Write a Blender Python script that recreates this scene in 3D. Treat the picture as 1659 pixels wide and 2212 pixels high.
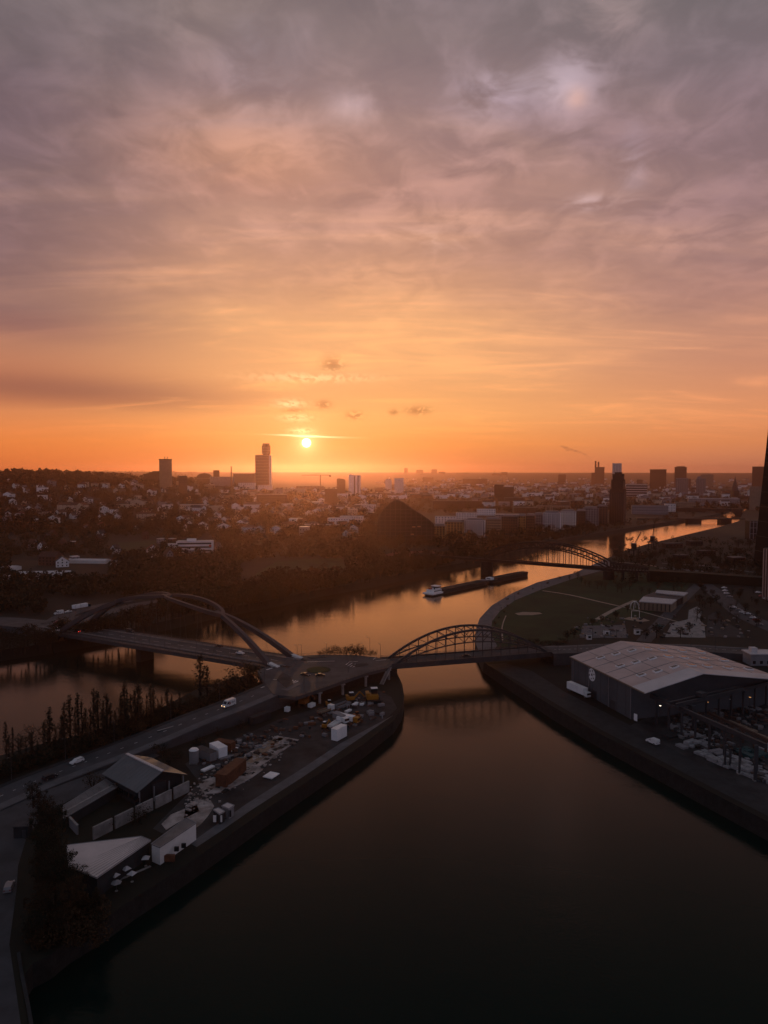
import bpy, bmesh, math, random
import numpy as np
from mathutils import Vector, Matrix
from mathutils.geometry import delaunay_2d_cdt
random.seed(7); R = random.Random(11)
rad = math.radians
for o in list(bpy.data.objects): bpy.data.objects.remove(o)
SC = bpy.context.scene; COL = SC.collection

# ------------------------------------------------------------------ camera
CAMZ, PITCH, F, CX, CY = 100.0, rad(3.15), 1562.0, 829.5, 1106.0
cam = bpy.data.cameras.new('camera'); cam_o = bpy.data.objects.new('camera', cam); COL.objects.link(cam_o)
cam.sensor_fit = 'VERTICAL'; cam.sensor_height = 24.0; cam.lens = 24.0 * F / 2212.0
cam.clip_start = 1.0; cam.clip_end = 60000.0
cam_o.location = (0, 0, CAMZ); cam_o.rotation_euler = (rad(90) - PITCH, 0, 0)
SC.camera = cam_o

# ------------------------------------------------------------------ colour management
SC.view_settings.view_transform = 'Standard'; SC.view_settings.look = 'None'
SC.view_settings.exposure = 0.0; SC.view_settings.gamma = 1.0; SC.view_settings.use_curve_mapping = False
SC.render.engine = 'CYCLES'
SC.cycles.use_denoising = True
SC.cycles.max_bounces = 6; SC.cycles.volume_bounces = 1; SC.cycles.transparent_max_bounces = 8
SC.cycles.sample_clamp_indirect = 4.0

def lin(c):
    return tuple(((v / 255) / 12.92 if v / 255 <= 0.04045 else ((v / 255 + 0.055) / 1.055) ** 2.4) for v in c)

# ------------------------------------------------------------------ sky (world): dusk cloud deck over a Nishita sky
SUN_AZ, SUN_EL = rad(-6.1), rad(2.3)
SUN_DIR = Vector((math.sin(SUN_AZ) * math.cos(SUN_EL), math.cos(SUN_AZ) * math.cos(SUN_EL), math.sin(SUN_EL)))
world = bpy.data.worlds.new('World'); SC.world = world; world.use_nodes = True
nt = world.node_tree; nt.nodes.clear()
def N(t, **k):
    n = nt.nodes.new(t)
    for a, v in k.items(): setattr(n, a, v)
    return n
def L(a, b): nt.links.new(a, b)
def val(x, sock):
    if isinstance(x, (int, float)): sock.default_value = x
    else: L(x, sock)
def M(op, a, b=0.0, c=0.0, clamp=False):
    n = N('ShaderNodeMath', operation=op, use_clamp=clamp)
    val(a, n.inputs[0]); val(b, n.inputs[1]); val(c, n.inputs[2]); return n.outputs[0]
def smooth(x, a, b):
    n = N('ShaderNodeMapRange', interpolation_type='SMOOTHSTEP')
    val(x, n.inputs[0]); n.inputs[1].default_value = a; n.inputs[2].default_value = b
    n.inputs[3].default_value = 0; n.inputs[4].default_value = 1; return n.outputs[0]
def mixc(f, a, b, mode='MIX'):
    n = N('ShaderNodeMix', data_type='RGBA', blend_type=mode)
    val(f, n.inputs[0])
    for s, x in ((n.inputs[6], a), (n.inputs[7], b)):
        if isinstance(x, tuple): s.default_value = (*x, 1)
        else: L(x, s)
    return n.outputs[2]
tc = N('ShaderNodeTexCoord'); sep = N('ShaderNodeSeparateXYZ'); L(tc.outputs['Generated'], sep.inputs[0])
DX, DY, DZ = sep.outputs
EL = M('MULTIPLY', M('ARCSINE', DZ), 57.29578)
AZ = M('MULTIPLY', M('ARCTAN2', DX, DY), 57.29578)
ELC = M('DIVIDE', EL, 40.0, clamp=True)
def ramp(stops):
    n = N('ShaderNodeValToRGB'); L(ELC, n.inputs[0]); e = n.color_ramp.elements
    e[0].position = stops[0][0] / 40; e[0].color = (*lin(stops[0][1]), 1)
    e[1].position = stops[-1][0] / 40; e[1].color = (*lin(stops[-1][1]), 1)
    for p, c in stops[1:-1]:
        k = e.new(p / 40); k.color = (*lin(c), 1)
    return n.outputs[0]
rc = ramp([(0.3, (224, 126, 68)), (2.2, (246, 153, 79)), (4.4, (253, 176, 105)), (7.9, (248, 178, 118)), (11.4, (244, 178, 124)), (14.8, (224, 164, 126)),
           (18, (200, 150, 127)), (21.2, (182, 138, 124)), (24.3, (170, 134, 126)), (27, (158, 130, 126)), (30, (147, 126, 122)), (33, (136, 119, 116)), (37, (114, 107, 108)), (40, (96, 97, 104))])
rr = ramp([(0.3, (196, 122, 92)), (2.2, (222, 138, 88)), (4.4, (226, 148, 102)), (7.9, (214, 148, 116)), (11.4, (196, 143, 120)), (14.8, (176, 134, 123)),
           (18, (162, 127, 123)), (21.2, (152, 123, 121)), (24.3, (145, 121, 121)), (27, (135, 118, 118)), (32, (120, 112, 109)), (40, (94, 97, 104))])
rl = ramp([(0.3, (226, 116, 54)), (2.2, (236, 134, 68)), (4.4, (226, 142, 90)), (6.5, (206, 130, 92)), (9, (196, 134, 104)), (11.4, (158, 117, 106)), (14.8, (144, 111, 107)),
           (18, (138, 109, 107)), (21.2, (130, 106, 107)), (24.3, (125, 104, 106)), (27, (121, 105, 106)), (32, (115, 105, 104)), (40, (94, 96, 103))])
re_ = ramp([(0.3, (126, 121, 138)), (6, (132, 128, 147)), (15, (128, 127, 145)), (28, (112, 114, 128)), (40, (94, 98, 107))])
base = mixc(smooth(AZ, -1.0, 29.0), rc, rr)
base = mixc(smooth(M('MULTIPLY', AZ, -1), 7.0, 28.0), base, rl)
base = mixc(smooth(M('ABSOLUTE', AZ), 32.0, 95.0), base, re_)
# cloud deck seen in perspective
zz = M('ADD', M('MAXIMUM', DZ, 0.0), 0.13)
U = M('DIVIDE', DX, zz); V = M('DIVIDE', DY, zz)
def cl_noise(su, sv, rot, scale, detail, dist, off):
    cmb = N('ShaderNodeCombineXYZ'); L(U, cmb.inputs[0]); L(V, cmb.inputs[1]); cmb.inputs[2].default_value = off
    mp = N('ShaderNodeMapping'); mp.inputs['Rotation'].default_value = (0, 0, rad(rot)); mp.inputs['Scale'].default_value = (su, sv, 1)
    L(cmb.outputs[0], mp.inputs[0])
    n = N('ShaderNodeTexNoise'); n.inputs['Scale'].default_value = scale; n.inputs['Detail'].default_value = detail
    n.inputs['Roughness'].default_value = 0.55; n.inputs['Distortion'].default_value = dist
    L(mp.outputs[0], n.inputs['Vector']); return n.outputs[0]
n1 = cl_noise(0.55, 1.0, -14, 0.9, 6, 0.5, 1.7)
n2 = cl_noise(0.45, 1.25, -10, 2.6, 7, 0.8, 5.2)
n3 = cl_noise(0.9, 1.0, 25, 3.4, 8, 0.4, 9.1)
n4 = cl_noise(1.0, 0.8, 10, 7.5, 8, 0.6, 12.4)
n5 = cl_noise(3.0, 1.0, 0, 9.0, 6, 0.3, 20.1)
def blob(az, el, sa, se):
    a = M('POWER', M('ABSOLUTE', M('DIVIDE', M('SUBTRACT', AZ, az), sa)), 2.0); b = M('POWER', M('ABSOLUTE', M('DIVIDE', M('SUBTRACT', EL, el), se)), 2.0)
    return M('EXPONENT', M('MULTIPLY', M('ADD', a, b), -1.0))
def pxang(px, py):
    d = Vector(((px - CX) / F, math.cos(PITCH) - (py - CY) / F * math.sin(PITCH), -math.sin(PITCH) - (py - CY) / F * math.cos(PITCH))).normalized()
    return math.degrees(math.atan2(d.x, d.y)), math.degrees(math.asin(d.z))
dark = smooth(M('ADD', M('MULTIPLY', n1, 0.6), M('MULTIPLY', n2, 0.4)), 0.40, 0.60)
hi = smooth(EL, 3.0, 12.0)
col = mixc(M('MULTIPLY', dark, M('ADD', M('MULTIPLY', hi, 0.62), 0.10)), base, mixc(1.0, base, (0.70, 0.72, 0.84), 'MULTIPLY'))
lit = smooth(M('ADD', M('MULTIPLY', n2, 0.65), M('MULTIPLY', n1, 0.35)), 0.50, 0.33)
col = mixc(M('MULTIPLY', lit, M('MULTIPLY', smooth(EL, 30.0, 8.0), smooth(EL, 1.5, 5.0))), col, mixc(1.0, col, (1.20, 1.16, 1.08), 'MULTIPLY'))
tex = smooth(M('ADD', M('MULTIPLY', n4, 0.55), M('MULTIPLY', n3, 0.45)), 0.44, 0.64)
col = mixc(M('MULTIPLY', tex, M('MULTIPLY', smooth(EL, 9.0, 22.0), 1.0)), col, mixc(1.0, col, (1.32, 1.30, 1.31), 'MULTIPLY'))
tex2 = smooth(M('ADD', M('MULTIPLY', n4, 0.4), M('MULTIPLY', n1, 0.6)), 0.50, 0.40)
col = mixc(M('MULTIPLY', tex2, M('MULTIPLY', smooth(EL, 7.0, 18.0), 0.7)), col, mixc(1.0, col, (0.84, 0.84, 0.88), 'MULTIPLY'))
# large shapes of the deck: warm break upper left, dark bank low on the left
def paint(col, px, py, sx, sy, tint, amt, tex=None, lo=0.35, hi_=0.62):
    a, e = pxang(px, py); b = blob(a, e, sx / F * 57.3, sy / F * 57.3)
    if tex is not None: b = M('MULTIPLY', b, smooth(tex, lo, hi_))
    return mixc(M('MULTIPLY', b, amt, clamp=True), col, mixc(1.0, col, tint, 'MULTIPLY'))
col = paint(col, 520, 330, 230, 75, (1.5, 1.31, 0.98), 0.9, n2, 0.30, 0.55)
col = paint(col, 130, 842, 430, 32, (0.58, 0.60, 0.82), 1.0)
col = paint(col, 330, 870, 260, 26, (0.82, 0.80, 0.90), 0.9, n2, 0.3, 0.5)
col = paint(col, 40, 700, 160, 28, (0.78, 0.78, 0.92), 1.0)
col = paint(col, 1500, 640, 420, 70, (0.88, 0.88, 0.98), 1.0)
col = paint(col, 830, 690, 420, 70, (1.12, 1.1, 1.04), 1.0)
for px, py, sx, sy, t in ((1085, 205, 95, 45, (1.5, 1.64, 1.8)), (1235, 185, 55, 55, (1.6, 1.72, 1.82)), (1246, 212, 22, 18, (1.2, 1.05, 0.9)), (1310, 35, 80, 45, (1.6, 1.5, 1.42)),
                          (760, 230, 50, 22, (1.45, 1.55, 1.66)), (1272, 436, 40, 14, (1.5, 1.7, 1.9)), (560, 150, 70, 70, (1.25, 1.32, 1.36)), (930, 520, 70, 20, (1.12, 1.2, 1.3)),
                          (1370, 360, 25, 60, (1.15, 1.25, 1.35)), (785, 45, 30, 40, (1.35, 1.3, 1.28))):
    col = paint(col, px, py, sx, sy, t, 1.0, n4, 0.36, 0.60)
# sun: aureole, disc, thin lit streak and small cloud scraps
sd = N('ShaderNodeCombineXYZ')
for i in range(3): sd.inputs[i].default_value = SUN_DIR[i]
dp = N('ShaderNodeVectorMath', operation='DOT_PRODUCT'); L(tc.outputs['Generated'], dp.inputs[0]); L(sd.outputs[0], dp.inputs[1])
ang = M('MULTIPLY', M('ARCCOSINE', M('MINIMUM', dp.outputs['Value'], 0.9999999)), 57.29578)
def add(col, f, c): return mixc(1.0, col, mixc(f, (0, 0, 0), c), 'ADD')
col = add(col, M('MULTIPLY', M('EXPONENT', M('MULTIPLY', ang, -0.30)), 0.16), (1.0, 0.55, 0.22))
col = add(col, M('MULTIPLY', M('EXPONENT', M('MULTIPLY', ang, -1.7)), 1.5), (1.0, 0.60, 0.26))
wisp = cl_noise(0.35, 2.2, -4, 5.0, 4, 0.3, 3.3)
for px, py, sx, sy, a in ((672, 816, 120, 9, 0.20), (628, 873, 30, 9, 0.30), (640, 902, 32, 8, 0.26), (650, 931, 22, 6, 0.35)):
    aa, ee = pxang(px, py); col = add(col, M('MULTIPLY', blob(aa, ee, sx / F * 57.3, sy / F * 57.3), M('MULTIPLY', smooth(n5, 0.38, 0.56), a * 1.5)), (1.0, 0.72, 0.40))
for px, py, sx, sy in ((718, 787, 24, 16), (632, 886, 26, 6), (699, 874, 16, 9), (766, 897, 20, 9), (850, 890, 10, 6), (903, 887, 26, 9), (1240, 972, 0.1, 0.1)):
    col = paint(col, px, py, sx, sy, (0.62, 0.55, 0.56), 1.0, n5, 0.36, 0.52)
ea, ee = pxang(668, 942)
strk = M('SUBTRACT', EL, M('ADD', M('ADD', ee, M('MULTIPLY', M('SUBTRACT', AZ, ea), -0.03)), M('MULTIPLY', M('SUBTRACT', wisp, 0.5), 0.35)))
strk = M('EXPONENT', M('MULTIPLY', M('POWER', M('ABSOLUTE', M('DIVIDE', strk, 0.07)), 2.0), -1.0))
strk = M('MULTIPLY', strk, M('EXPONENT', M('MULTIPLY', M('POWER', M('ABSOLUTE', M('DIVIDE', M('SUBTRACT', AZ, ea), 2.3)), 2.0), -1.0)))
col = add(col, M('MULTIPLY', strk, 1.2), (1.0, 0.75, 0.45))
col = add(col, smooth(ang, 0.40, 0.20), (9.0, 7.5, 4.5))
sky = N('ShaderNodeTexSky', sky_type='NISHITA'); sky.sun_disc = False; sky.sun_elevation = SUN_EL; sky.sun_rotation = SUN_AZ
sky.altitude = 100; sky.air_density = 1.5; sky.dust_density = 3.0
bg1 = N('ShaderNodeBackground'); L(col, bg1.inputs[0]); bg1.inputs[1].default_value = 1.0
bg2 = N('ShaderNodeBackground'); L(sky.outputs[0], bg2.inputs[0]); bg2.inputs[1].default_value = 0.004
ad = N('ShaderNodeAddShader'); L(bg1.outputs[0], ad.inputs[0]); L(bg2.outputs[0], ad.inputs[1])
out = N('ShaderNodeOutputWorld'); L(ad.outputs[0], out.inputs[0])
world.cycles.sampling_method = 'MANUAL'; world.cycles.sample_map_resolution = 1024

# ------------------------------------------------------------------ sun lamp, low and veiled
sl = bpy.data.lights.new('sun', 'SUN'); so = bpy.data.objects.new('sun', sl); COL.objects.link(so)
sl.energy = 0.8; sl.angle = rad(0.6); sl.color = (1.0, 0.50, 0.22)
so.rotation_euler = (-SUN_DIR).to_track_quat('-Z', 'Y').to_euler(); so.location = SUN_DIR * 3000
HAZE_DENSITY = 0.00005

# ------------------------------------------------------------------ layout helpers
def ray(px, py):
    a = (px - CX) / F; b = -(py - CY) / F
    return (a, math.cos(PITCH) + b * math.sin(PITCH), -math.sin(PITCH) + b * math.cos(PITCH))
def P(px, py, z=0.0):
    r = ray(px, py); t = (z - CAMZ) / r[2]
    return Vector((r[0] * t, r[1] * t, z))
def S(a, b, x):
    t = min(1, max(0, (x - a) / (b - a))); return t * t * (3 - 2 * t)
def terrain(x, y):
    d = math.hypot(x, y); az = math.degrees(math.atan2(x, y))
    w = min(1, max(0, (3 - az) / 28))
    h = 5 + 92 * w * S(900, 3000, d) * (1 - S(3300, 5000, d) * 0.3)
    return h + max(0, 75 - h * .4) * S(5500, 11000, d)
def G(px, py):
    r = ray(px, py); t = 150.0
    while t < 15000:
        if CAMZ + r[2] * t <= terrain(r[0] * t, r[1] * t): break
        t *= 1.004
    return Vector((r[0] * t, r[1] * t, terrain(r[0] * t, r[1] * t)))
def q(ox, oy, x, y, s=2.676): return ((ox + x / s) / 1.4582, (oy + y / s) / 1.4582)
def pix(p):
    zc = p[1] * math.cos(PITCH) - (p[2] - CAMZ) * math.sin(PITCH); yc = p[1] * math.sin(PITCH) + (p[2] - CAMZ) * math.cos(PITCH)
    return (CX + F * p[0] / zc, CY - F * yc / zc)
def heading(a, b): return math.atan2(b[1] - a[1], b[0] - a[0])

# ------------------------------------------------------------------ materials
def mat(name, c, rough=0.8, var=0.25, scale=0.3, metal=0.0, bump=0.0, spec=0.3, obj=0.0, emit=None, detail=5, c2=None):
    m = bpy.data.materials.new(name); m.use_nodes = True; t = m.node_tree; b = t.nodes['Principled BSDF']
    b.inputs['Roughness'].default_value = rough; b.inputs['Metallic'].default_value = metal; b.inputs['Specular IOR Level'].default_value = spec
    if emit:
        b.inputs['Emission Color'].default_value = (*emit[0], 1); b.inputs['Emission Strength'].default_value = emit[1]
    g = t.nodes.new('ShaderNodeNewGeometry'); n = t.nodes.new('ShaderNodeTexNoise'); n.inputs['Scale'].default_value = scale; n.inputs['Detail'].default_value = detail
    n.inputs['Roughness'].default_value = 0.62
    t.links.new(g.outputs['Position'], n.inputs['Vector'])
    r = t.nodes.new('ShaderNodeValToRGB'); r.color_ramp.elements[0].position = 0.33; r.color_ramp.elements[1].position = 0.67
    r.color_ramp.elements[0].color = (*[max(0, v * (1 - var)) for v in c], 1)
    r.color_ramp.elements[1].color = (*([min(1, v * (1 + var)) for v in c] if c2 is None else c2), 1)
    t.links.new(n.outputs[0], r.inputs[0]); o = r.outputs[0]
    if obj:
        oi = t.nodes.new('ShaderNodeObjectInfo'); h = t.nodes.new('ShaderNodeHueSaturation'); mr = t.nodes.new('ShaderNodeMapRange')
        t.links.new(oi.outputs['Random'], mr.inputs[0]); mr.inputs[3].default_value = 1 - obj; mr.inputs[4].default_value = 1 + obj
        t.links.new(mr.outputs[0], h.inputs['Value']); t.links.new(o, h.inputs['Color']); o = h.outputs[0]
    t.links.new(o, b.inputs['Base Color'])
    if bump:
        bp = t.nodes.new('ShaderNodeBump'); bp.inputs['Strength'].default_value = bump; bp.inputs['Distance'].default_value = 0.3
        n2_ = t.nodes.new('ShaderNodeTexNoise'); n2_.inputs['Scale'].default_value = scale * 6; n2_.inputs['Detail'].default_value = 4
        t.links.new(g.outputs['Position'], n2_.inputs['Vector']); t.links.new(n2_.outputs[0], bp.inputs['Height']); t.links.new(bp.outputs[0], b.inputs['Normal'])
    return m
MT = dict(
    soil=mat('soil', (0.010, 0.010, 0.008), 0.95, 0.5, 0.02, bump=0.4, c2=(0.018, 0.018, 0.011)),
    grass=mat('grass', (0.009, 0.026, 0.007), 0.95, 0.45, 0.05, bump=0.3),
    asphalt=mat('asphalt', (0.054, 0.056, 0.062), 0.85, 0.3, 0.12),
    pave=mat('pavement', (0.105, 0.105, 0.112), 0.85, 0.25, 0.25),
    yard=mat('yard_asphalt', (0.018, 0.019, 0.021), 0.85, 0.5, 0.12, c2=(0.048, 0.047, 0.050)),
    gravelpath=mat('gravel_path', (0.30, 0.25, 0.20), 0.9, 0.25, 0.3),
    stone=mat('quay_stone', (0.016, 0.015, 0.014), 0.85, 0.4, 0.5, bump=0.5),
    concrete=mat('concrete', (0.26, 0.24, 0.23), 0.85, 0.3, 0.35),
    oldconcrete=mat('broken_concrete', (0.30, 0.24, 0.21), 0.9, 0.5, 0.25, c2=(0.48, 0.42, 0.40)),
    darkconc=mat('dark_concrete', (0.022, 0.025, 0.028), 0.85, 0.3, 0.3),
    white=mat('white_paint', (0.82, 0.80, 0.80), 0.6, 0.1, 0.2),
    offwhite=mat('off_white_render', (0.68, 0.65, 0.63), 0.8, 0.12, 0.15),
    cream=mat('cream_render', (0.46, 0.38, 0.29), 0.8, 0.12, 0.15),
    ochre=mat('ochre_render', (0.32, 0.18, 0.07), 0.8, 0.15, 0.15),
    tan=mat('tan_render', (0.24, 0.17, 0.12), 0.8, 0.15, 0.15),
    brown=mat('brown_brick', (0.085, 0.045, 0.034), 0.85, 0.2, 0.3),
    darkbrick=mat('dark_brick', (0.045, 0.026, 0.022), 0.85, 0.2, 0.3),
    greywall=mat('grey_render', (0.22, 0.21, 0.22), 0.8, 0.15, 0.15),
    redtile=mat('red_tile', (0.13, 0.045, 0.03), 0.85, 0.3, 0.5),
    browntile=mat('brown_tile', (0.065, 0.035, 0.028), 0.85, 0.3, 0.5),
    slate=mat('slate', (0.045, 0.045, 0.05), 0.75, 0.25, 0.5),
    flatroof=mat('flat_roof', (0.16, 0.15, 0.15), 0.9, 0.3, 0.15),
    palemetal=mat('pale_sheet_roof', (0.55, 0.51, 0.51), 0.6, 0.15, 0.08),
    whroof=mat('warehouse_roof_sheet', (0.54, 0.40, 0.36), 0.75, 0.12, 0.09, c2=(0.63, 0.48, 0.44)),
    greyroof=mat('grey_roof_sheet', (0.135, 0.14, 0.145), 0.75, 0.15, 0.12),
    whwall=mat('anthracite_cladding', (0.075, 0.08, 0.09), 0.7, 0.15, 0.12),
    glass=mat('window_glass', (0.015, 0.017, 0.02), 0.2, 0.2, 0.3, spec=0.4),
    towerglass=mat('tower_glass', (0.008, 0.016, 0.018), 0.85, 0.2, 0.02, spec=0.0),
    steel=mat('dark_steel', (0.035, 0.035, 0.04), 0.6, 0.3, 0.3, spec=0.4),
    archsteel=mat('grey_arch_steel', (0.060, 0.052, 0.056), 0.55, 0.12, 0.1),
    trusssteel=mat('truss_steel', (0.040, 0.042, 0.047), 0.6, 0.25, 0.3),
    railsteel=mat('rail_bridge_steel', (0.010, 0.010, 0.011), 0.7, 0.3, 0.3),
    rust=mat('rusty_steel', (0.12, 0.046, 0.024), 0.85, 0.35, 0.6),
    orange=mat('orange_paint', (0.24, 0.07, 0.01), 0.6, 0.2, 0.5),
    yellow=mat('yellow_paint', (0.32, 0.13, 0.01), 0.55, 0.2, 0.5),
    red=mat('red_paint', (0.35, 0.03, 0.02), 0.5, 0.15, 0.5),
    hull=mat('black_hull', (0.022, 0.021, 0.022), 0.6, 0.3, 0.2),
    hold=mat('hold_cargo', (0.040, 0.034, 0.030), 0.95, 0.5, 0.3, bump=0.6),
    rubber=mat('tyre_rubber', (0.02, 0.02, 0.02), 0.9, 0.1),
    carblack=mat('dark_car_paint', (0.015, 0.015, 0.018), 0.5, 0.1, spec=0.3),
    carwhite=mat('white_car_paint', (0.70, 0.69, 0.69), 0.35, 0.05, spec=0.5),
    cargrey=mat('grey_car_paint', (0.20, 0.20, 0.21), 0.35, 0.08, spec=0.5),
    carred=mat('red_car_paint', (0.30, 0.03, 0.03), 0.35, 0.08, spec=0.5),
    head=mat('headlight_on', (0.9, 0.8, 0.6), 0.3, 0, emit=((1.0, 0.55, 0.2), 6.0)),
    headoff=mat('headlight_lens', (0.6, 0.6, 0.6), 0.2, 0, spec=0.6),
    tail=mat('tail_light_on', (0.6, 0.02, 0.02), 0.3, 0, emit=((1.0, 0.06, 0.04), 3.0)),
    tailoff=mat('tail_lens', (0.25, 0.01, 0.01), 0.25, 0, spec=0.6),
    lampon=mat('lamp_lit', (0.9, 0.9, 0.8), 0.3, 0, emit=((1.0, 0.86, 0.65), 3.0)),
    warmglow=mat('warm_lamp_and_glint', (0.6, 0.3, 0.1), 0.4, 0, emit=((1.0, 0.45, 0.15), .7)),  # glow of the warm yard lamps and of the painted shed glints
    mark=mat('road_marking', (0.62, 0.60, 0.60), 0.7, 0.2, 1.5),
    bark=mat('bark', (0.022, 0.016, 0.013), 0.95, 0.3, 2.0),
    leaf=mat('autumn_leaves', (0.030, 0.019, 0.008), 0.9, 0.35, 0.25, obj=0.35, c2=(0.038, 0.025, 0.009)),
    leafrust=mat('rust_leaves', (0.034, 0.018, 0.007), 0.9, 0.35, 0.25, obj=0.3),
    leafdark=mat('dark_leaves', (0.015, 0.016, 0.008), 0.9, 0.35, 0.25, obj=0.3),
    wood_far=mat('far_foliage', (0.026, 0.015, 0.008), 0.95, 0.5, 0.012, c2=(0.034, 0.022, 0.009)),
    sand=mat('sand', (0.30, 0.22, 0.16), 0.95, 0.2, 0.4),
    canvas=mat('white_canvas', (0.46, 0.44, 0.45), 0.8, 0.08, 0.5),
    teal=mat('teal_paint', (0.015, 0.06, 0.065), 0.6, 0.2, 0.5),
    logo_red=mat('logo_red', (0.32, 0.03, 0.035), 0.5, 0.0),
    logo_dark=mat('logo_dark', (0.06, 0.05, 0.055), 0.5, 0.0),
    graff=mat('graffiti_wall', (0.05, 0.06, 0.09), 0.9, 0.8, 0.8, c2=(0.16, 0.17, 0.21)),
    pinkfin=mat('pink_render_fins', (0.40, 0.30, 0.28), 0.75, 0.1, 0.3),
    dullwhite=mat('dull_white_wrap', (0.27, 0.265, 0.27), 0.8, 0.25, 0.8),
    track=mat('red_running_track', (0.10, 0.035, 0.028), 0.95, 0.2, 0.2),
)

# ------------------------------------------------------------------ mesh builder
class MB:
    def __init__(s): s.v = []; s.f = []; s.m = []
    def face(s, pts, mi=0):
        n = len(s.v); s.v += [tuple(p) for p in pts]; s.f.append(tuple(range(n, n + len(pts)))); s.m.append(mi)
    def raw(s, vs, fs, mi=0):
        n = len(s.v); s.v += [tuple(p) for p in vs]; s.f += [tuple(i + n for i in f) for f in fs]; s.m += [mi] * len(fs)
    def prism(s, pts, z0, z1, mi=0, top=None):
        n = len(pts); a = sum(pts[i][0] * pts[(i + 1) % n][1] - pts[(i + 1) % n][0] * pts[i][1] for i in range(n))
        if a < 0: pts = pts[::-1]
        zt = top if top else (lambda x, y: z1)
        vs = [(p[0], p[1], z0) for p in pts] + [(p[0], p[1], zt(p[0], p[1])) for p in pts]
        s.raw(vs, [tuple(range(n))[::-1], tuple(range(n, 2 * n))] + [(i, (i + 1) % n, n + (i + 1) % n, n + i) for i in range(n)], mi); return s
    def box(s, x, y, z, sx, sy, sz, rot=0.0, mi=0):
        c, sn = math.cos(rot), math.sin(rot); h = [(-sx / 2, -sy / 2), (sx / 2, -sy / 2), (sx / 2, sy / 2), (-sx / 2, sy / 2)]
        return s.prism([(x + c * a - sn * b, y + sn * a + c * b) for a, b in h], z, z + sz, mi)
    def bar(s, p0, p1, w, h=None, mi=0, up=(0, 0, 1)):
        h = h or w; p0, p1 = Vector(p0), Vector(p1); d = (p1 - p0)
        if d.length < 1e-6: return s
        d.normalize(); u = Vector(up)
        if abs(d.dot(u)) > 0.98: u = Vector((1, 0, 0))
        sd = d.cross(u).normalized(); u = sd.cross(d).normalized()
        vs = [p + sd * a * w / 2 + u * b * h / 2 for p in (p0, p1) for a, b in ((-1, -1), (1, -1), (1, 1), (-1, 1))]
        s.raw(vs, [(0, 1, 2, 3), (7, 6, 5, 4), (4, 5, 1, 0), (5, 6, 2, 1), (6, 7, 3, 2), (7, 4, 0, 3)], mi); return s
    def tube(s, path, radii, n=8, mi=0, caps=True):
        path = [Vector(p) for p in path]; base = len(s.v); k = len(path)
        for i, p in enumerate(path):
            d = (path[min(i + 1, k - 1)] - path[max(i - 1, 0)]).normalized(); u = Vector((0, 0, 1)) if abs(d.z) < 0.95 else Vector((1, 0, 0))
            a = d.cross(u).normalized(); b = a.cross(d)
            r = radii[i] if isinstance(radii, (list, tuple)) else radii
            s.v += [tuple(p + a * r * math.cos(t * 2 * math.pi / n) + b * r * math.sin(t * 2 * math.pi / n)) for t in range(n)]
        for i in range(k - 1):
            for t in range(n):
                s.f.append((base + i * n + t, base + i * n + (t + 1) % n, base + (i + 1) * n + (t + 1) % n, base + (i + 1) * n + t)); s.m.append(mi)
        if caps:
            s.f.append(tuple(base + t for t in range(n))[::-1]); s.f.append(tuple(base + (k - 1) * n + t for t in range(n))); s.m += [mi, mi]
        return s
    def cyl(s, x, y, z, r, h, n=12, mi=0, r2=None):
        r2 = r if r2 is None else r2
        vs = [(x + r * math.cos(2 * math.pi * i / n), y + r * math.sin(2 * math.pi * i / n), z) for i in range(n)] + [(x + r2 * math.cos(2 * math.pi * i / n), y + r2 * math.sin(2 * math.pi * i / n), z + h) for i in range(n)]
        s.raw(vs, [tuple(range(n))[::-1], tuple(range(n, 2 * n))] + [(i, (i + 1) % n, n + (i + 1) % n, n + i) for i in range(n)], mi); return s
    def mesh(s, name, mats):
        me = bpy.data.meshes.new(name); me.from_pydata(s.v, [], s.f)
        for m in (mats if isinstance(mats, (list, tuple)) else [mats]): me.materials.append(MT[m] if isinstance(m, str) else m)
        if isinstance(mats, (list, tuple)) and len(mats) > 1: me.polygons.foreach_set('material_index', s.m)
        me.update(); return me
    def build(s, name, mats, parent=None, bevel=0, smooth=False):
        return link(name, s.mesh(name, mats), parent, bevel, smooth)
KIDS = {}
def link(name, me, parent=None, bevel=0, smooth=False):
    o = bpy.data.objects.new(name, me); COL.objects.link(o)
    if parent is not None:
        o.parent = parent; KIDS.setdefault(parent.name, []).append(o)
    if bevel:
        b = o.modifiers.new('bevel', 'BEVEL'); b.width = bevel; b.segments = 1; b.limit_method = 'ANGLE'
    if smooth: me.polygons.foreach_set('use_smooth', [True] * len(me.polygons))
    return o
def tag(o, label, cat, group=None, kind=None):
    o['label'] = label; o['category'] = cat
    if group: o['group'] = group
    if kind: o['kind'] = kind
    return o
def thing(name, label, cat, loc=(0, 0, 0), rot=0.0, group=None):
    o = bpy.data.objects.new(name, None); COL.objects.link(o); o.location = loc; o.rotation_euler = (0, 0, rot); o.empty_display_size = 0.5
    return tag(o, label, cat, group)
def dup(o, parent=None):
    c = o.copy(); COL.objects.link(c); c.parent = parent
    if parent is not None: KIDS.setdefault(parent.name, []).append(c)
    for ch in KIDS.get(o.name, ()): dup(ch, c)
    return c
def struct(mb, name, m): o = mb.build(name, m); o['kind'] = 'structure'; return o
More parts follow.
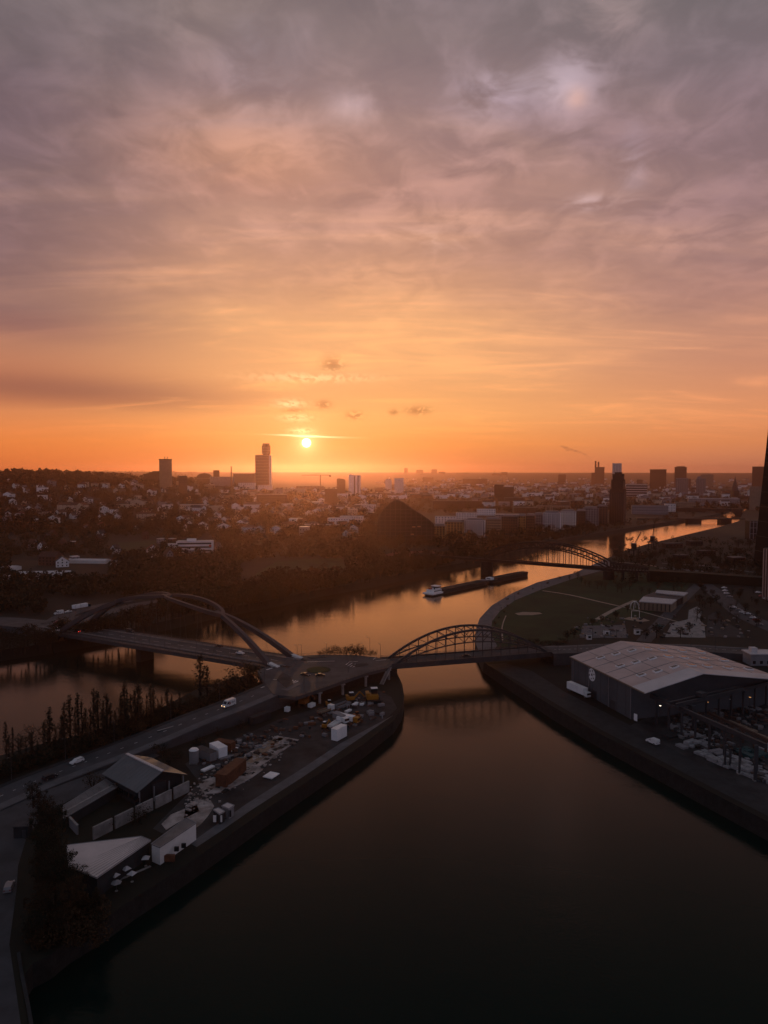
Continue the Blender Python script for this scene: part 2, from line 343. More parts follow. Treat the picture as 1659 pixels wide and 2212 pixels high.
ORD = ['leftmost', 'second from left', 'third from left', 'fourth from left', 'fifth from left', 'sixth from left', 'seventh from left', 'eighth from left', 'ninth from left', 'tenth from left', 'eleventh from left', 'twelfth from left', 'thirteenth from left', 'fourteenth from left', 'fifteenth from left', 'sixteenth from left', 'seventeenth from left', 'eighteenth from left', 'nineteenth from left', 'twentieth from left'] + [f'twenty-{k} from left' for k in ('first', 'second', 'third', 'fourth', 'fifth', 'sixth', 'seventh', 'eighth', 'ninth')] + ['thirtieth from left'] + [f'thirty-{k} from left' for k in ('first', 'second', 'third', 'fourth', 'fifth', 'sixth', 'seventh', 'eighth', 'ninth')]
REG = {}
def reg(o, one, many, group):      # label that may need an ordinal once all its look-alikes are known
    REG.setdefault((one, many, group), []).append(o); o['label'] = one; o['group'] = group; return o
def settle_labels():
    for (one, many, group), os_ in REG.items():
        if len(os_) > 1 and len(os_) <= 39:
            for k, o in enumerate(sorted(os_, key=lambda o: pix(o.location)[0])): o['label'] = ('rightmost' if k == len(os_) - 1 else ORD[k]) + ' of the ' + many
# ================================================================== SETTING
# ---- water
wm = bpy.data.materials.new('river_water'); wm.use_nodes = True; t = wm.node_tree; t.nodes.clear()
wo = t.nodes.new('ShaderNodeOutputMaterial'); mx = t.nodes.new('ShaderNodeMixShader'); df = t.nodes.new('ShaderNodeBsdfDiffuse'); gl = t.nodes.new('ShaderNodeBsdfGlossy'); fr = t.nodes.new('ShaderNodeFresnel')
df.inputs['Color'].default_value = (0.0035, 0.0140, 0.0120, 1); gl.inputs['Color'].default_value = (1.0, 0.80, 0.64, 1); gl.inputs['Roughness'].default_value = 0.06; g0 = t.nodes.new('ShaderNodeNewGeometry'); n0 = t.nodes.new('ShaderNodeTexNoise'); n0.inputs['Scale'].default_value = 0.012; n0.inputs['Detail'].default_value = 4; m0 = t.nodes.new('ShaderNodeMapRange'); m0.inputs[1].default_value = .4; m0.inputs[2].default_value = .65; m0.inputs[3].default_value = .05; m0.inputs[4].default_value = .15; t.links.new(g0.outputs['Position'], n0.inputs['Vector']); t.links.new(n0.outputs[0], m0.inputs[0]); t.links.new(m0.outputs[0], gl.inputs['Roughness']); fr.inputs['IOR'].default_value = 1.33
pw_ = t.nodes.new('ShaderNodeMath'); pw_.operation = 'POWER'; pw_.inputs[1].default_value = 1.6; ml = t.nodes.new('ShaderNodeMath'); ml.operation = 'MULTIPLY'; ml.inputs[1].default_value = 2.8; ml.use_clamp = True
t.links.new(fr.outputs[0], pw_.inputs[0]); t.links.new(pw_.outputs[0], ml.inputs[0]); t.links.new(ml.outputs[0], mx.inputs[0]); t.links.new(df.outputs[0], mx.inputs[1]); t.links.new(gl.outputs[0], mx.inputs[2]); t.links.new(mx.outputs[0], wo.inputs[0])
g = t.nodes.new('ShaderNodeNewGeometry'); bp1 = t.nodes.new('ShaderNodeBump'); bp2 = t.nodes.new('ShaderNodeBump')
for bp, sc, st, dist, scale3 in ((bp1, 0.8, 0.16, 0.3, (1, 1.8, 1)), (bp2, 0.06, 0.06, 1.2, (1, 2.2, 1))):
    mp = t.nodes.new('ShaderNodeMapping'); mp.inputs['Scale'].default_value = scale3; mp.inputs['Rotation'].default_value = (0, 0, 0.3)
    n = t.nodes.new('ShaderNodeTexNoise'); n.inputs['Scale'].default_value = sc; n.inputs['Detail'].default_value = 3; n.inputs['Distortion'].default_value = 0.4
    t.links.new(g.outputs['Position'], mp.inputs[0]); t.links.new(mp.outputs[0], n.inputs['Vector']); t.links.new(n.outputs[0], bp.inputs['Height'])
    bp.inputs['Strength'].default_value = st; bp.inputs['Distance'].default_value = dist
t.links.new(bp1.outputs[0], bp2.inputs['Normal']); t.links.new(bp2.outputs[0], gl.inputs['Normal'])
MT['water'] = wm
w = MB(); w.face([(-2500, -400, 0), (2500, -400, 0), (2500, 2600, 0), (-2500, 2600, 0)]); struct(w, 'river_water', 'water')

# ---- ground: south bank, hills, city and north bank as one sheet with a cut shoreline
SOUTH = [P(x, y, 0).xy for x, y in ((-420, 1500), (-150, 1450), (0, 1424), (110, 1408), (240, 1386), (400, 1348), (480, 1330), (591, 1309), (688, 1287), (791, 1269), (900, 1245), (1000, 1226), (1066, 1212), (1130, 1197), (1220, 1171), (1300, 1157), (1400, 1140), (1480, 1127), (1545, 1116))]
SOUTH += [P(1580, 1104, 0).xy, P(1604, 1097, 0).xy]
NORTH = [P(x, y, 0).xy for x, y in ((1618, 1100), (1605, 1112), (1596, 1131), (1555, 1144), (1490, 1160), (1440, 1173), (1396, 1184), (1354, 1197), (1310, 1216))]
NORTH += [P(x, y, 5).xy for x, y in ((1240, 1238), (1160, 1258), (1105, 1282), (1062, 1308), (1036, 1336), (1028, 1360), (1028, 1392), (1045, 1430), (1110, 1473), (1200, 1530), (1300, 1587), (1420, 1650), (1540, 1713), (1659, 1775), (1850, 1880))]
OUT = [(420, 60), (3000, 200), (13500, 3000), (13500, 13500), (-13500, 13500), (-13500, 3000), (-3000, 420)]
OUT = [Vector(p) for p in OUT]
def sheet(outline, zf, inner, name, m, skirt=None, slope=0.0, kind='structure'):
    n = len(outline); vs = [Vector((p[0], p[1])) for p in outline] + [Vector(p) for p in inner]
    v2, e2, f2, *_ = delaunay_2d_cdt(vs, [], [list(range(n))], 1, 1e-4)
    mb = MB(); mb.raw([(p[0], p[1], zf(p[0], p[1])) for p in v2], [tuple(f) for f in f2])
    fl = []
    for f in mb.f:
        a, b_, c = [Vector(mb.v[i]) for i in f[:3]]
        fl.append(f if (b_ - a).cross(c - a).z > 0 else f[::-1])
    mb.f = fl
    o = struct(mb, name, m); return o
inner = []
dist = 320.0
while dist < 13000:
    for k in range(-33, 34):
        a = rad(k * 1.25); p = (dist * math.sin(a) + R.uniform(-.1, .1) * dist * .02, dist * math.cos(a))
        inner.append(p)
    dist *= 1.055
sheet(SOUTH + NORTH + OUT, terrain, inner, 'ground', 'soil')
def wall_strip(pts, z0, z1, name, m, batter=0.0):
    mb = MB()
    for a, b_ in zip(pts[:-1], pts[1:]):
        d = Vector((b_[0] - a[0], b_[1] - a[1])).normalized(); nrm = Vector((d.y, -d.x)) * batter
        mb.face([(a[0], a[1], z1), (b_[0], b_[1], z1), (b_[0] + nrm.x, b_[1] + nrm.y, z0), (a[0] + nrm.x, a[1] + nrm.y, z0)])
    return struct(mb, name, m)
wall_strip(SOUTH, -1.5, 5.0, 'river_embankment', 'soil', 6.0)
wall_strip(NORTH, -1.5, 5.0, 'quay_wall', 'stone', 0.8)

# ---- mole (harbour peninsula)
MOLE = [P(*a, z).xy for a, z in (((0, 1664), 0), ((100, 1634), 0), ((230, 1604), 0), ((330, 1566), 0), ((430, 1510), 0), ((500, 1490), 0), ((545, 1478), 0), ((556, 1447), 11), ((600, 1432), 11), ((632, 1416), 11), ((700, 1412), 11), ((770, 1414), 11), ((838, 1421), 11))]
MOLE += [P(*a, 5).xy for a in ((857, 1452), (869, 1478), (873, 1505), (868, 1530), (850, 1557), (820, 1580), (790, 1604), (745, 1634), (700, 1664), (655, 1694), (591, 1737), (540, 1773), (475, 1818), (425, 1852), (349, 1903), (290, 1940), (218, 1990), (150, 2030), (110, 2062), (70, 2082), (50, 2110), (62, 2212), (80, 2330))]
MOLE += [Vector((-75, 70)), Vector((-260, 60)), P(-260, 1730, 0).xy]
mi_ = [(R.uniform(-240, 10), R.uniform(70, 345)) for _ in range(500)]
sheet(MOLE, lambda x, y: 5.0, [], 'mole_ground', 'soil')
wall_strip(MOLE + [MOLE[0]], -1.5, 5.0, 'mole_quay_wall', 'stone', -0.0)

# ---- haze: one closed box round camera and scene, sky outside
hz = MB(); hz.prism([(-14000, -2500), (14000, -2500), (14000, 14000), (-14000, 14000)], -4.0, 215.0)
hm = bpy.data.materials.new('haze'); hm.use_nodes = True; t = hm.node_tree; t.nodes.clear()
pv = t.nodes.new('ShaderNodeVolumePrincipled'); mo = t.nodes.new('ShaderNodeOutputMaterial'); t.links.new(pv.outputs[0], mo.inputs['Volume'])
pv.inputs['Color'].default_value = (0.95, 0.54, 0.40, 1); pv.inputs['Density'].default_value = HAZE_DENSITY; pv.inputs['Anisotropy'].default_value = 0.84
MT['haze'] = hm; ho = hz.build('haze', 'haze'); ho['kind'] = 'stuff'

# ---- flat sheets on the land
def flat(name, m, pts, z, kind='structure', lift=0.02):
    mb = MB(); pts = [(p[0], p[1]) for p in pts]; a = sum(pts[i][0] * pts[(i + 1) % len(pts)][1] - pts[(i + 1) % len(pts)][0] * pts[i][1] for i in range(len(pts)))
    mb.face([(x, y, z + lift) for x, y in (pts if a > 0 else pts[::-1])]); o = mb.build(name, m); o['kind'] = kind; return o
def fx(z, *pp): return [P(x, y, z) for x, y in pp]
def ribbon(name, m, pts, w, lift=0.02, side=None):
    mb = MB(); n = len(pts); Ls, Rs = [], []
    for i, p in enumerate(pts):
        p = Vector(p); d = Vector(pts[min(i + 1, n - 1)]) - Vector(pts[max(i - 1, 0)]); d.z = 0; d.normalize(); s_ = Vector((-d.y, d.x, 0)); ww = np.interp(i / (n - 1) * (len(w) - 1), range(len(w)), w) if isinstance(w, (list, tuple)) else w
        Ls.append(p + s_ * ww / 2 + Vector((0, 0, lift))); Rs.append(p - s_ * ww / 2 + Vector((0, 0, lift)))
    for i in range(n - 1): mb.face([Rs[i], Rs[i + 1], Ls[i + 1], Ls[i]])
    if side is not None:
        for i in range(n - 1):
            for a, b_ in ((Rs[i], Rs[i + 1]), (Ls[i + 1], Ls[i])): mb.face([a, b_, (b_.x, b_.y, side), (a.x, a.y, side)][::-1])
    o = mb.build(name, m); o['kind'] = 'structure'; return o
def smooth_path(pts, k=6):
    out = []
    for i in range(len(pts) - 1):
        p0 = Vector(pts[max(i - 1, 0)]); p1 = Vector(pts[i]); p2 = Vector(pts[i + 1]); p3 = Vector(pts[min(i + 2, len(pts) - 1)])
        for j in range(k):
            u = j / k; out.append(0.5 * ((2 * p1) + (p2 - p0) * u + (2 * p0 - 5 * p1 + 4 * p2 - p3) * u * u + (3 * p1 - p0 - 3 * p2 + p3) * u ** 3))
    out.append(Vector(pts[-1])); return out

# promontory road: from the roundabout deck down to the left
road_c = smooth_path([P(640, 1464, 11.0), P(575, 1493, 10.8), P(500, 1524, 10.0), P(425, 1552, 9.0), P(330, 1592, 7.6), P(240, 1627, 6.4), P(165, 1655, 5.6), P(80, 1688, 5.2), P(10, 1718, 5.2), P(-120, 1775, 5.2)])
ribbon('road', 'asphalt', road_c, 15.5, 0.0, side=4.8)
def offs(pts, d, dz=0):
    out = []
    for i, p in enumerate(pts):
        a = pts[min(i + 1, len(pts) - 1)] - pts[max(i - 1, 0)]; a.z = 0; a.normalize(); out.append(p + Vector((-a.y, a.x, 0)) * d + Vector((0, 0, dz)))
    return out
ribbon('pavement', 'pave', offs(road_c[2:], 5.6), 3.6, 0.10, side=4.9)
ribbon('pavement', 'darkconc', offs(road_c[4:], -6.6), 1.8, 0.10, side=4.9)
RC = road_c
for i in range(8, len(road_c) - 3, 2):
    mb = MB(); a, b_ = road_c[i], road_c[i] + (road_c[i + 1] - road_c[i]) * 0.45
    a, b_ = offs([a, b_], -0.6, 0.03); mb.bar(a, b_, 0.18, 0.01); o = mb.build('road_marking', 'mark'); o['kind'] = 'structure'
# roundabout deck
DECKZ = 11.0
RB = fx(DECKZ, (556, 1449), (590, 1433), (630, 1417.5), (700, 1413.5), (770, 1415), (838, 1422.5), (851, 1431), (842, 1441), (790, 1454), (740, 1471), (690, 1489), (640, 1505), (590, 1500), (572, 1476))
mb = MB(); mb.prism([p.xy for p in RB], 9.6, DECKZ - 0.02); struct(mb, 'roundabout_deck', 'asphalt')
mb = MB(); mb.prism([p.xy for p in fx(DECKZ, (560, 1450), (630, 1419), (835, 1423), (838, 1438), (760, 1455), (655, 1480), (585, 1480))], 4.9, 9.6); struct(mb, 'embankment', 'stone')
# retaining wall and columns under the deck's lower edge
low_edge = fx(DECKZ, (840, 1441.5), (790, 1455), (740, 1472), (690, 1490), (640, 1506), (560, 1530), (490, 1552))
for i, p in enumerate(low_edge[:4]):
    o = thing('deck_column', 'x', 'column', (p.x, p.y + 0.9, 5.0)); reg(o, 'concrete column under the edge of the roundabout deck', 'concrete columns under the roundabout deck', 'columns under the roundabout deck')
    mb = MB(); mb.cyl(0, 0, 0, 0.55, 4.4, 12); mb.build('shaft', 'concrete', o); mb = MB(); mb.box(0, 0, 4.3, 2.2, 1.2, 0.28); mb.build('capital', 'concrete', o)
def railing(name, label, pts, h=1.1, step=2.4, m='steel', rails=(0.35, 0.7, 1.05), post=0.09, cat='railing'):
    o = thing(name, label, cat, pts[0]); o0 = Vector(pts[0]); mb = MB(); pm = MB(); pm.box(0, 0, 0, post, post, h); me = pm.mesh('post', m); k = 0
    for a, b_ in zip(pts[:-1], pts[1:]):
        a, b_ = Vector(a) - o0, Vector(b_) - o0
        for r in rails: mb.bar(a + Vector((0, 0, r)), b_ + Vector((0, 0, r)), 0.05)
        n = max(1, int((b_ - a).length / step))
        for j in range(n):
            pst = link('post', me, o); pst.location = a + (b_ - a) * (j / n)
    mb.build('rails', m, o); return o
railing('deck_railing', 'dark railing along the yard side of the roundabout deck', low_edge)
railing('deck_railing', 'dark railing along the river edge behind the roundabout', fx(DECKZ, (634, 1417), (700, 1413), (770, 1414.5), (836, 1422)))
# roundabout island, kerb ring, splitters, crossings
rc0 = P(688, 1447, DECKZ)
mb = MB(); mb.cyl(rc0.x, rc0.y, DECKZ, 5.6, 0.10, 32); struct(mb, 'kerb', 'darkconc')
isl = MB(); isl.cyl(rc0.x, rc0.y, DECKZ + 0.10, 5.3, 0.12, 28, 0, 4.6); struct(isl, 'roundabout_island', 'grass')
for k, pp in enumerate((((598, 1468), (610, 1452), (628, 1462), (634, 1478), (618, 1486)), ((762, 1436), (792, 1432), (796, 1436), (770, 1441)), ((664, 1420), (700, 1417.5), (705, 1420), (672, 1423)))):
    mb = MB(); mb.prism([p.xy for p in fx(DECKZ, *pp)], DECKZ, DECKZ + 0.14); struct(mb, 'traffic_island', 'yard')
def stripe(a, b_, w, z=DECKZ, lift=0.012):
    mb = MB(); a, b_ = P(*a, z), P(*b_, z); d = (b_ - a).normalized(); s_ = Vector((-d.y, d.x, 0)) * w / 2; u = Vector((0, 0, lift))
    mb.face([a - s_ + u, b_ - s_ + u, b_ + s_ + u, a + s_ + u]); o = mb.build('road_marking', 'mark'); o['kind'] = 'structure'
Z6 = lambda x, y: q(600, 1840, x, y)
for a, b_ in (((640, 722), (692, 706)), ((722, 696), (752, 686)), ((765, 683), (800, 683)), ((808, 676), (850, 674)), ((812, 664), (850, 655)), ((820, 650), (868, 640)), ((845, 635), (880, 628))): stripe(Z6(*a), Z6(*b_), 0.9)
for a, b_ in (((760, 812), (788, 794)), ((776, 818), (800, 802)), ((795, 824), (815, 812)), ((835, 826), (868, 808)), ((850, 834), (890, 812)), ((868, 836), (908, 816)), ((820, 846), (870, 834))): stripe(Z6(*a), Z6(*b_), 0.55)
stripe(Z6(696, 803), Z6(762, 808), 0.3); stripe(Z6(592, 874), Z6(622, 864), 0.5)
for a, b_ in (((1310, 680), (1335, 660)), ((1325, 690), (1365, 664)), ((1345, 695), (1390, 672)), ((1365, 700), (1420, 676)), ((1335, 655), (1410, 652)), ((1540, 635), (1560, 620)), ((1560, 645), (1650, 636)), ((985, 655), (1215, 648))): stripe(Z6(*a), Z6(*b_), 0.35)

# yard on the mole
flat('yard_asphalt', 'yard', fx(5, (845, 1505), (800, 1482), (700, 1525), (600, 1555), (520, 1592), (470, 1605), (400, 1650), (430, 1690), (330, 1790), (350, 1800), (430, 1820), (475, 1790), (540, 1748), (655, 1672), (745, 1612), (820, 1566), (858, 1530)), 5.0)
flat('quay_path', 'pave', fx(5, (850, 1545), (745, 1617), (655, 1678), (540, 1752), (475, 1797), (425, 1830), (410, 1822), (470, 1780), (535, 1735), (650, 1662), (735, 1606)), 5.0, lift=0.04)
flat('yard_road', 'asphalt', fx(5, (20, 1735), (120, 1700), (250, 1652), (330, 1625), (345, 1632), (240, 1680), (120, 1745), (60, 1800), (30, 1900)), 5.0)
flat('quay_road', 'asphalt', fx(5, (-40, 1720), (25, 1725), (55, 1790), (40, 1850), (36, 1920), (20, 2040), (45, 2212), (60, 2300), (-150, 2300), (-90, 1900)), 5.0, lift=0.03)
mb = MB(); pts = fx(5, (40, 2060), (48, 2110), (62, 2180), (75, 2260)); ribbon('kerb', 'darkconc', pts, 0.6, 0.35, side=5)

# north bank: promenade, lawns, paths
prom_o = [Vector((p.x, p.y, 5)) for p in NORTH[8:17]]
inner_edge = fx(5, (1074, 1395), (1060, 1368), (1063, 1342), (1080, 1320), (1112, 1297), (1170, 1273), (1250, 1246), (1325, 1226))
flat('promenade', 'pave', prom_o + inner_edge, 5.0)
flat('lawn', 'grass', inner_edge[::-1][1:] + fx(5, (1074, 1397), (1180, 1392), (1270, 1375), (1330, 1345), (1400, 1330), (1480, 1280), (1500, 1240), (1400, 1222)), 5.0, lift=0.03)
def path(pp, w, m='gravelpath', z=5.0, lift=0.06): return ribbon('path', m, smooth_path(fx(z, *pp), 3), w, lift)
path(((1172, 1276), (1230, 1285), (1300, 1301), (1336, 1309)), 2.4)
path(((1290, 1338), (1325, 1318), (1372, 1297)), 3.6)
path(((1336, 1309), (1400, 1325), (1470, 1345), (1500, 1352)), 1.6)
path(((1086, 1384), (1084, 1362), (1087, 1345), (1093, 1330)), 0.7)
path(((1240, 1228), (1310, 1231), (1380, 1233)), 1.6); path(((1325, 1214), (1380, 1218), (1420, 1224)), 3.0)
path(((1430, 1217), (1520, 1222), (1640, 1238)), 5.0, 'pave'); path(((1430, 1226), (1480, 1231), (1540, 1236)), 14, 'pave')
flat('sand_patch', 'sand', fx(5, (1112, 1325), (1130, 1322), (1165, 1323), (1172, 1326), (1150, 1329), (1120, 1329)), 5.0, lift=0.08)
flat('sand_patch', 'sand', fx(5, (1345, 1337), (1360, 1333), (1390, 1336), (1404, 1341), (1385, 1344)), 5.0, lift=0.08)
ribbon('street', 'asphalt', smooth_path(fx(5, (1390, 1386), (1440, 1332), (1480, 1290), (1510, 1262))), 8, 0.05)
ribbon('street', 'asphalt', smooth_path(fx(5, (1520, 1262), (1560, 1290), (1610, 1330), (1700, 1370))), 14, 0.05)
ribbon('street', 'asphalt', smooth_path(fx(5, (1530, 1258), (1600, 1256), (1680, 1262))), 16, 0.045)
flat('skate_plaza', 'concrete', fx(5, (1436, 1376), (1452, 1346), (1486, 1338), (1488, 1318), (1506, 1310), (1516, 1318), (1512, 1340), (1522, 1350), (1524, 1378)), 5.0, lift=0.07)
flat('plaza', 'darkconc', fx(5, (1524, 1375), (1530, 1330), (1545, 1322), (1570, 1345), (1600, 1362), (1610, 1378)), 5.0, lift=0.06)
flat('skate_plaza', 'pave', fx(5, (1252, 1378), (1258, 1352), (1350, 1350), (1356, 1378)), 5.0, lift=0.07)
# approach road east of the truss bridge, harbour quay road by the big hall
app = smooth_path([P(1185, 1404, 11.0), P(1240, 1402, 11.0), P(1330, 1398, 10.2), P(1480, 1399, 9.0), P(1560, 1403, 8.4), P(1700, 1412, 8.0)])
ribbon('road', 'asphalt', app, 15, 0.0, side=4.8); ribbon('pavement', 'pave', offs(app, 5.8), 2.2, 0.12, side=5)
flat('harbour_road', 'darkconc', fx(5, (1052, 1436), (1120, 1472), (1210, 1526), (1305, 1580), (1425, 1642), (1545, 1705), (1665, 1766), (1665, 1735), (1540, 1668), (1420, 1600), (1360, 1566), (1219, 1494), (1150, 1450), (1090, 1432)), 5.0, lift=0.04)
flat('harbour_yard', 'yard', fx(5, (1360, 1568), (1420, 1600), (1540, 1668), (1665, 1735), (1900, 1700), (1900, 1500), (1500, 1500)), 5.0, lift=0.03)
# south bank road and left junction
ribbon('road', 'asphalt', smooth_path([P(110, 1349, 10.5), P(60, 1346, 9), P(0, 1341, 7), P(-120, 1338, 5.5)]), 22, 0.0, side=4.8)
ribbon('road', 'asphalt', smooth_path([P(140, 1345, 10.3), P(200, 1330, 9), P(255, 1316, 7), P(310, 1303, 5.6), P(360, 1296, 5.2)]), [22, 16, 12, 11, 11], 0.01, side=4.8)
ribbon('road', 'asphalt', smooth_path([P(120, 1345, 10.3), P(150, 1325, 9), P(215, 1308, 7), P(280, 1297, 5.6)]), [16, 12, 10, 10], 0.005, side=4.8)
flat('sports_field', 'grass', [G(*p) for p in ((545, 1246), (600, 1212), (735, 1206), (760, 1222), (690, 1250))], 5.0, lift=0.15)
flat('sports_field', 'grass', [G(*p) for p in ((240, 1176), (300, 1163), (345, 1168), (330, 1186), (260, 1194))], 5.6, lift=0.3)
flat('running_track', 'track', [G(*p) for p in ((820, 1203), (850, 1193), (930, 1190), (960, 1199), (900, 1206))], 5.0, lift=0.2)

for i in range(2, len(app) - 2, 1):
    mb = MB(); a, b_ = app[i], app[i] + (app[i + 1] - app[i]) * .4; mb.bar(a + Vector((0, 0, .02)), b_ + Vector((0, 0, .02)), .18, .01); o = mb.build('road_marking', 'mark'); o['kind'] = 'structure'
# ================================================================== BRIDGES
def local(o, pts):
    c, s_ = math.cos(-o.rotation_euler[2]), math.sin(-o.rotation_euler[2]); l = o.location
    return [Vector((c * (p[0] - l.x) - s_ * (p[1] - l.y), s_ * (p[0] - l.x) + c * (p[1] - l.y), p[2] - l.z)) for p in pts]
# ---- arch road bridge with two weaving ribs (local x along the deck from the promontory)
A = P(607, 1428, DECKZ); B = P(110, 1350, DECKZ)
ab = thing('arch_bridge', 'grey road bridge with two weaving arch ribs crossing the river arm at left', 'bridge', (A.x, A.y, 0), heading(A, B))
LEN = (B - A).length + 2
mb = MB(); mb.box(LEN / 2 - 5, 0, 9.2, LEN + 10, 15.0, 1.78); mb.build('deck', 'steel', ab)
for s_ in (-1, 1):
    mb = MB(); mb.box(LEN / 2 - 4, s_ * 9.4, 9.5, LEN + 6, 3.7, 1.2); mb.build('side_walkway', 'steel', ab)
    mb = MB(); mb.box(LEN / 2 - 4, s_ * 11.35, 9.0, LEN + 6, 0.25, 1.9); mb.build('edge_girder', 'trusssteel', ab)
dm_ = MB(); dm_.box(0, 0, 0, 4.0, .18, .012); dme = dm_.mesh('lane_marking', 'mark')
for i in range(20): x = link('lane_marking', dme, ab); x.location = (4 + i * 8.6, 0, 11.022)
mb = MB(); mb.box(LEN / 2 - 5, 0, 10.99, LEN + 10, 11.5, 0.03); mb.build('road_surface', 'asphalt', ab)
def rib_pt(t, sgn):
    z = DECKZ + 25 * (1 - ((t - 73) / 73) ** 2); k = t / 36.5
    if k <= 1: s_ = 8.2 * (1 - k) ** 0.9
    elif k >= 3: s_ = 8.2 * (k - 3) ** 0.9
    else: s_ = 6.4 * abs(math.sin(math.pi * (k - 1))) ** 0.55
    return Vector((t, sgn * (0.55 + s_), z))
for sgn in (-1, 1):
    mb = MB(); ts = [i * 146 / 73 for i in range(74)]; prev = None
    for t_ in ts:
        p = rib_pt(t_, sgn); d = (rib_pt(min(146, t_ + 1), sgn) - rib_pt(max(0, t_ - 1), sgn)).normalized(); u = Vector((0, 1, 0)); u = (u - d * u.dot(d)).normalized(); n = d.cross(u)
        if n.z < 0: n = -n
        w_ = 0.58 + 0.66 * abs(t_ - 73) / 73; h_ = 0.7 + 0.62 * abs(t_ - 73) / 73
        ringp = [p + u * w_ + n * h_, p - u * w_ + n * h_, p - u * w_ * 0.8 - n * h_, p + u * w_ * 0.8 - n * h_]
        if prev:
            for i in range(4): mb.face([prev[i], prev[(i + 1) % 4], ringp[(i + 1) % 4], ringp[i]])
        prev = ringp
    mb.build('arch_rib', 'archsteel', ab)
    for t_ in (0, 146):
        mb = MB(); sx = 1 if t_ == 0 else -1; p = rib_pt(t_, sgn); mb.bar(p + Vector((-5.5 * sx, sgn * 0.5, -0.2)), p + Vector((0.3 * sx, 0, 1.1)), 2.2, 0.9); mb.build('foot_cap', 'offwhite', ab)
    hm_ = MB(); hm_.cyl(0, 0, 0, 0.06, 1, 6); hme = hm_.mesh('hanger', 'steel')
    for i in range(12):
        t_ = 14 + i * 10.7; p = rib_pt(t_, sgn); h_ = link('hanger', hme, ab); h_.location = (t_, sgn * 8.0, 10.7); v = p - Vector(h_.location)
        h_.rotation_euler = v.to_track_quat('Z', 'Y').to_euler(); h_.scale = (1, 1, v.length)
for t_ in (36.5, 73.6, 109.5):
    p = rib_pt(t_, 0); mb = MB(); mb.prism([(t_ - 3.2, -0.9), (t_ + 3.2, -0.9), (t_ + 3.2, 0.9), (t_ - 3.2, 0.9)], p.z - 0.7, p.z + 0.55, 0, top=lambda x, y: DECKZ + 25 * (1 - ((x - 73) / 73) ** 2) + 0.6); mb.build('crossing_plate', 'archsteel', ab)
for x_, w_ in ((1, 5), (90, 3.4), (LEN - 2, 6)):
    mb = MB(); mb.box(x_, 0, -1.5, w_, 14 if w_ != 3.4 else 9, 10.7); mb.build('pier', 'stone', ab)
pm = MB(); pm.box(0, 0, 0, 0.08, 0.08, 1.15); pme = pm.mesh('railing_post', 'steel')
for s_ in (-1, 1):
    mb = MB()
    for z_ in (0.35, 0.7, 1.1): mb.bar((-6, s_ * 11.2, 10.7 + z_), (LEN - 2, s_ * 11.2, 10.7 + z_), 0.06)
    mb.build('railing', 'steel', ab)
    for i in range(60): p_ = link('railing_post', pme, ab); p_.location = (-5 + i * 3.0, s_ * 11.2, 10.7)
    mb = MB(); mb.box(LEN / 2 - 4, s_ * 6.1, 11.0, LEN + 6, 0.35, 0.35); mb.build('kerb', 'concrete', ab)

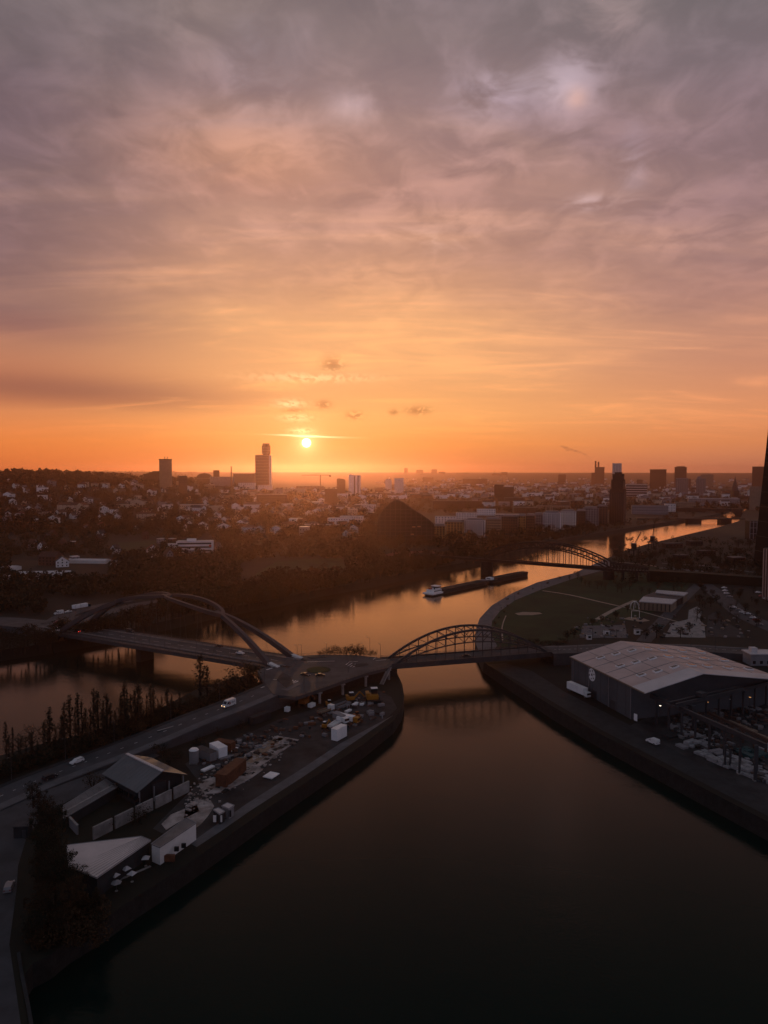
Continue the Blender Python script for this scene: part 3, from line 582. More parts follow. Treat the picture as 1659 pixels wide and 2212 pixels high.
# ---- crescent-truss bridge over the harbour mouth
A = P(850, 1428, 10.6); B = P(1166, 1404, 10.6)
tb = thing('truss_arch_bridge', 'old dark steel bridge with twin crescent trusses over the harbour mouth', 'bridge', (A.x, A.y, 0), heading(A, B))
LN = (B - A).length
mb = MB(); mb.box(LN / 2 + 4, 0, 9.0, LN + 16, 13.0, 1.55); mb.build('deck', 'trusssteel', tb)
mb = MB(); mb.box(LN / 2 + 4, 0, 10.56, LN + 16, 8.0, 0.03); mb.build('road_surface', 'asphalt', tb)
HT, HB = 13.0, 7.6
def top_z(u): return 11.0 + HT * (1 - (2 * u - 1) ** 2) + 0.2
def bot_z(u): return 10.9 + HB * (1 - (2 * u - 1) ** 2)
NP = 16
for s_ in (-1, 1):
    y_ = s_ * 5.6; mb = MB(); us = [i / 40 for i in range(41)]
    
    for a, b_ in zip(us[:-1], us[1:]): mb.bar((LN * a, y_, top_z(a)), (LN * b_ + 0.05, y_, top_z(b_)), 0.95, 1.0)
    mb.bar((-2, y_, 9.6), (0.1, y_, top_z(0)), 1.0, 1.0); mb.bar((LN + 2, y_, 9.6), (LN - 0.1, y_, top_z(1)), 1.0, 1.0)
    tr = mb.build('truss', 'trusssteel', tb)
    mb = MB()
    for a, b_ in zip(us[:-1], us[1:]): mb.bar((LN * a, y_, bot_z(a)), (LN * b_ + .05, y_, bot_z(b_)), 0.6, 0.5)
    mb.build('bottom_chord', 'trusssteel', tr)
    for i in range(1, NP):
        u = i / NP; mb = MB(); mb.bar((LN * u, y_, bot_z(u)), (LN * u, y_, top_z(u)), 0.36, 0.36); mb.build('web_post', 'trusssteel', tr)
        mb = MB(); mb.bar((LN * u, y_, 10.5), (LN * u, y_, bot_z(u)), 0.22, 0.22); mb.build('hanger', 'trusssteel', tr)
        v = (i + 1) / NP if u < 0.5 else (i - 1) / NP
        mb = MB(); mb.bar((LN * u, y_, top_z(u) - .3), (LN * v, y_, bot_z(v) + .1), 0.26, 0.26); mb.build('diagonal', 'trusssteel', tr)
    mb = MB(); mb.box(LN / 2, s_ * 6.6, 8.6, LN + 10, 0.4, 2.5); mb.build('edge_girder', 'trusssteel', tb)
    mb = MB()
    for z_ in (0.4, 0.75, 1.1): mb.bar((-4, s_ * 6.5, 10.9 + z_), (LN + 8, s_ * 6.5, 10.9 + z_), 0.06)
    mb.build('railing', 'steel', tb)
    pmm = MB(); pmm.box(0, 0, 0, 0.09, 0.09, 1.15)
    me = pmm.mesh('railing_post', 'steel')
    for i in range(34): p_ = link('railing_post', me, tb); p_.location = (-4 + i * 2.7, s_ * 6.5, 10.9)
    smm = MB(); smm.box(0, 0, 0, 0.16, 0.5, 1.9); me = smm.mesh('girder_stiffener', 'trusssteel')
    for i in range(12): p_ = link('girder_stiffener', me, tb); p_.location = (3 + i * 7.0, s_ * 6.75, 8.9)
for i in range(5, 12):
    u = i / NP; mb = MB(); mb.bar((LN * u, -5.6, top_z(u)), (LN * u, 5.6, top_z(u)), 0.3, 0.35); mb.build('wind_brace', 'trusssteel', tb)
for x_, w_ in ((-5, 9), (LN + 10, 14)):
    mb = MB(); mb.box(x_, 0, -1.5, w_, 15, 10.5); mb.build('abutment', 'stone', tb)
# graffiti panel and stair on the promontory abutment
Za = lambda x, y: q(600, 1840, x, y)
sp0, sp1 = P(*Za(1455, 810), 5), P(*Za(1580, 810), 5)
gp = thing('graffiti_panel', 'pale wall panel sprayed with a red letter shape under the bridge ramp', 'graffiti wall', sp0, heading(sp0, sp1))
Lg = (sp1 - sp0).length
mb = MB(); mb.box(Lg / 2, 0, 0, Lg, 0.4, 4.6); mb.build('panel', 'concrete', gp)
mb = MB(); mb.tube([(Lg * .40, -.24, 1.1), (Lg * .34, -.24, 2.6), (Lg * .44, -.24, 3.8), (Lg * .60, -.24, 3.9), (Lg * .66, -.24, 3.0), (Lg * .46, -.24, 2.5), (Lg * .68, -.24, 1.0)], 0.32, 6); mb.build('sprayed_letter', 'red', gp)
def stair(name, label, a, b_, w):
    o = thing(name, label, 'stair', a, heading(a, b_)); v = b_ - a; run = math.hypot(v.x, v.y); n = 18; st = MB(); st.box(0, 0, 0, run / n, w, 0.2); me = st.mesh('step', 'concrete')
    for i in range(n): s2 = link('step', me, o); s2.location = (run * (i + .5) / n, 0, v.z * i / n)
    for s_ in (-1, 1):
        mb = MB(); mb.bar((0, s_ * w / 2, -0.1), (run, s_ * w / 2, v.z - 0.1), 0.25, 0.45); mb.build('stringer', 'concrete', o)
        mb = MB(); mb.bar((0, s_ * w / 2, 1.0), (run, s_ * w / 2, v.z + 1.0), 0.07); mb.build('handrail', 'steel', o)
stair('stair', 'straight concrete stair leaning against the left end of the truss bridge', P(824, 1478, 5.1), P(842, 1441, 11.0), 1.6)

# ---- railway arch bridge
A = P(1052, 1207, 15); B = P(1315, 1227, 15)
rb = thing('railway_bridge', 'dark steel railway bridge with hanger arch far up the river', 'bridge', (A.x, A.y, 3), heading(A, B))
LN = (B - A).length
mb = MB(); mb.box(LN / 2 - 40, 0, 9.8, LN + 90, 9.0, 1.6); mb.build('deck', 'railsteel', rb)
def tz(u): return 18 + 14 * (1 - (2 * u - 1) ** 2)
def bz(u): return 12 + 14.5 * (1 - (2 * u - 1) ** 2)
for s_ in (-1, 1):
    y_ = s_ * 4.6; mb = MB(); us = [i / 22 for i in range(23)]
    for a, b_ in zip(us[:-1], us[1:]): mb.bar((LN * a, y_, tz(a)), (LN * b_, y_, tz(b_)), 1.2, 1.2)
    mb.bar((0, y_, 11), (0, y_, 18), 0.9); mb.bar((LN, y_, 11), (LN, y_, 18), 0.9)
    tr = mb.build('truss', 'railsteel', rb); mb = MB()
    for a, b_ in zip(us[:-1], us[1:]): mb.bar((LN * a, y_, bz(a)), (LN * b_, y_, bz(b_)), 1.0, 1.0)
    mb.build('bottom_chord', 'railsteel', tr)
    for i in range(1, 22):
        u = i / 22; mb = MB(); mb.bar((LN * u, y_, bz(u)), (LN * u, y_, tz(u)), 0.55); mb.build('web_post', 'railsteel', tr)
        if 2 < i < 20: mb = MB(); mb.bar((LN * u, y_, 11), (LN * u, y_, bz(u)), 0.42); mb.build('hanger', 'railsteel', tr)
        v = (i + 1) / 22 if u < 0.5 else (i - 1) / 22; mb = MB(); mb.bar((LN * u, y_, tz(u)), (LN * v, y_, bz(v)), 0.5); mb.build('diagonal', 'railsteel', tr)
    mb = MB(); mb.box(LN / 2 - 40, s_ * 4.7, 11.2, LN + 90, 0.25, 1.1); mb.build('parapet', 'railsteel', rb)
for i in range(2, 21, 2):
    u = i / 22; mb = MB(); mb.bar((LN * u, -4.6, tz(u)), (LN * u, 4.6, tz(u)), 0.4); mb.build('wind_brace', 'railsteel', rb)
for x_, w_ in ((0, 11), (LN, 9), (-60, 6)):
    mb = MB(); n = 14; pts = [(x_ + w_ / 2 * math.cos(2 * math.pi * i / n), 7.5 * math.sin(2 * math.pi * i / n)) for i in range(n)]; mb.prism(pts, -5, 9.9); mb.build('pier', 'stone', rb)
# low lattice span on the north bank
A2 = Vector((B.x, B.y, 0)); B2 = P(1400, 1231, 15); ls = thing('lattice_span', 'low lattice approach span of the railway on the north bank', 'bridge span', A2 + Vector((0.6, 0, 3)), heading(A2, B2)); L2 = (B2 - Vector((A2.x, A2.y, 15))).length
mb = MB(); mb.box(L2 / 2, 0, 9.9, L2, 8.6, 1.4); mb.build('deck', 'railsteel', ls)
for s_ in (-1, 1):
    mb = MB(); mb.bar((1, s_ * 4.4, 17), (L2, s_ * 4.4, 13.5), 0.9); tr = mb.build('truss', 'railsteel', ls)
    for i in range(12):
        x0 = 1 + (L2 - 1) * i / 12; x1 = 1 + (L2 - 1) * (i + 1) / 12; z0 = 17 - 3.5 * i / 12; z1 = 17 - 3.5 * (i + 1) / 12
        mb = MB(); mb.bar((x0, s_ * 4.4, 11.2), (x0, s_ * 4.4, z0), 0.6); mb.build('web_post', 'railsteel', tr)
        mb = MB(); mb.bar((x0, s_ * 4.4, z0), (x1, s_ * 4.4, 11.3), 0.5); mb.build('diagonal', 'railsteel', tr)
for x_ in (L2 * .35, L2 * .7, L2): mb = MB(); mb.box(x_, 0, 1.5, 2.2, 8, 8.4); mb.build('pier', 'stone', ls)
emb = [P(1400, 1231, 14.3), P(1500, 1236, 13.5), P(1700, 1250, 12)]
ribbon('railway_embankment', 'soil', emb, 12, 0, side=4.8)

# ---- far bridges upriver
A = P(1390, 1119, 9); B = P(1590, 1119, 9); fb = thing('flat_girder_bridge', 'flat dark girder bridge with one pier, before the stone arches', 'bridge', (A.x, A.y, 0), heading(A, B)); LF = (B - A).length
mb = MB(); mb.box(LF / 2, 0, 6.6, LF + 30, 14, 2.2); mb.build('deck', 'railsteel', fb)
xp = LF * (1498 - 1390) / 200.
mb = MB(); mb.box(xp, 0, -1, 26, 15, 7.7); mb.build('pier', 'stone', fb)
mb = MB(); mb.box(LF * .875, 0, -1, 22, 15, 7.7); mb.build('pier', 'stone', fb)
A = P(1505, 1107, 6); B = P(1604, 1110, 6); fb = thing('stone_arch_bridge', 'low stone bridge with two wide arches near the church spire', 'bridge', (A.x, A.y + 60, 0), heading(A, B)); LF = (B - A).length * 1.03
mb = MB(); xs = [0]; n = 14; prof = []
def arch_prof(x0, x1): return [(x0 + (x1 - x0) * i / n, -1 + 11.5 * math.sin(math.pi * min(1, max(0, i / n))) ** 0.7) for i in range(n + 1)]
pa = arch_prof(LF * .38, LF * .73) + arch_prof(LF * .80, LF * 1.1)
vs = [(-60, 0 - 1)] + pa + [(LF * 1.25, -1), (LF * 1.25, 13.5), (-60, 13.5)]
vb = [(x, -7, z) for x, z in vs]; vk = [(x, 7, z) for x, z in vs]; k = len(vs)
mb.raw(vb + vk, [tuple(range(k)), tuple(range(k, 2 * k))[::-1]] + [((i + 1) % k, i, k + i, k + (i + 1) % k) for i in range(k)]); mb.build('arches', 'railsteel', fb)
mb = MB(); mb.box(LF * .6, 0, 13.5, LF * 1.3, 14, 1.1); mb.build('parapet', 'railsteel', fb)
# ================================================================== BUILDINGS
WINME = {}
def winmesh(w, h, m='glass', frame=None):
    k = (round(w, 2), round(h, 2), m)
    if k not in WINME:
        mb = MB(); mb.box(0, 0, 0, w, 0.12, h); WINME[k] = mb.mesh('window', m)
    return WINME[k]
def windows(o, w, d, z0, floors, fh, cols, sides, ww=1.4, wh=1.5, m='glass', name='window', skip=0.0):
    """window panes set on the faces of a w x d block (local axes), sides from 'f' (-y) 'b' 'l' (-x) 'r'"""
    me = winmesh(ww, wh, m)
    for sd_ in sides:
        span = w if sd_ in 'fb' else d; n = cols if sd_ in 'fb' else max(2, int(cols * d / w))
        for f in range(floors):
            for c in range(n):
                if skip and R.random() < skip: continue
                a = -span / 2 + span * (c + 0.5) / n; z = z0 + f * fh + 0.9
                x = link(name, me, o)
                if sd_ == 'f': x.location = (a, -d / 2 - 0.02, z)
                elif sd_ == 'b': x.location = (a, d / 2 + 0.02, z)
                elif sd_ == 'l': x.location = (-w / 2 - 0.02, a, z); x.rotation_euler = (0, 0, rad(90))
                else: x.location = (w / 2 + 0.02, a, z); x.rotation_euler = (0, 0, rad(90))
def block(name, label, cat, loc, rot, w, d, h, wall, roof='flatroof', floors=0, cols=0, sides='fl', fh=3.0, ww=1.5, wh=1.5, group=None, parapet=0.5, cap=True, pent=None, band=None):
    o = thing(name, label, cat, loc, rot, group)
    mb = MB(); mb.box(0, 0, -6, w, d, h + 6); mb.build('wall', wall, o)
    if cap:
        mb = MB(); mb.box(0, 0, h, w + 0.4, d + 0.4, parapet); mb.build('roof', roof, o)
    if pent:
        mb = MB(); mb.box(pent[0], pent[1], h + parapet, pent[2], pent[3], pent[4]); mb.build('roof_storey', pent[5] if len(pent) > 5 else wall, o)
    if floors: windows(o, w, d, h - floors * fh, floors, fh, cols, sides, ww, wh)
    return o
def at_px(px0, px1, ybase, z=None):
    """ground anchor, width and facing for a facade between two pixel columns at the ground line ybase"""
    p = G((px0 + px1) / 2, ybase) if z is None else P((px0 + px1) / 2, ybase, z)
    d = p.y; return p, (px1 - px0) / F * d
def top_h(p, ytop):
    r = ray(pix(p)[0], ytop); t = p.y / r[1]; return CAMZ + r[2] * t - p.z

# ---- far hazy towers, each by its skyline silhouette: (x0, x1, ytop, ybase distance)
def tower(name, label, x0, x1, ytop, dist, wall='tan', cat='tower', rot=None, floors=0, cols=0, depth=None, **k):
    px = (x0 + x1) / 2; r = ray(px, 1030); s_ = dist / r[1]; p = Vector((r[0] * s_, dist, 0)); p.z = terrain(p.x, p.y)
    w = (x1 - x0) / F * dist; h = CAMZ + ray(px, ytop)[2] / ray(px, ytop)[1] * dist - p.z
    a = -math.atan2(p.x, p.y) if rot is None else rot
    return block(name, label, cat, p, a, w, depth or w * 0.8, h, wall, floors=floors, cols=cols, **k), w, h
o, w, h = tower('residential_tower', 'tall slab tower with two rooftop masts on the left horizon', 345, 371, 992, 2150, 'tan')
for x_ in (-w * .05, w * .15): mb = MB(); mb.cyl(x_, 0, h + .5, 0.9, 7, 6); mb.build('mast', 'steel', o)
mb = MB(); mb.box(0, 0, h - 3, w + 1.6, w * .8 + 1.6, 3.4); mb.build('crown_band', 'brown', o)
o = thing('stepped_apartment_block', 'hump shaped stepped block leaning against the tall slab tower', 'apartment block', G(333, 1046)); mb = MB(); u = 2000 / F
for k, (a, ww_) in enumerate(((34, 60), (44, 50), (50, 38), (56, 22))): mb = MB(); mb.box(6 * k * .5, 0, 0 if k == 0 else (30, 36, 40)[k - 1] * 1.0 - 4, ww_, 22, (34, 9, 7, 6)[k]); mb.build('storey_step', 'brown', o)
o, w, h = tower('office_block', 'small banded office block right of the hump shaped block', 386, 404, 1028, 1900, 'brown', 'office block', floors=5, cols=1, fh=3.6, ww=20, wh=1.5, sides='f')
o = thing('domed_building', 'broad building with domed roof and mast between the slab tower and the chimney', 'building', G(442, 1046)); dm = G(442, 1046).y
mb = MB(); mb.box(0, 0, -5, 30 * dm / F, 30, 26); mb.build('wall', 'brown', o)
mb = MB(); n = 9; vs = [(15 * dm / F * math.cos(math.pi * i / n) * 1.05, 22 + 17 * math.sin(math.pi * i / n)) for i in range(n + 1)]
mb.raw([(x, -15, z) for x, z in vs] + [(x, 15, z) for x, z in vs], [tuple(range(n + 1)), tuple(range(n + 1, 2 * n + 2))[::-1]] + [(i + 1, i, n + 1 + i, n + 2 + i) for i in range(n)]); mb.build('domed_roof', 'browntile', o)
mb = MB(); mb.cyl(0, 0, 38, 0.8, 7, 6); mb.build('mast', 'steel', o)
tower('apartment_block', 'lower annex block just right of the domed building', 461, 474, 1016, dm, 'brown', 'apartment block')
p = G(500, 1052); o = thing('chimney', 'slender lone chimney standing right of the domed building', 'chimney', p); hh = top_h(p, 1008)
mb = MB(); mb.cyl(0, 0, -3, 2.6, hh + 3, 12, 0, 1.9); mb.build('shaft', 'brown', o); mb = MB(); mb.cyl(0, 0, hh, 2.3, 1.5, 12); mb.build('rim', 'steel', o)
# landmark tower with cube on top
p = G(569, 1056); u = p.y / F; o = thing('landmark_tower', 'tall banded tower with a barrel shaped lookout on top, tallest on the skyline', 'tower', p, -math.atan2(p.x, p.y) - 0.18)
hb = top_h(p, 984); ht = top_h(p, 958); W_ = 30 * u
mb = MB(); mb.box(0, 0, -5, W_, W_ * .75, hb + 5); mb.build('wall', 'brown', o)
mb = MB(); mb.box(W_ * .5 + .8, 0, -5, 1.9, W_ * .75 + 1, hb + 5.5); mb.build('side_wall', 'offwhite', o)
bme = MB(); bme.box(0, 0, 0, W_ + .8, W_ * .75 + .8, 0.9); bme = bme.mesh('floor_band', 'greywall'); gme = MB(); gme.box(0, 0, 0, W_ * .92, 0.3, 2.4); gme = gme.mesh('window_band', 'glass')
nfl = int(hb / 5.2)
for i in range(nfl):
    x = link('floor_band', bme, o); x.location = (0, 0, 5 + i * 5.2); x = link('window_band', gme, o); x.location = (0, -W_ * .375 - .05, 7 + i * 5.2)
mb = MB(); mb.box(0, 0, hb, W_ + 1.2, W_ * .75 + 1.2, 1.0); mb.build('roof', 'greywall', o)
rr_ = 8.6 * u; cx_ = W_ * .22
mb = MB(); mb.cyl(cx_, 0, hb + 1, rr_ * .85, 4, 16); mb.build('neck', 'brown', o)
mb = MB(); mb.cyl(cx_, 0, hb + 5, rr_ * .95, 2, 16, 0, rr_ * 1.08); mb.cyl(cx_, 0, hb + 7, rr_ * 1.08, ht - hb - 15, 16); lk = mb.build('lookout_barrel', 'brown', o)
for i in range(3): mb = MB(); mb.cyl(cx_, 0, hb + 8 + i * (ht - hb - 15) / 3, rr_ * 1.12, 0.8, 16); mb.build('barrel_ring', 'greywall', lk)
mb = MB(); mb.cyl(cx_, 0, ht - 8, rr_ * .92, 8, 16, 0, rr_ * .86); mb.build('lookout_cap', 'brown', o)
# low white buildings round the tower foot
for k, (x0, x1, y0, yb, wl, lb) in enumerate(((455, 505, 1030, 1050, 'greywall', 'long pale low building left of the banded tower foot'), (505, 552, 1023, 1049, 'tan', 'hip roofed brown block beside the banded tower'), (516, 552, 1043, 1056, 'offwhite', 'white three storey block in front of the banded tower'),
      (558, 588, 1048, 1062, 'offwhite', 'white low block right below the banded tower'), (590, 660, 1056, 1066, 'cream', 'long low cream building right of the banded tower'), (640, 700, 1050, 1062, 'tan', 'low glinting shed row under the crane'))):
    p, w = at_px(x0, x1, yb); block('low_building', lb, 'building', p, 0, w, 22, max(4, top_h(p, y0)), wl, floors=2 if k != 4 else 1, cols=8, sides='f', fh=3.4)
o = bpy.data.objects['low_building.005']
for i in range(9): mb = MB(); mb.box(R.uniform(-.3, .48) * w, -11.2, R.uniform(1.5, 5.5), 1.6, .3, 1.0); mb.build('painted_glint', 'warmglow', o)  # emission stands in for sun glints on the shed front
# tower crane
p = G(692, 1062); o = thing('tower_crane', 'tower crane with long level jib near the setting sun', 'crane', p); hj = top_h(p, 1027); u = p.y / F
mb = MB(); mb.box(0, 0, 0, 3.0, 3.0, hj + 3); mb.build('mast', 'steel', o)
mb = MB(); mb.box(-19 * u, 0, hj, 42 * u, 2.2, 1.8); mb.build('jib', 'steel', o); mb = MB(); mb.box(12 * u, 0, hj, 22 * u, 2.2, 1.8); mb.build('counter_jib', 'steel', o)
mb = MB(); mb.box(21 * u, 0, hj - 5, 4 * u, 2.6, 5); mb.build('counterweight', 'darkconc', o); mb = MB(); mb.box(2, -2, hj - 4, 2.4, 2.4, 3); mb.build('cab', 'steel', o)
mb = MB(); mb.tube([(0, 0, hj + 7), (-22 * u, 0, hj + 1.8)], .25, 5); mb.build('tie_bar', 'steel', o)
# white slab with stripes and its neighbours
p, w = at_px(753.5, 778.5, 1071); o = thing('slab_tower', 'white slab tower with two dark vertical stripes', 'tower', p, 0.12); h = top_h(p, 1027)
mb = MB(); mb.box(0, 0, -5, w, 16, h + 5); mb.build('wall', 'white', o); mb = MB(); mb.box(0, 0, h, w * .98, 15, .8); mb.build('roof', 'flatroof', o)
for x_ in (-.02, .28): mb = MB(); mb.box(w * x_, -8.05, 0, w * .10, .3, h - 1); mb.build('window_stripe', 'glass', o)
mb = MB(); mb.box(-w * .32, 0, h + .8, w * .3, 9, 2.5); mb.build('roof_storey', 'white', o)
p, w = at_px(728, 746, 1072); o = thing('round_topped_tower', 'brown tower with rounded shoulder left of the white striped slab', 'tower', p, 0); h = top_h(p, 1035)
mb = MB(); mb.box(0, 0, -5, w, 18, h); mb.build('wall', 'brown', o); mb = MB(); pr = [(-w / 2, h - 5), (w / 2, h - 5), (w / 2 * .92, h - 2), (w * .25, h + 1), (-w * .3, h + 2.5), (-w / 2, h + 1)]
mb.raw([(x, -9, z) for x, z in pr] + [(x, 9, z) for x, z in pr], [tuple(range(6)), tuple(range(6, 12))[::-1]] + [((i + 1) % 6, i, 6 + i, 6 + (i + 1) % 6) for i in range(6)]); mb.build('roof', 'brown', o)
tower('brown_block', 'low wide brown block behind the round shouldered tower', 702, 728, 1056, 1750, 'brown', 'building')
# far haze silhouettes, centre
for k, (x0, x1, yt, dist, lb) in enumerate(((873, 881, 1008, 4200, 'thin faint round tower in the haze above the glass dome'), (899, 914, 1012, 4300, 'faint pair block in the haze, right of the thin tower'), (932, 944, 1011, 4100, 'faint block with flat cap in the central haze'),
      (948, 962, 1016, 4200, 'faint stepped block in the central haze'), (985, 1012, 1018, 4400, 'faint wide block in the haze, left of the mast building'), (1062, 1084, 1020, 3600, 'faint building with rooftop mast in the haze'), (1083, 1096, 1017, 3600, 'faint square block right of the mast building'),
      (913, 936, 1028, 3300, 'broad hazy slab below the flat capped block'), (1000, 1052, 1031, 2900, 'long brown hazy block with shed roof'), (1068, 1088, 1047, 2300, 'dark brown cubic block in the mid city'), (1088, 1110, 1052, 2250, 'dark lower block joined to the brown cube'),
      (1206, 1222, 1022, 3000, 'square hazy tower left of the power station'), (832, 846, 1036, 3200, 'pale hazy slab left above the glass dome'), (852, 872, 1033, 3100, 'pale twin slab above the glass dome'))):
    dist = dist * 2.6 if dist > 3500 else dist * 1.9 if dist > 2600 and k != 12 and k != 13 else dist
    o, w, h = tower('hazy_tower', lb, x0, x1, yt + (3 if dist > 5000 else 0), dist, 'brown' if k not in (12, 13) else 'offwhite', 'tower')
    if k == 5: mb = MB(); mb.box(-w * .2, 0, h, 5, 5, 34); mb.build('mast', 'steel', o)
    if k in (9, 10): windows(o, w, w * .8, 4, 7, 3.2, 7, 'f', 1.8, 1.6)
# power station with two stacks
o, w, h = tower('power_station', 'power station block with two tall stacks and drifting smoke', 1285, 1305, 1009, 5600, 'brown', 'power station')
for x_ in (-.42, -.12): mb = MB(); mb.cyl(w * x_, -w * .2, h - 6, 7, 50 if x_ < -.2 else 44, 12, 0, 6); st_ = mb.build('stack', 'darkbrick', o); mb = MB(); mb.cyl(w * x_, -w * .2, h + (44 if x_ < -.2 else 38), 6.4, 3.0, 12); mb.build('stack_rim', 'steel', st_)
mb = MB(); mb.box(-w * .6, 0, -5, w * .5, w * .6, h * .72); mb.build('annex', 'brown', o)
# right-hand skyline
for k, (x0, x1, yt, dist, wl, lb) in enumerate(((1405, 1438, 1014, 4200, 'brown', 'broad drum like brown block on the right skyline'), (1458, 1482, 1009, 4000, 'brown', 'brown tower with tapered crown on the right skyline'), (1461, 1486, 1033, 3000, 'greywall', 'grey slab standing in front of the tapered tower'),
      (1482, 1492, 1034, 3900, 'brown', 'narrow brown annex right of the tapered tower'), (1505, 1524, 1034, 3000, 'greywall', 'pale grey slab with rooftop cabin right of the tapered tower'), (1515, 1540, 1025, 4500, 'tan', 'hazy slab behind the pale grey cabin slab'),
      (1627, 1665, 1008, 3600, 'brown', 'flat dark slab beside the great black tower'), (1622, 1650, 1052, 1800, 'tan', 'gabled tan block below the flat dark slab'), (1323, 1342, 1001, 3200, 'offwhite', 'pale slab tower rising behind the dark stepped tower'), (1376, 1388, 1036, 4200, 'brown', 'small hazy block left of the drum like block'))):
    o, w, h = tower('skyline_block', lb, x0, x1, yt, dist, wl, 'tower')
    if k == 1: mb = MB(); mb.cyl(0, 0, h + .5, w * .42, 4, 8, 0, w * .3); mb.build('crown', 'brown', o)
    if k == 0: mb = MB(); mb.box(0, 0, h - 4, w + 3, w * .8 + 3, 4); mb.build('crown_band', 'brown', o)
    if k == 4: mb = MB(); mb.box(-w * .2, 0, h + .5, w * .4, 8, 9); mb.build('roof_storey', 'greywall', o)
    if k in (2, 4, 8): windows(o, w, w * .8, 6, int(h / 3.4) - 2, 3.4, 6, 'f', w / 6 * .7, 1.5)
# dark stepped brick tower
p = P(1334, 1132, 5); u = p.y / F; o = thing('brick_tower', 'dark brick high rise with stepped crown standing by the far river bend', 'tower', p, -0.5); W_ = 29 * u
zs = [top_h(p, y) for y in (1060, 1040, 1028, 1020)]
for k, (z, f) in enumerate(zip(zs, (1.0, .86, .72, .46))):
    mb = MB(); mb.box(0, 0, -3 if k == 0 else zs[k - 1], W_ * f, W_ * f, z + 3 if k == 0 else z - zs[k - 1]); st_ = mb.build('tier', 'darkbrick', o)
    if k < 3:
        pm_ = MB(); pm_.box(0, 0, 0, 1.6, 1.6, 5); me = pm_.mesh('pinnacle', 'darkbrick')
        for a in (-1, -.33, .33, 1):
            for b_ in (-1, -.33, .33, 1):
                if max(abs(a), abs(b_)) == 1: x = link('pinnacle', me, st_); x.location = (a * W_ * f * .46, b_ * W_ * f * .46, z - 1.5)
pl = MB(); pl.box(0, 0, 0, 1.0, .8, zs[0]); me = pl.mesh('pilaster', 'darkbrick')
for i in range(9):
    for sd_ in (0, 1):
        x = link('pilaster', me, o); a = (-.5 + i / 8) * W_; x.location = (a, -W_ / 2 - .3, 0) if sd_ == 0 else (-W_ / 2 - .3, a, 0)
for i in range(8):
    for sd_ in (0, 1):
        x = link('window_strip', winmesh(W_ / 9, zs[0] - 6), o); a = (-.5 + (i + .5) / 8) * W_; x.location = (a, -W_ / 2 - .02, 3) if sd_ == 0 else (-W_ / 2 - .02, a, 3)
        if sd_: x.rotation_euler = (0, 0, rad(90))
# white banded office
p, w = at_px(1353, 1396, 1074); o = thing('banded_office', 'office block with bright white floor bands right of the dark brick tower', 'office block', p, -.35); h = top_h(p, 1045)
mb = MB(); mb.box(0, 0, -3, w, 22, h + 2); mb.build('wall', 'glass', o); mb = MB(); mb.box(0, 0, h, w + 1, 23, .7); mb.build('roof', 'flatroof', o)
bm_ = MB(); bm_.box(0, 0, 0, w + 1.2, 23.2, 1.7); me = bm_.mesh('floor_band', 'white')
for i in range(6): x = link('floor_band', me, o); x.location = (0, 0, 2 + i * (h - 3) / 5.4)
# church with spire
p = G(1587, 1078); u = p.y / F; o = thing('church', 'church tower with tall needle spire near the far bridges', 'church', p); W_ = 13 * u
h1 = top_h(p, 1060)
mb = MB(); mb.box(0, 0, -3, W_, W_, h1 + 3); mb.build('tower', 'darkconc', o); mb = MB(); mb.cyl(0, 0, h1, W_ * .56, top_h(p, 1046) - h1, 8, 0, W_ * .34); mb.build('octagon', 'slate', o)
mb = MB(); mb.cyl(0, 0, top_h(p, 1046), W_ * .36, top_h(p, 1039) - top_h(p, 1046), 8, 0, W_ * .16); mb.cyl(0, 0, top_h(p, 1039), W_ * .16, top_h(p, 1028) - top_h(p, 1039), 8, 0, .2); mb.build('spire', 'slate', o)
mb = MB(); mb.box(W_ * 1.9, 6, -3, W_ * 2.8, W_ * 1.0, h1 * .45); mb.build('nave', 'darkconc', o)

# ---- the great dark glass building on the south bank
p0 = P(818, 1170, 5); p1 = P(938, 1168, 5); o = thing('glass_office_dome', 'great dark glass building with curved peaked roof above the river wood', 'office building', (p0 + p1) / 2, -.05)
w = (p1 - p0).length; u = p0.y / F; pr = []
for px, py in ((815, 1128), (820, 1110), (829, 1097), (842, 1085), (852, 1079), (857, 1078), (870, 1083), (890, 1097), (910, 1110), (926, 1121), (936, 1130)): pr.append(((px - 877) * u, top_h((p0 + p1) / 2, py)))
D_ = 52
base = [((936 - 877) * u, -3), ((815 - 877) * u, -3)]
vs = base + pr; k = len(vs); mb = MB(); mb.raw([(x, -D_ / 2, z) for x, z in vs] + [(x * .93, D_ / 2, z * .9 if z > 0 else z) for x, z in vs], [tuple(range(k))[::-1], tuple(range(k, 2 * k))] + [(i, (i + 1) % k, k + (i + 1) % k, k + i) for i in range(k)]); mb.build('glass_hull', 'towerglass', o)
for i in range(len(pr) - 1): mb = MB(); mb.bar((pr[i][0], -D_ / 2 - .2, pr[i][1]), (pr[i + 1][0], -D_ / 2 - .2, pr[i + 1][1]), .9, 1.2); mb.build('roof_edge', 'steel', o)
for i in range(11):
    x = (-56 + i * 11) * u; zt = np.interp(x, [a[0] for a in pr], [a[1] for a in pr]); mb = MB(); mb.box(x, -D_ / 2 - .15, 0, .5, .4, zt); mb.build('mullion', 'steel', o)
for i in range(9):
    z = 5 + i * 5.0; xs_ = [a[0] for a in pr if a[1] > z]
    if len(xs_) > 1: mb = MB(); mb.box((xs_[0] + xs_[-1]) / 2, -D_ / 2 - .1, z, xs_[-1] - xs_[0], .3, .5); mb.build('floor_band', 'steel', o)
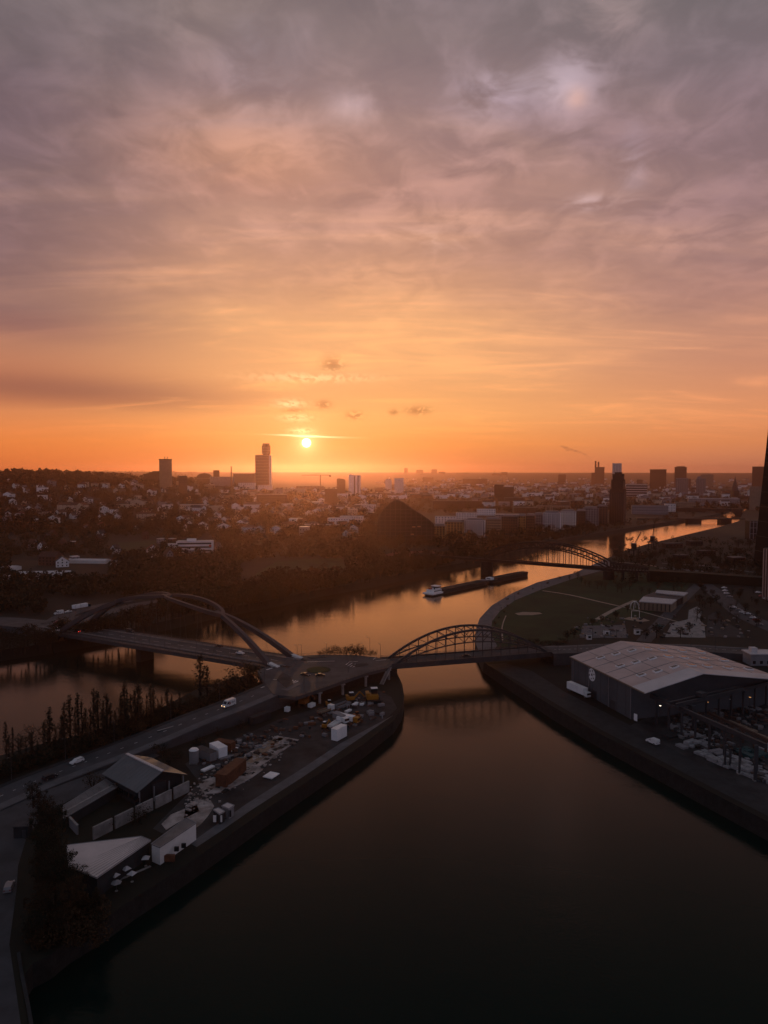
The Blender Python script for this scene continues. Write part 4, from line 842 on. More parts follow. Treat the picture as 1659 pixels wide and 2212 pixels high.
for fx_, fz_ in ((10, 21), (17, 21.5), (8, 11)): mb = MB(); mb.box(fx_, -D_ / 2 - .25, fz_, 4.5, .2, 1.6); mb.build('painted_reflection', 'tan', o)  # matte tan panes paint reflections onto the glass front

# ---- riverside apartment blocks, one by one: x0, x1, ytop, ybase, wall, floors, cols, label
APT = [(938, 965, 1137, 1168, 'ochre', 6, 4, 'ochre lower block directly right of the dark glass dome'), (962, 1003, 1128, 1164, 'ochre', 6, 6, 'ochre brick block with recessed top storey by the river wood'), (1005, 1050, 1124, 1161, 'white', 6, 9, 'white block with many dark balconies among brown riverside blocks'),
 (1047, 1085, 1122, 1157, 'tan', 6, 9, 'tan block with fine window grid right of the balconied white block'), (1086, 1122, 1116, 1152, 'brown', 6, 7, 'dark brown riverside block between tan and yellow blocks'), (1122, 1139, 1115, 1150, 'ochre', 6, 3, 'yellow framed narrow riverside block'), (1139, 1158, 1114, 1150, 'brown', 6, 4, 'narrow dark block left of the tall white pair'),
 (1156, 1176, 1112, 1148, 'greywall', 6, 4, 'grey narrow block with pale frames, behind the yellow framed one'), (1176, 1214, 1108, 1149, 'white', 7, 8, 'tall white riverside block, left one of the pair'), (1212, 1247, 1105, 1144, 'offwhite', 7, 6, 'tall off white riverside block, right one of the pair'), (1247, 1268, 1104, 1140, 'darkbrick', 6, 4, 'very dark block right of the tall white pair'),
 (1262, 1296, 1098, 1136, 'greywall', 7, 6, 'grey block with white fins left of the brick tower'), (1292, 1316, 1094, 1136, 'brown', 8, 4, 'reddish brown block touching the brick tower foot')]
for k, (x0, x1, yt, yb, wl, fl, cl, lb) in enumerate(APT):
    p, w = at_px(x0, x1, yb, 5.0); h = top_h(p, yt); w *= .96
    o = block('apartment_block', lb, 'apartment block', p + Vector((0, 9, 0)), -.30 if k > 3 else -.2, w, 18, h, wl, 'flatroof', fl, cl, 'fl', h / (fl + .3), w / cl * .55, h / (fl + .3) * .58, 'riverside apartment blocks', pent=(0, 1, w * .75, 12, 2.4, 'greywall'))
    if k in (1, 5): # framed portico
        for s_ in (-1, 0, 1): mb = MB(); mb.box(s_ * w * .46, -9.9, 0, 1.3, 1.6, h - 2); mb.build('frame_pillar', 'ochre', o)
    if k in (2, 8):
        bme = MB(); bme.box(0, 0, 0, w / cl * 1.2, 1.6, 1.0); me = bme.mesh('balcony', 'greywall')
        for f in range(fl):
            for c in range(0, cl, 2): x = link('balcony', me, o); x.location = (-w / 2 + w * (c + .8) / cl, -9.8, h - (fl - f) * h / (fl + .3) - .2 + 0.3)
# second row behind: long flat roofs and white terraces
for k, (x0, x1, yt, yb, wl, lb) in enumerate(((940, 985, 1115, 1130, 'offwhite', 'white two storey terrace behind the ochre riverside block'), (985, 1030, 1107, 1122, 'offwhite', 'white stepped terrace left of the raised white cluster'), (1030, 1070, 1099, 1113, 'white', 'bright white raised cluster in the second row'), (1070, 1130, 1111, 1124, 'greywall', 'long grey roofed hall behind the tan block'),
     (1110, 1160, 1096, 1108, 'brown', 'long brown flat hall in the second row'), (1160, 1230, 1093, 1105, 'tan', 'long tan flat roofed hall in the second row'), (1000, 1040, 1082, 1098, 'darkbrick', 'dark factory shed behind the white cluster'), (1090, 1130, 1075, 1090, 'brown', 'wide brown roof block in mid city'),
     (935, 1000, 1082, 1100, 'darkbrick', 'dark low shed right behind the glass dome peak'), (1366, 1440, 1092, 1111, 'greywall', 'long grey riverside school right of the brick tower'), (1436, 1458, 1088, 1105, 'offwhite', 'narrow white riverside house at the right end of the school'), (1490, 1592, 1077, 1090, 'greywall', 'very long pale roof hall near the church spire'), (1458, 1500, 1085, 1100, 'tan', 'tan hall left of the very long pale roof'))):
    p, w = at_px(x0, x1, yb); h = top_h(p, yt); block('long_building', lb, 'building', p, -.3 if x0 > 1300 else -.12, w, 16, h, wl, 'palemetal' if k in (3, 11) else 'flatroof', 3, max(4, int(w / 5)), 'f', h / 3.2, 2.2, 1.5)
# ---- named buildings among the trees on the south bank
for k, (x0, x1, yt, yb, wl, fl, lb) in enumerate(((384, 460, 1169, 1193, 'white', 3, 'long white office with dark window bands and a round mark on its end wall'), (709, 760, 1119, 1140, 'white', 4, 'white four storey block with regular square windows'), (735, 785, 1115, 1132, 'offwhite', 3, 'white colonnaded hall behind the four storey block'),
     (620, 735, 1133, 1145, 'greywall', 1, 'very long flat white roofed market hall'), (626, 652, 1120, 1136, 'white', 1, 'windowless white cube at the left end of the market hall'), (648, 668, 1138, 1156, 'greywall', 2, 'grey cube house in front of the market hall'), (766, 812, 1090, 1104, 'offwhite', 3, 'white terrace row up the slope left of the glass dome'),
     (752, 772, 1100, 1122, 'cream', 4, 'cream tower house on the slope left of the glass dome'), (555, 620, 1068, 1090, 'brown', 4, 'wide old brown institution with hip roof in the park wood'), (390, 450, 1090, 1102, 'cream', 2, 'long cream villa row on the hill'))):
    p, w = at_px(x0, x1, yb); h = top_h(p, yt); o = block('building', lb, 'building', p, .12 if k == 0 else -.1, w, 14, h, wl, 'palemetal', 0, 0)
    if k == 0:
        for f in range(3): mb = MB(); mb.box(0, -7.05, 1.2 + f * h / 3, w * .94, .15, h / 3 * .45); mb.build('window_band', 'glass', o)
        mb = MB(); mb.box(-w * .1, 0, h + .5, w * .25, 6, 2.6); mb.build('roof_storey', 'white', o)
        mb = MB(); mb.raw([(w / 2 - 2.6 + 1.5 * math.cos(i * math.pi / 8), -7.16, h * .62 + 1.5 * math.sin(i * math.pi / 8)) for i in range(16)], [tuple(range(16))]); mb.build('round_mark', 'logo_red', o)
    else: windows(o, w, 14, h - fl * (h / (fl + .2)), fl, h / (fl + .2), max(3, int(w / 4)), 'fl', 1.7, min(1.6, h / fl * .5))

# ---- small houses: gabled or flat, scattered by zone
HV = {}
def house_parts(kind, w, d, h, rh, wl, rf, nwin):
    key = (kind, w, d, h, rh, wl, rf, nwin)
    if key in HV: return HV[key]
    parts = []
    mb = MB()
    if kind == 'gable':
        # ridge along y: gable end faces the viewer
        prf = [(-w / 2, -5), (w / 2, -5), (w / 2, h), (0, h + rh), (-w / 2, h)]
        mb.raw([(x, -d / 2, z) for x, z in prf] + [(x, d / 2, z) for x, z in prf], [tuple(range(5)), tuple(range(5, 10))[::-1]] + [((i + 1) % 5, i, 5 + i, 5 + (i + 1) % 5) for i in range(5)])
        parts.append(('wall', mb.mesh('wall', wl), None)); mb = MB(); t_ = .35
        for s_ in (-1, 1):
            a = (s_ * (w / 2 + .5), h - .5 * rh / (w / 2)); b_ = (0, h + rh)
            mb.raw([(a[0], -d / 2 - .4, a[1]), (b_[0], -d / 2 - .4, b_[1]), (b_[0], d / 2 + .4, b_[1]), (a[0], d / 2 + .4, a[1])] + [(a[0], -d / 2 - .4, a[1] + t_), (b_[0], -d / 2 - .4, b_[1] + t_), (b_[0], d / 2 + .4, b_[1] + t_), (a[0], d / 2 + .4, a[1] + t_)],
                   [(0, 1, 2, 3), (4, 5, 6, 7), (0, 1, 5, 4), (1, 2, 6, 5), (2, 3, 7, 6), (3, 0, 4, 7)])
        parts.append(('roof', mb.mesh('roof', rf), None))
        mb = MB(); mb.box(w * .18, d * .1, h + rh * .4, .7, .7, rh * .9); parts.append(('chimney', mb.mesh('chimney', 'brown'), None))
    elif kind == 'hip':
        mb.box(0, 0, -5, w, d, h + 5); parts.append(('wall', mb.mesh('wall', wl), None)); mb = MB(); e = .5
        mb.raw([(-w / 2 - e, -d / 2 - e, h), (w / 2 + e, -d / 2 - e, h), (w / 2 + e, d / 2 + e, h), (-w / 2 - e, d / 2 + e, h), (-w / 2 + d * .35, 0, h + rh), (w / 2 - d * .35, 0, h + rh)], [(0, 1, 5, 4), (1, 2, 5), (2, 3, 4, 5), (3, 0, 4), (3, 2, 1, 0)]); parts.append(('roof', mb.mesh('roof', rf), None))
        mb = MB(); mb.box(w * .2, d * .15, h + rh * .3, .8, .8, rh * .9); parts.append(('chimney', mb.mesh('chimney', 'brown'), None))
    elif kind == 'saddle':
        # ridge along x: long eaves face the viewer
        prf = [(-d / 2, -5), (d / 2, -5), (d / 2, h), (0, h + rh), (-d / 2, h)]
        mb.raw([(-w / 2, y, z) for y, z in prf] + [(w / 2, y, z) for y, z in prf], [tuple(range(5))[::-1], tuple(range(5, 10))] + [(i, (i + 1) % 5, 5 + (i + 1) % 5, 5 + i) for i in range(5)]); parts.append(('wall', mb.mesh('wall', wl), None)); mb = MB(); t_ = .35
        for s_ in (-1, 1):
            a = (s_ * (d / 2 + .5), h - .5 * rh / (d / 2)); b_ = (0, h + rh)
            mb.raw([(-w / 2 - .4, a[0], a[1]), (-w / 2 - .4, b_[0], b_[1]), (w / 2 + .4, b_[0], b_[1]), (w / 2 + .4, a[0], a[1])] + [(-w / 2 - .4, a[0], a[1] + t_), (-w / 2 - .4, b_[0], b_[1] + t_), (w / 2 + .4, b_[0], b_[1] + t_), (w / 2 + .4, a[0], a[1] + t_)],
                   [(0, 1, 2, 3), (4, 5, 6, 7), (0, 1, 5, 4), (1, 2, 6, 5), (2, 3, 7, 6), (3, 0, 4, 7)])
        parts.append(('roof', mb.mesh('roof', rf), None))
    else:
        mb.box(0, 0, -5, w, d, h + 5); parts.append(('wall', mb.mesh('wall', wl), None)); mb = MB(); mb.box(0, 0, h, w + .5, d + .5, .5); parts.append(('roof', mb.mesh('roof', rf), None))
    if nwin:
        fl = max(1, int(h / 3)); me = winmesh(1.2, 1.4)
        for f in range(fl):
            for c in range(nwin):
                parts.append(('window', me, (-w / 2 + w * (c + .5) / nwin, -d / 2 - .03, f * h / fl + .9, 0)))
            for c in range(2): parts.append(('window', me, (-w / 2 - .03, -d / 2 + d * (c + .5) / 2, f * h / fl + .9, rad(90))))
        if kind == 'gable': parts.append(('window', me, (0, -d / 2 - .03, h + .4, 0)))
    HV[key] = parts; return parts
PLACED = []
def clear(p, r):
    for a, b_ in PLACED:
        if (a - p.xy).length < r + b_: return False
    PLACED.append((p.xy.copy(), r)); return True
WL = dict(white='white', cream='cream', grey='greywall', tan='tan', brown='brown', ochre='ochre'); WL['ivory'] = 'offwhite'
RFL = {}
RF = {'red-tiled': 'redtile', 'brown-tiled': 'browntile', 'slate': 'slate', 'flat-topped': 'palemetal', 'grey-topped': 'flatroof'}
def house(px, py, wpx, wl, rf, kind, zone, rot, hs=None):
    p = G(px, py); w = max(7.0, min(48.0, wpx / F * p.y)); w = round(w / 1.5) * 1.5; d = 9.0 if w < 16 else 13.0; h = hs or (6.0 if w < 14 else 9.0 if w < 24 else 12.0)
    if not clear(p, w * .5): return None
    nw = 0 if p.y > 1500 else (2 if w < 9 else 3 if w < 14 else 5)
    o = thing('house', 'x', 'house', p, rot)
    for nm, me, tr in house_parts(kind, w, d, h, {'gable': 4.5, 'hip': 3.5, 'saddle': 4.5, 'flat': 0}[kind], WL[wl], RF[rf], nw):
        x = link(nm, me, o)
        if tr: x.location = tr[:3]; x.rotation_euler = (0, 0, tr[3])
    sz = 'small' if w < 11 else 'medium' if w < 18 else 'wide'
    kd = {'gable': 'gabled', 'hip': 'hipped', 'saddle': 'long', 'flat': 'boxy'}[kind]
    one = f'{sz} {kd} {wl} house, {rf}, {zone}'; many = f'{sz} {kd} {wl} {rf} houses {zone}'
    return reg(o, one, many, 'houses ' + zone)
HAND = [(482, 1148, 'white', 'gable', 'slate', 30), (438, 1145, 'white', 'gable', 'brown-tiled', 22), (525, 1140, 'white', 'gable', 'slate', 24), (538, 1152, 'white', 'hip', 'slate', 30), (562, 1150, 'white', 'gable', 'slate', 18), (596, 1154, 'white', 'gable', 'slate', 24), (625, 1148, 'tan', 'hip', 'brown-tiled', 34), (684, 1112, 'white', 'gable', 'slate', 20),
 (715, 1104, 'white', 'gable', 'slate', 20), (735, 1106, 'ivory', 'saddle', 'slate', 26), (762, 1152, 'white', 'gable', 'slate', 20), (750, 1160, 'white', 'gable', 'slate', 16), (797, 1108, 'white', 'gable', 'slate', 18), (330, 1197, 'white', 'gable', 'red-tiled', 24), (372, 1186, 'white', 'flat', 'flat-topped', 20), (300, 1095, 'cream', 'gable', 'brown-tiled', 34), (265, 1098, 'cream', 'hip', 'brown-tiled', 24),
 (20, 1076, 'white', 'gable', 'slate', 20), (225, 1107, 'white', 'gable', 'slate', 18), (240, 1112, 'white', 'flat', 'flat-topped', 26), (316, 1125, 'cream', 'hip', 'brown-tiled', 40), (348, 1122, 'white', 'flat', 'grey-topped', 14), (150, 1104, 'cream', 'saddle', 'brown-tiled', 60), (205, 1108, 'grey', 'saddle', 'slate', 40), (92, 1190, 'white', 'gable', 'slate', 12), (250, 1196, 'white', 'gable', 'slate', 12),
 (135, 1224, 'white', 'gable', 'slate', 26), (110, 1220, 'brown', 'saddle', 'brown-tiled', 40), (545, 1101, 'ivory', 'saddle', 'slate', 36), (430, 1109, 'white', 'saddle', 'slate', 28), (464, 1105, 'cream', 'flat', 'grey-topped', 30), (405, 1128, 'cream', 'hip', 'brown-tiled', 22), (610, 1084, 'white', 'gable', 'slate', 14), (655, 1090, 'cream', 'hip', 'slate', 24), (694, 1086, 'white', 'gable', 'slate', 14),
 (806, 1076, 'ivory', 'saddle', 'slate', 30), (780, 1080, 'white', 'gable', 'slate', 22), (725, 1095, 'white', 'flat', 'flat-topped', 14), (700, 1098, 'grey', 'flat', 'grey-topped', 18), (785, 1090, 'white', 'flat', 'grey-topped', 18)]
def zone_of(px, py):
    if px < 260: return 'on the far left hill' if py < 1120 else 'in the far left gardens'
    if px < 500: return 'below the masted slab tower' if py < 1085 else 'above the long white office' if py < 1165 else 'beside the long white office'
    if px < 650: return 'below the banded lookout tower' if py < 1110 else 'left of the market hall'
    if px < 815: return 'near the white striped slab' if py < 1095 else 'beside the market hall'
    if px < 1000: return 'behind the dark glass dome'
    if px < 1180: return 'behind the riverside blocks'
    if px < 1316: return 'below the power station'
    if px < 1480: return 'right of the brick tower'
    return 'near the church spire'
for px, py, wl, kind, rf, wpx in HAND: house(px, py, wpx, wl, rf, kind, zone_of(px, py), R.uniform(-.5, .5))
def scatter(n, x0, x1, y0, y1, wp, kinds, wls, rfs):
    k = tries = 0
    while k < n and tries < n * 12:
        tries += 1; px, py = R.uniform(x0, x1), y0 + (y1 - y0) * R.random()
        wl = R.choice(wls); kind = R.choice(kinds); rf = R.choice(rfs if kind != 'flat' else ['flat-topped', 'grey-topped'])
        if house(px, py, R.uniform(*wp), wl, rf, kind, zone_of(px, py), R.uniform(-.7, .7)): k += 1
pal = ['white', 'ivory', 'cream', 'grey', 'tan', 'brown']
scatter(56, 0, 520, 1048, 1150, (10, 22), ['gable', 'saddle', 'hip', 'gable', 'flat'], ['white', 'ivory', 'cream', 'grey', 'tan'], ['brown-tiled', 'slate', 'red-tiled'])
scatter(16, 0, 500, 1160, 1215, (6, 12), ['gable', 'saddle', 'flat'], ['white', 'grey', 'brown'], ['slate', 'brown-tiled'])
scatter(44, 520, 815, 1068, 1150, (10, 24), ['gable', 'saddle', 'hip', 'flat'], ['white', 'ivory', 'cream', 'tan'], ['brown-tiled', 'slate'])
scatter(62, 815, 1010, 1040, 1078, (12, 30), ['flat', 'saddle', 'hip', 'flat'], pal, ['brown-tiled', 'slate'])
scatter(80, 1000, 1316, 1040, 1094, (12, 30), ['flat', 'saddle', 'hip', 'flat'], pal, ['brown-tiled', 'slate'])
scatter(75, 1355, 1640, 1044, 1094, (10, 26), ['flat', 'saddle', 'hip', 'gable'], pal, ['brown-tiled', 'slate', 'red-tiled'])
# the many still smaller houses nobody could count, as one mass
fh = MB(); k = 0
for x0, x1, y0, y1, n_, in ((0, 560, 1040, 1130, 80), (560, 830, 1060, 1120, 70), (830, 1316, 1034, 1075, 260), (1350, 1640, 1036, 1075, 130)):
    for _ in range(n_):
        p = G(R.uniform(x0, x1), R.uniform(y0, y1))
        if not clear(p, 5): continue
        w_ = R.uniform(9, 16) * (1 if p.y < 2200 else 1.5); d_ = w_ * .8; h_ = R.uniform(5, 9) * (1 if p.y < 2200 else 1.4); rt = R.uniform(-.7, .7); c, s_ = math.cos(rt), math.sin(rt); m_ = R.choice((0, 0, 1, 2))
        T = lambda x, y, z: (p.x + c * x - s_ * y, p.y + s_ * x + c * y, p.z + z); a, b_, e = w_ / 2, d_ / 2, h_ * 1.5
        fh.raw([T(-a, -b_, -3), T(a, -b_, -3), T(a, b_, -3), T(-a, b_, -3), T(-a, -b_, h_), T(a, -b_, h_), T(a, b_, h_), T(-a, b_, h_), T(0, -b_, e), T(0, b_, e)], [(0, 1, 5, 8, 4), (2, 3, 7, 9, 6), (1, 2, 6, 5), (3, 0, 4, 7)], m_)
        fh.raw([T(-a, -b_, h_), T(a, -b_, h_), T(a, b_, h_), T(-a, b_, h_), T(0, -b_, e), T(0, b_, e)], [(1, 2, 5, 4), (3, 0, 4, 5)], 3)
o = fh.build('far_houses', ['offwhite', 'greywall', 'cream', 'browntile']); o['kind'] = 'stuff'; o['label'] = 'countless tiny houses of the far city in the haze'
# long greenhouses and sheds low left
for k, (a, b_, yb, dep, lb) in enumerate((((20, 160), 1248, 1248, 26, 'broad greenhouse row with pale ridged glass roofs at far left'), ((148, 236), 1215, 1216, 12, 'long pale roofed shed right above the greenhouse'), ((0, 40), 1232, 1232, 12, 'short white roofed shed at the left picture edge'), ((240, 275), 1219, 1220, 8, 'narrow pale shed right of the long pale shed'))):
    p, w = at_px(*a, yb); o = thing('greenhouse' if k == 0 else 'shed', lb, 'greenhouse' if k == 0 else 'shed', p, .16 if k == 0 else -.1)
    n = 5 if k == 0 else 1
    for i in range(n):
        y0 = -dep / 2 + dep * i / n; y1 = y0 + dep / n; h = 3.2; ww_ = w * (1 - .06 * i); rdg = 1.2
        mb = MB(); pr = [(y0, -3), (y1, -3), (y1, h), ((y0 + y1) / 2, h + rdg), (y0, h)]
        mb.raw([(-ww_ / 2, y, z) for y, z in pr] + [(ww_ / 2, y, z) for y, z in pr], [tuple(range(5))[::-1], tuple(range(5, 10))] + [(j, (j + 1) % 5, 5 + (j + 1) % 5, 5 + j) for j in range(5)]); bay = mb.build('bay' if n > 1 else 'wall', 'palemetal' if k == 0 else 'offwhite', o)
        for s_ in (0, 1):
            ya, yb_ = (y0 - .2, (y0 + y1) / 2) if s_ == 0 else (y1 + .1, (y0 + y1) / 2); mb = MB(); mb.face([(-ww_ / 2 - .3, ya, h + .02), (ww_ / 2 + .3, ya, h + .02), (ww_ / 2 + .3, yb_, h + rdg + .15), (-ww_ / 2 - .3, yb_, h + rdg + .15)]); mb.build('roof', 'palemetal', bay)
# ================================================================== GREAT HALL ON THE RIGHT QUAY
Zw = lambda x, y: q(1800, 1840, x, y)
# corners in plan from the photographed eaves; rectangle fitted with a ridge
Af, Ar = P(*Zw(0, 612), 18.0), P(*Zw(510, 860), 18.0)             # left eave, far and near
An = P(*Zw(500, 1150), 5.0)
ex = (Ar - Af); ex.z = 0; WL_ = ex.length; ex.normalize(); ey = Vector((-ex.y, ex.x, 0))   # ex: along left wall towards the viewer; ey: into the hall (right)
Rf = P(*Zw(1050, 728), 23.5)
half = (Rf - Ar).dot(ey); span = 64.0
wh = thing('quay_warehouse', 'huge anthracite quay hall with pale folded roof and rows of skylights', 'warehouse', (Af.x, Af.y, 5.0), math.atan2(ex.y, ex.x))
# local: x along ex, y along ey (towards right)
LX = WL_; BK = 0.0
ridge0 = (P(*Zw(420, 487), 23.5) - Af).dot(ex); ridge0 = max(-14, min(6, ridge0))
HE, HRg = 13.0, 18.5
mb = MB(); mb.box(LX / 2, .2, 0, LX, .4, HE - .25); mb.build('side_wall', 'whwall', wh)
mb = MB(); mb.face([(0, .4, 0), (0, span, 0), (0, span, HE - .3), (0, half, HRg - .3), (0, .4, HE - .3)]); mb.build('back_wall', 'whwall', wh)
mb = MB(); mb.face([(LX, span, 0), (LX, .4, 0), (LX, .4, HE - .3), (LX, half, HRg - .3), (LX, span, HE - .3)]); mb.build('gable_wall', 'whwall', wh)
mb = MB(); mb.box(LX / 2, span - .2, 0, LX, .4, HE - .25); mb.build('side_wall', 'whwall', wh)
def slope_panel(x0, x1, y0, y1, m, name, parent, t_=.3, lift=0.0):
    zf = lambda y: (HE + (HRg - HE) * y / half if y <= half else HRg - (HRg - HE) * (y - half) / (span - half)) + lift
    mb = MB(); a = [(x0, y0), (x1, y0), (x1, y1), (x0, y1)]
    vs = [(x, y, zf(y) - t_) for x, y in a] + [(x, y, zf(y)) for x, y in a]
    mb.raw(vs, [(3, 2, 1, 0), (4, 5, 6, 7), (0, 1, 5, 4), (1, 2, 6, 5), (2, 3, 7, 6), (3, 0, 4, 7)]); return mb.build(name, m, parent)
rl_ = slope_panel(-.6, LX + .2, -.5, half, 'whroof', 'roof_slope', wh); rr2 = slope_panel(-.6, LX + .2, half, span + .5, 'whroof', 'roof_slope', wh)
# pale last bay over the open gable
strip = (P(*Zw(635, 915), 18.0) - Ar).dot(ex)
slope_panel(LX + .2, LX + strip, -.5, half, 'palemetal', 'gable_strip', wh); slope_panel(LX + .2, LX + strip, half, span + .5, 'palemetal', 'gable_strip', wh)
mb = MB(); mb.bar((-.6, -.55, HE - .15), (LX + strip, -.55, HE - .15), .3, .45); mb.build('gutter', 'tan', wh)
for u in (.2, .4, .6, .8):
    for sl_, y0, y1 in ((rl_, 0, half), (rr2, half, span)):
        zf = lambda y: (HE + (HRg - HE) * y / half if y <= half else HRg - (HRg - HE) * (y - half) / (span - half)) + .02
        mb = MB(); mb.bar((LX * u, y0, zf(y0)), (LX * u, y1, zf(y1)), .18, .12); mb.build('sheet_seam', 'greyroof', sl_)
    for v in ((.25, .5, .75)): pass
for v in (.33, .66, 1.4, 1.8, 2.2):
    zf = lambda y: (HE + (HRg - HE) * y / half if y <= half else HRg - (HRg - HE) * (y - half) / (span - half)) + .02
    mb = MB(); mb.bar((0, half * v, zf(half * v)), (LX, half * v, zf(half * v)), .14, .1); mb.build('sheet_seam', 'greyroof', rl_ if v < 1 else rr2)
# skylights: three rows of eight at the places seen on the roof
SKY = [(245, 622), (375, 590), (508, 560), (640, 547), (768, 555), (933, 567), (1090, 578), (412, 692), (543, 660), (680, 627), (815, 613), (947, 622), (1118, 633), (1283, 645), (588, 770), (727, 735), (866, 700), (1010, 687), (1145, 695), (1318, 708), (1492, 718)]
kb = MB(); kb.box(0, 0, -.3, 2.3, 3.4, .75); kme = kb.mesh('skylight', 'white'); db = MB(); db.box(0, 0, .45, 1.5, 2.6, .1); dme = db.mesh('dome_pane', 'glass')
inv = Matrix.Rotation(-math.atan2(ex.y, ex.x), 3, 'Z')
for sx_, sy_ in SKY:
    z = 20.5
    for _ in range(6):
        p = P(*Zw(sx_, sy_), z); y = (p - Af).dot(ey); z = 5 + (HE + (HRg - HE) * y / half if y <= half else HRg - (HRg - HE) * (y - half) / (span - half))
    x = (p - Af).dot(ex); par = rl_ if y < half else rr2; tl = math.atan2(HRg - HE, half) if y < half else -math.atan2(HRg - HE, span - half)
    k = link('skylight', kme, par); k.location = (x, y, z - 5); k.rotation_euler = (tl, 0, 0)
    if True: dd = bpy.data.objects.new('dome_pane', dme); COL.objects.link(dd); dd.parent = k
# round mark on the dark wall
mk = P(*Zw(168, 770), 5 + 9.3); mx = (mk - Af).dot(ex); rm = 2.7
mb = MB(); mb.raw([(mx + rm * math.cos(i * math.pi / 12), -.06, 9.6 + rm * math.sin(i * math.pi / 12)) for i in range(24)], [tuple(range(24))]); mkp = mb.build('round_mark', 'white', wh)
for a in range(7):
    cx2, cz2, r2 = (mx, 9.6, .6) if a == 0 else (mx + 1.8 * math.cos(a * math.pi / 3 + .3), 9.6 + 1.8 * math.sin(a * math.pi / 3 + .3), .42)
    mb = MB(); mb.raw([(cx2 + r2 * math.cos(i * 2 * math.pi / 5 + a), -.10, cz2 + r2 * math.sin(i * 2 * math.pi / 5 + a)) for i in range(5)], [tuple(range(5))]); mb.build('dark_patch', 'logo_dark', mkp)
for x in np.arange(6, LX - 2, 6.0): mb = MB(); mb.box(float(x), -.03, .3, .10, .08, HE - .8); mb.build('cladding_joint', 'steel', wh)
for x in (2.0, LX * .33, LX * .66, LX - .4): mb = MB(); mb.cyl(x, -.2, 0, .12, HE - .4, 6); mb.build('downpipe', 'greywall', wh)
for x in (LX * .42, LX * .72): mb = MB(); mb.box(x, -.06, 0, 3.6, .12, 3.6); mb.build('gate', 'steel', wh)
# ---- open crane yard beside the hall
def W2(x, y): return q(1900, 2100, x, y, 3.196)
def beamthing(name, label, a, b_, w_, h_, nleg, m='steel', base=5.0, cat='crane runway'):
    o = thing(name, label, cat, (a.x, a.y, base), heading(a, b_)); Lb = (Vector((b_.x, b_.y, 0)) - Vector((a.x, a.y, 0))).length; mb = MB(); mb.bar((0, 0, a.z - base), (Lb, 0, b_.z - base), w_, h_); mb.build('runway_beam', m, o)
    for i in range(nleg):
        x = Lb * (i + .5) / nleg; mb = MB(); mb.box(x, 0, 0, .5, .7, a.z - base - h_ / 2); mb.build('leg', m, o)
        if i: mb = MB(); mb.bar((x, 0, a.z - base - 1.2), (x - Lb / nleg * .35, 0, a.z - base - h_ / 2), .3); mb.build('knee_brace', m, o)
    mb = MB()
    for z in (.5, 1.0): mb.bar((0, .5, a.z - base + h_ / 2 + z), (Lb, .5, b_.z - base + h_ / 2 + z), .06)
    mb.build('handrail', m, o); return o
beamthing('crane_runway', 'long dark crane runway on steel legs along the harbour road', P(*W2(480, 290), 15), P(*W2(1640, 800), 15), 1.0, 1.5, 8)
beamthing('crane_runway', 'dark crane runway further back beside the open hall side', P(*W2(840, 380), 15), P(*W2(1700, 150), 15), .8, 1.2, 7)
beamthing('crane_runway', 'rusty lower runway in the middle of the dark yard', P(*W2(1050, 460), 10), P(*W2(1700, 760), 10), .9, 1.0, 6, 'brown')
bx0, bx1 = P(*W2(700, 390), 16.5), P(*W2(1380, 230), 16.5)
o = thing('bridge_crane', 'dark travelling bridge crane spanning the two yard runways', 'crane', (bx0.x, bx0.y, 15.0), heading(bx0, bx1)); Lc = (bx1 - bx0).length
for s_ in (-1, 1): mb = MB(); mb.box(Lc / 2, s_ * 1.2, 1.2, Lc, .6, 1.3); mb.build('girder', 'steel', o)
mb = MB(); mb.box(Lc * .4, 0, 2.6, 3, 2.8, 1.4); mb.build('trolley', 'steel', o); mb = MB(); mb.box(Lc * .2, -2.2, -1.2, 2, 1.8, 2.2); mb.build('cab', 'steel', o)
for s_ in (0, 1): mb = MB(); mb.box(Lc * s_, 0, .8, 1.0, 4.6, .8); mb.build('end_carriage', 'steel', o)
# lamps in the yard
def lamp(px, py, z, label, m='lampon', size=.5, pole=True, base=5.0, grp=None):
    p = P(px, py, z); o = thing('yard_lamp', label, 'lamp', (p.x, p.y, base)); mb = MB(); mb.cyl(0, 0, 0, .09, z - base, 6); mb.build('pole', 'steel', o)
    mb = MB(); mb.box(0, -.3, z - base - .1, size, size * 1.2, .25); hd = mb.build('lamp_head', 'steel', o); mb = MB(); mb.box(0, -.3, z - base - .35, size * .9, size * 1.1, .24); mb.build('lens', m, hd); return o
lamp(*W2(572, 383), 12, 'lit white floodlight by the near corner of the great hall'); lamp(*W2(1043, 345), 13, 'dim orange lamp in the middle of the dark yard', 'warmglow', .7); lamp(*W2(1475, 298), 13, 'warm lit lamp at the right end of the dark yard', 'warmglow', .6)
lamp(*W2(1271, 318), 13, 'small unlit lamp between two warm yard lamps', 'headoff', .5)
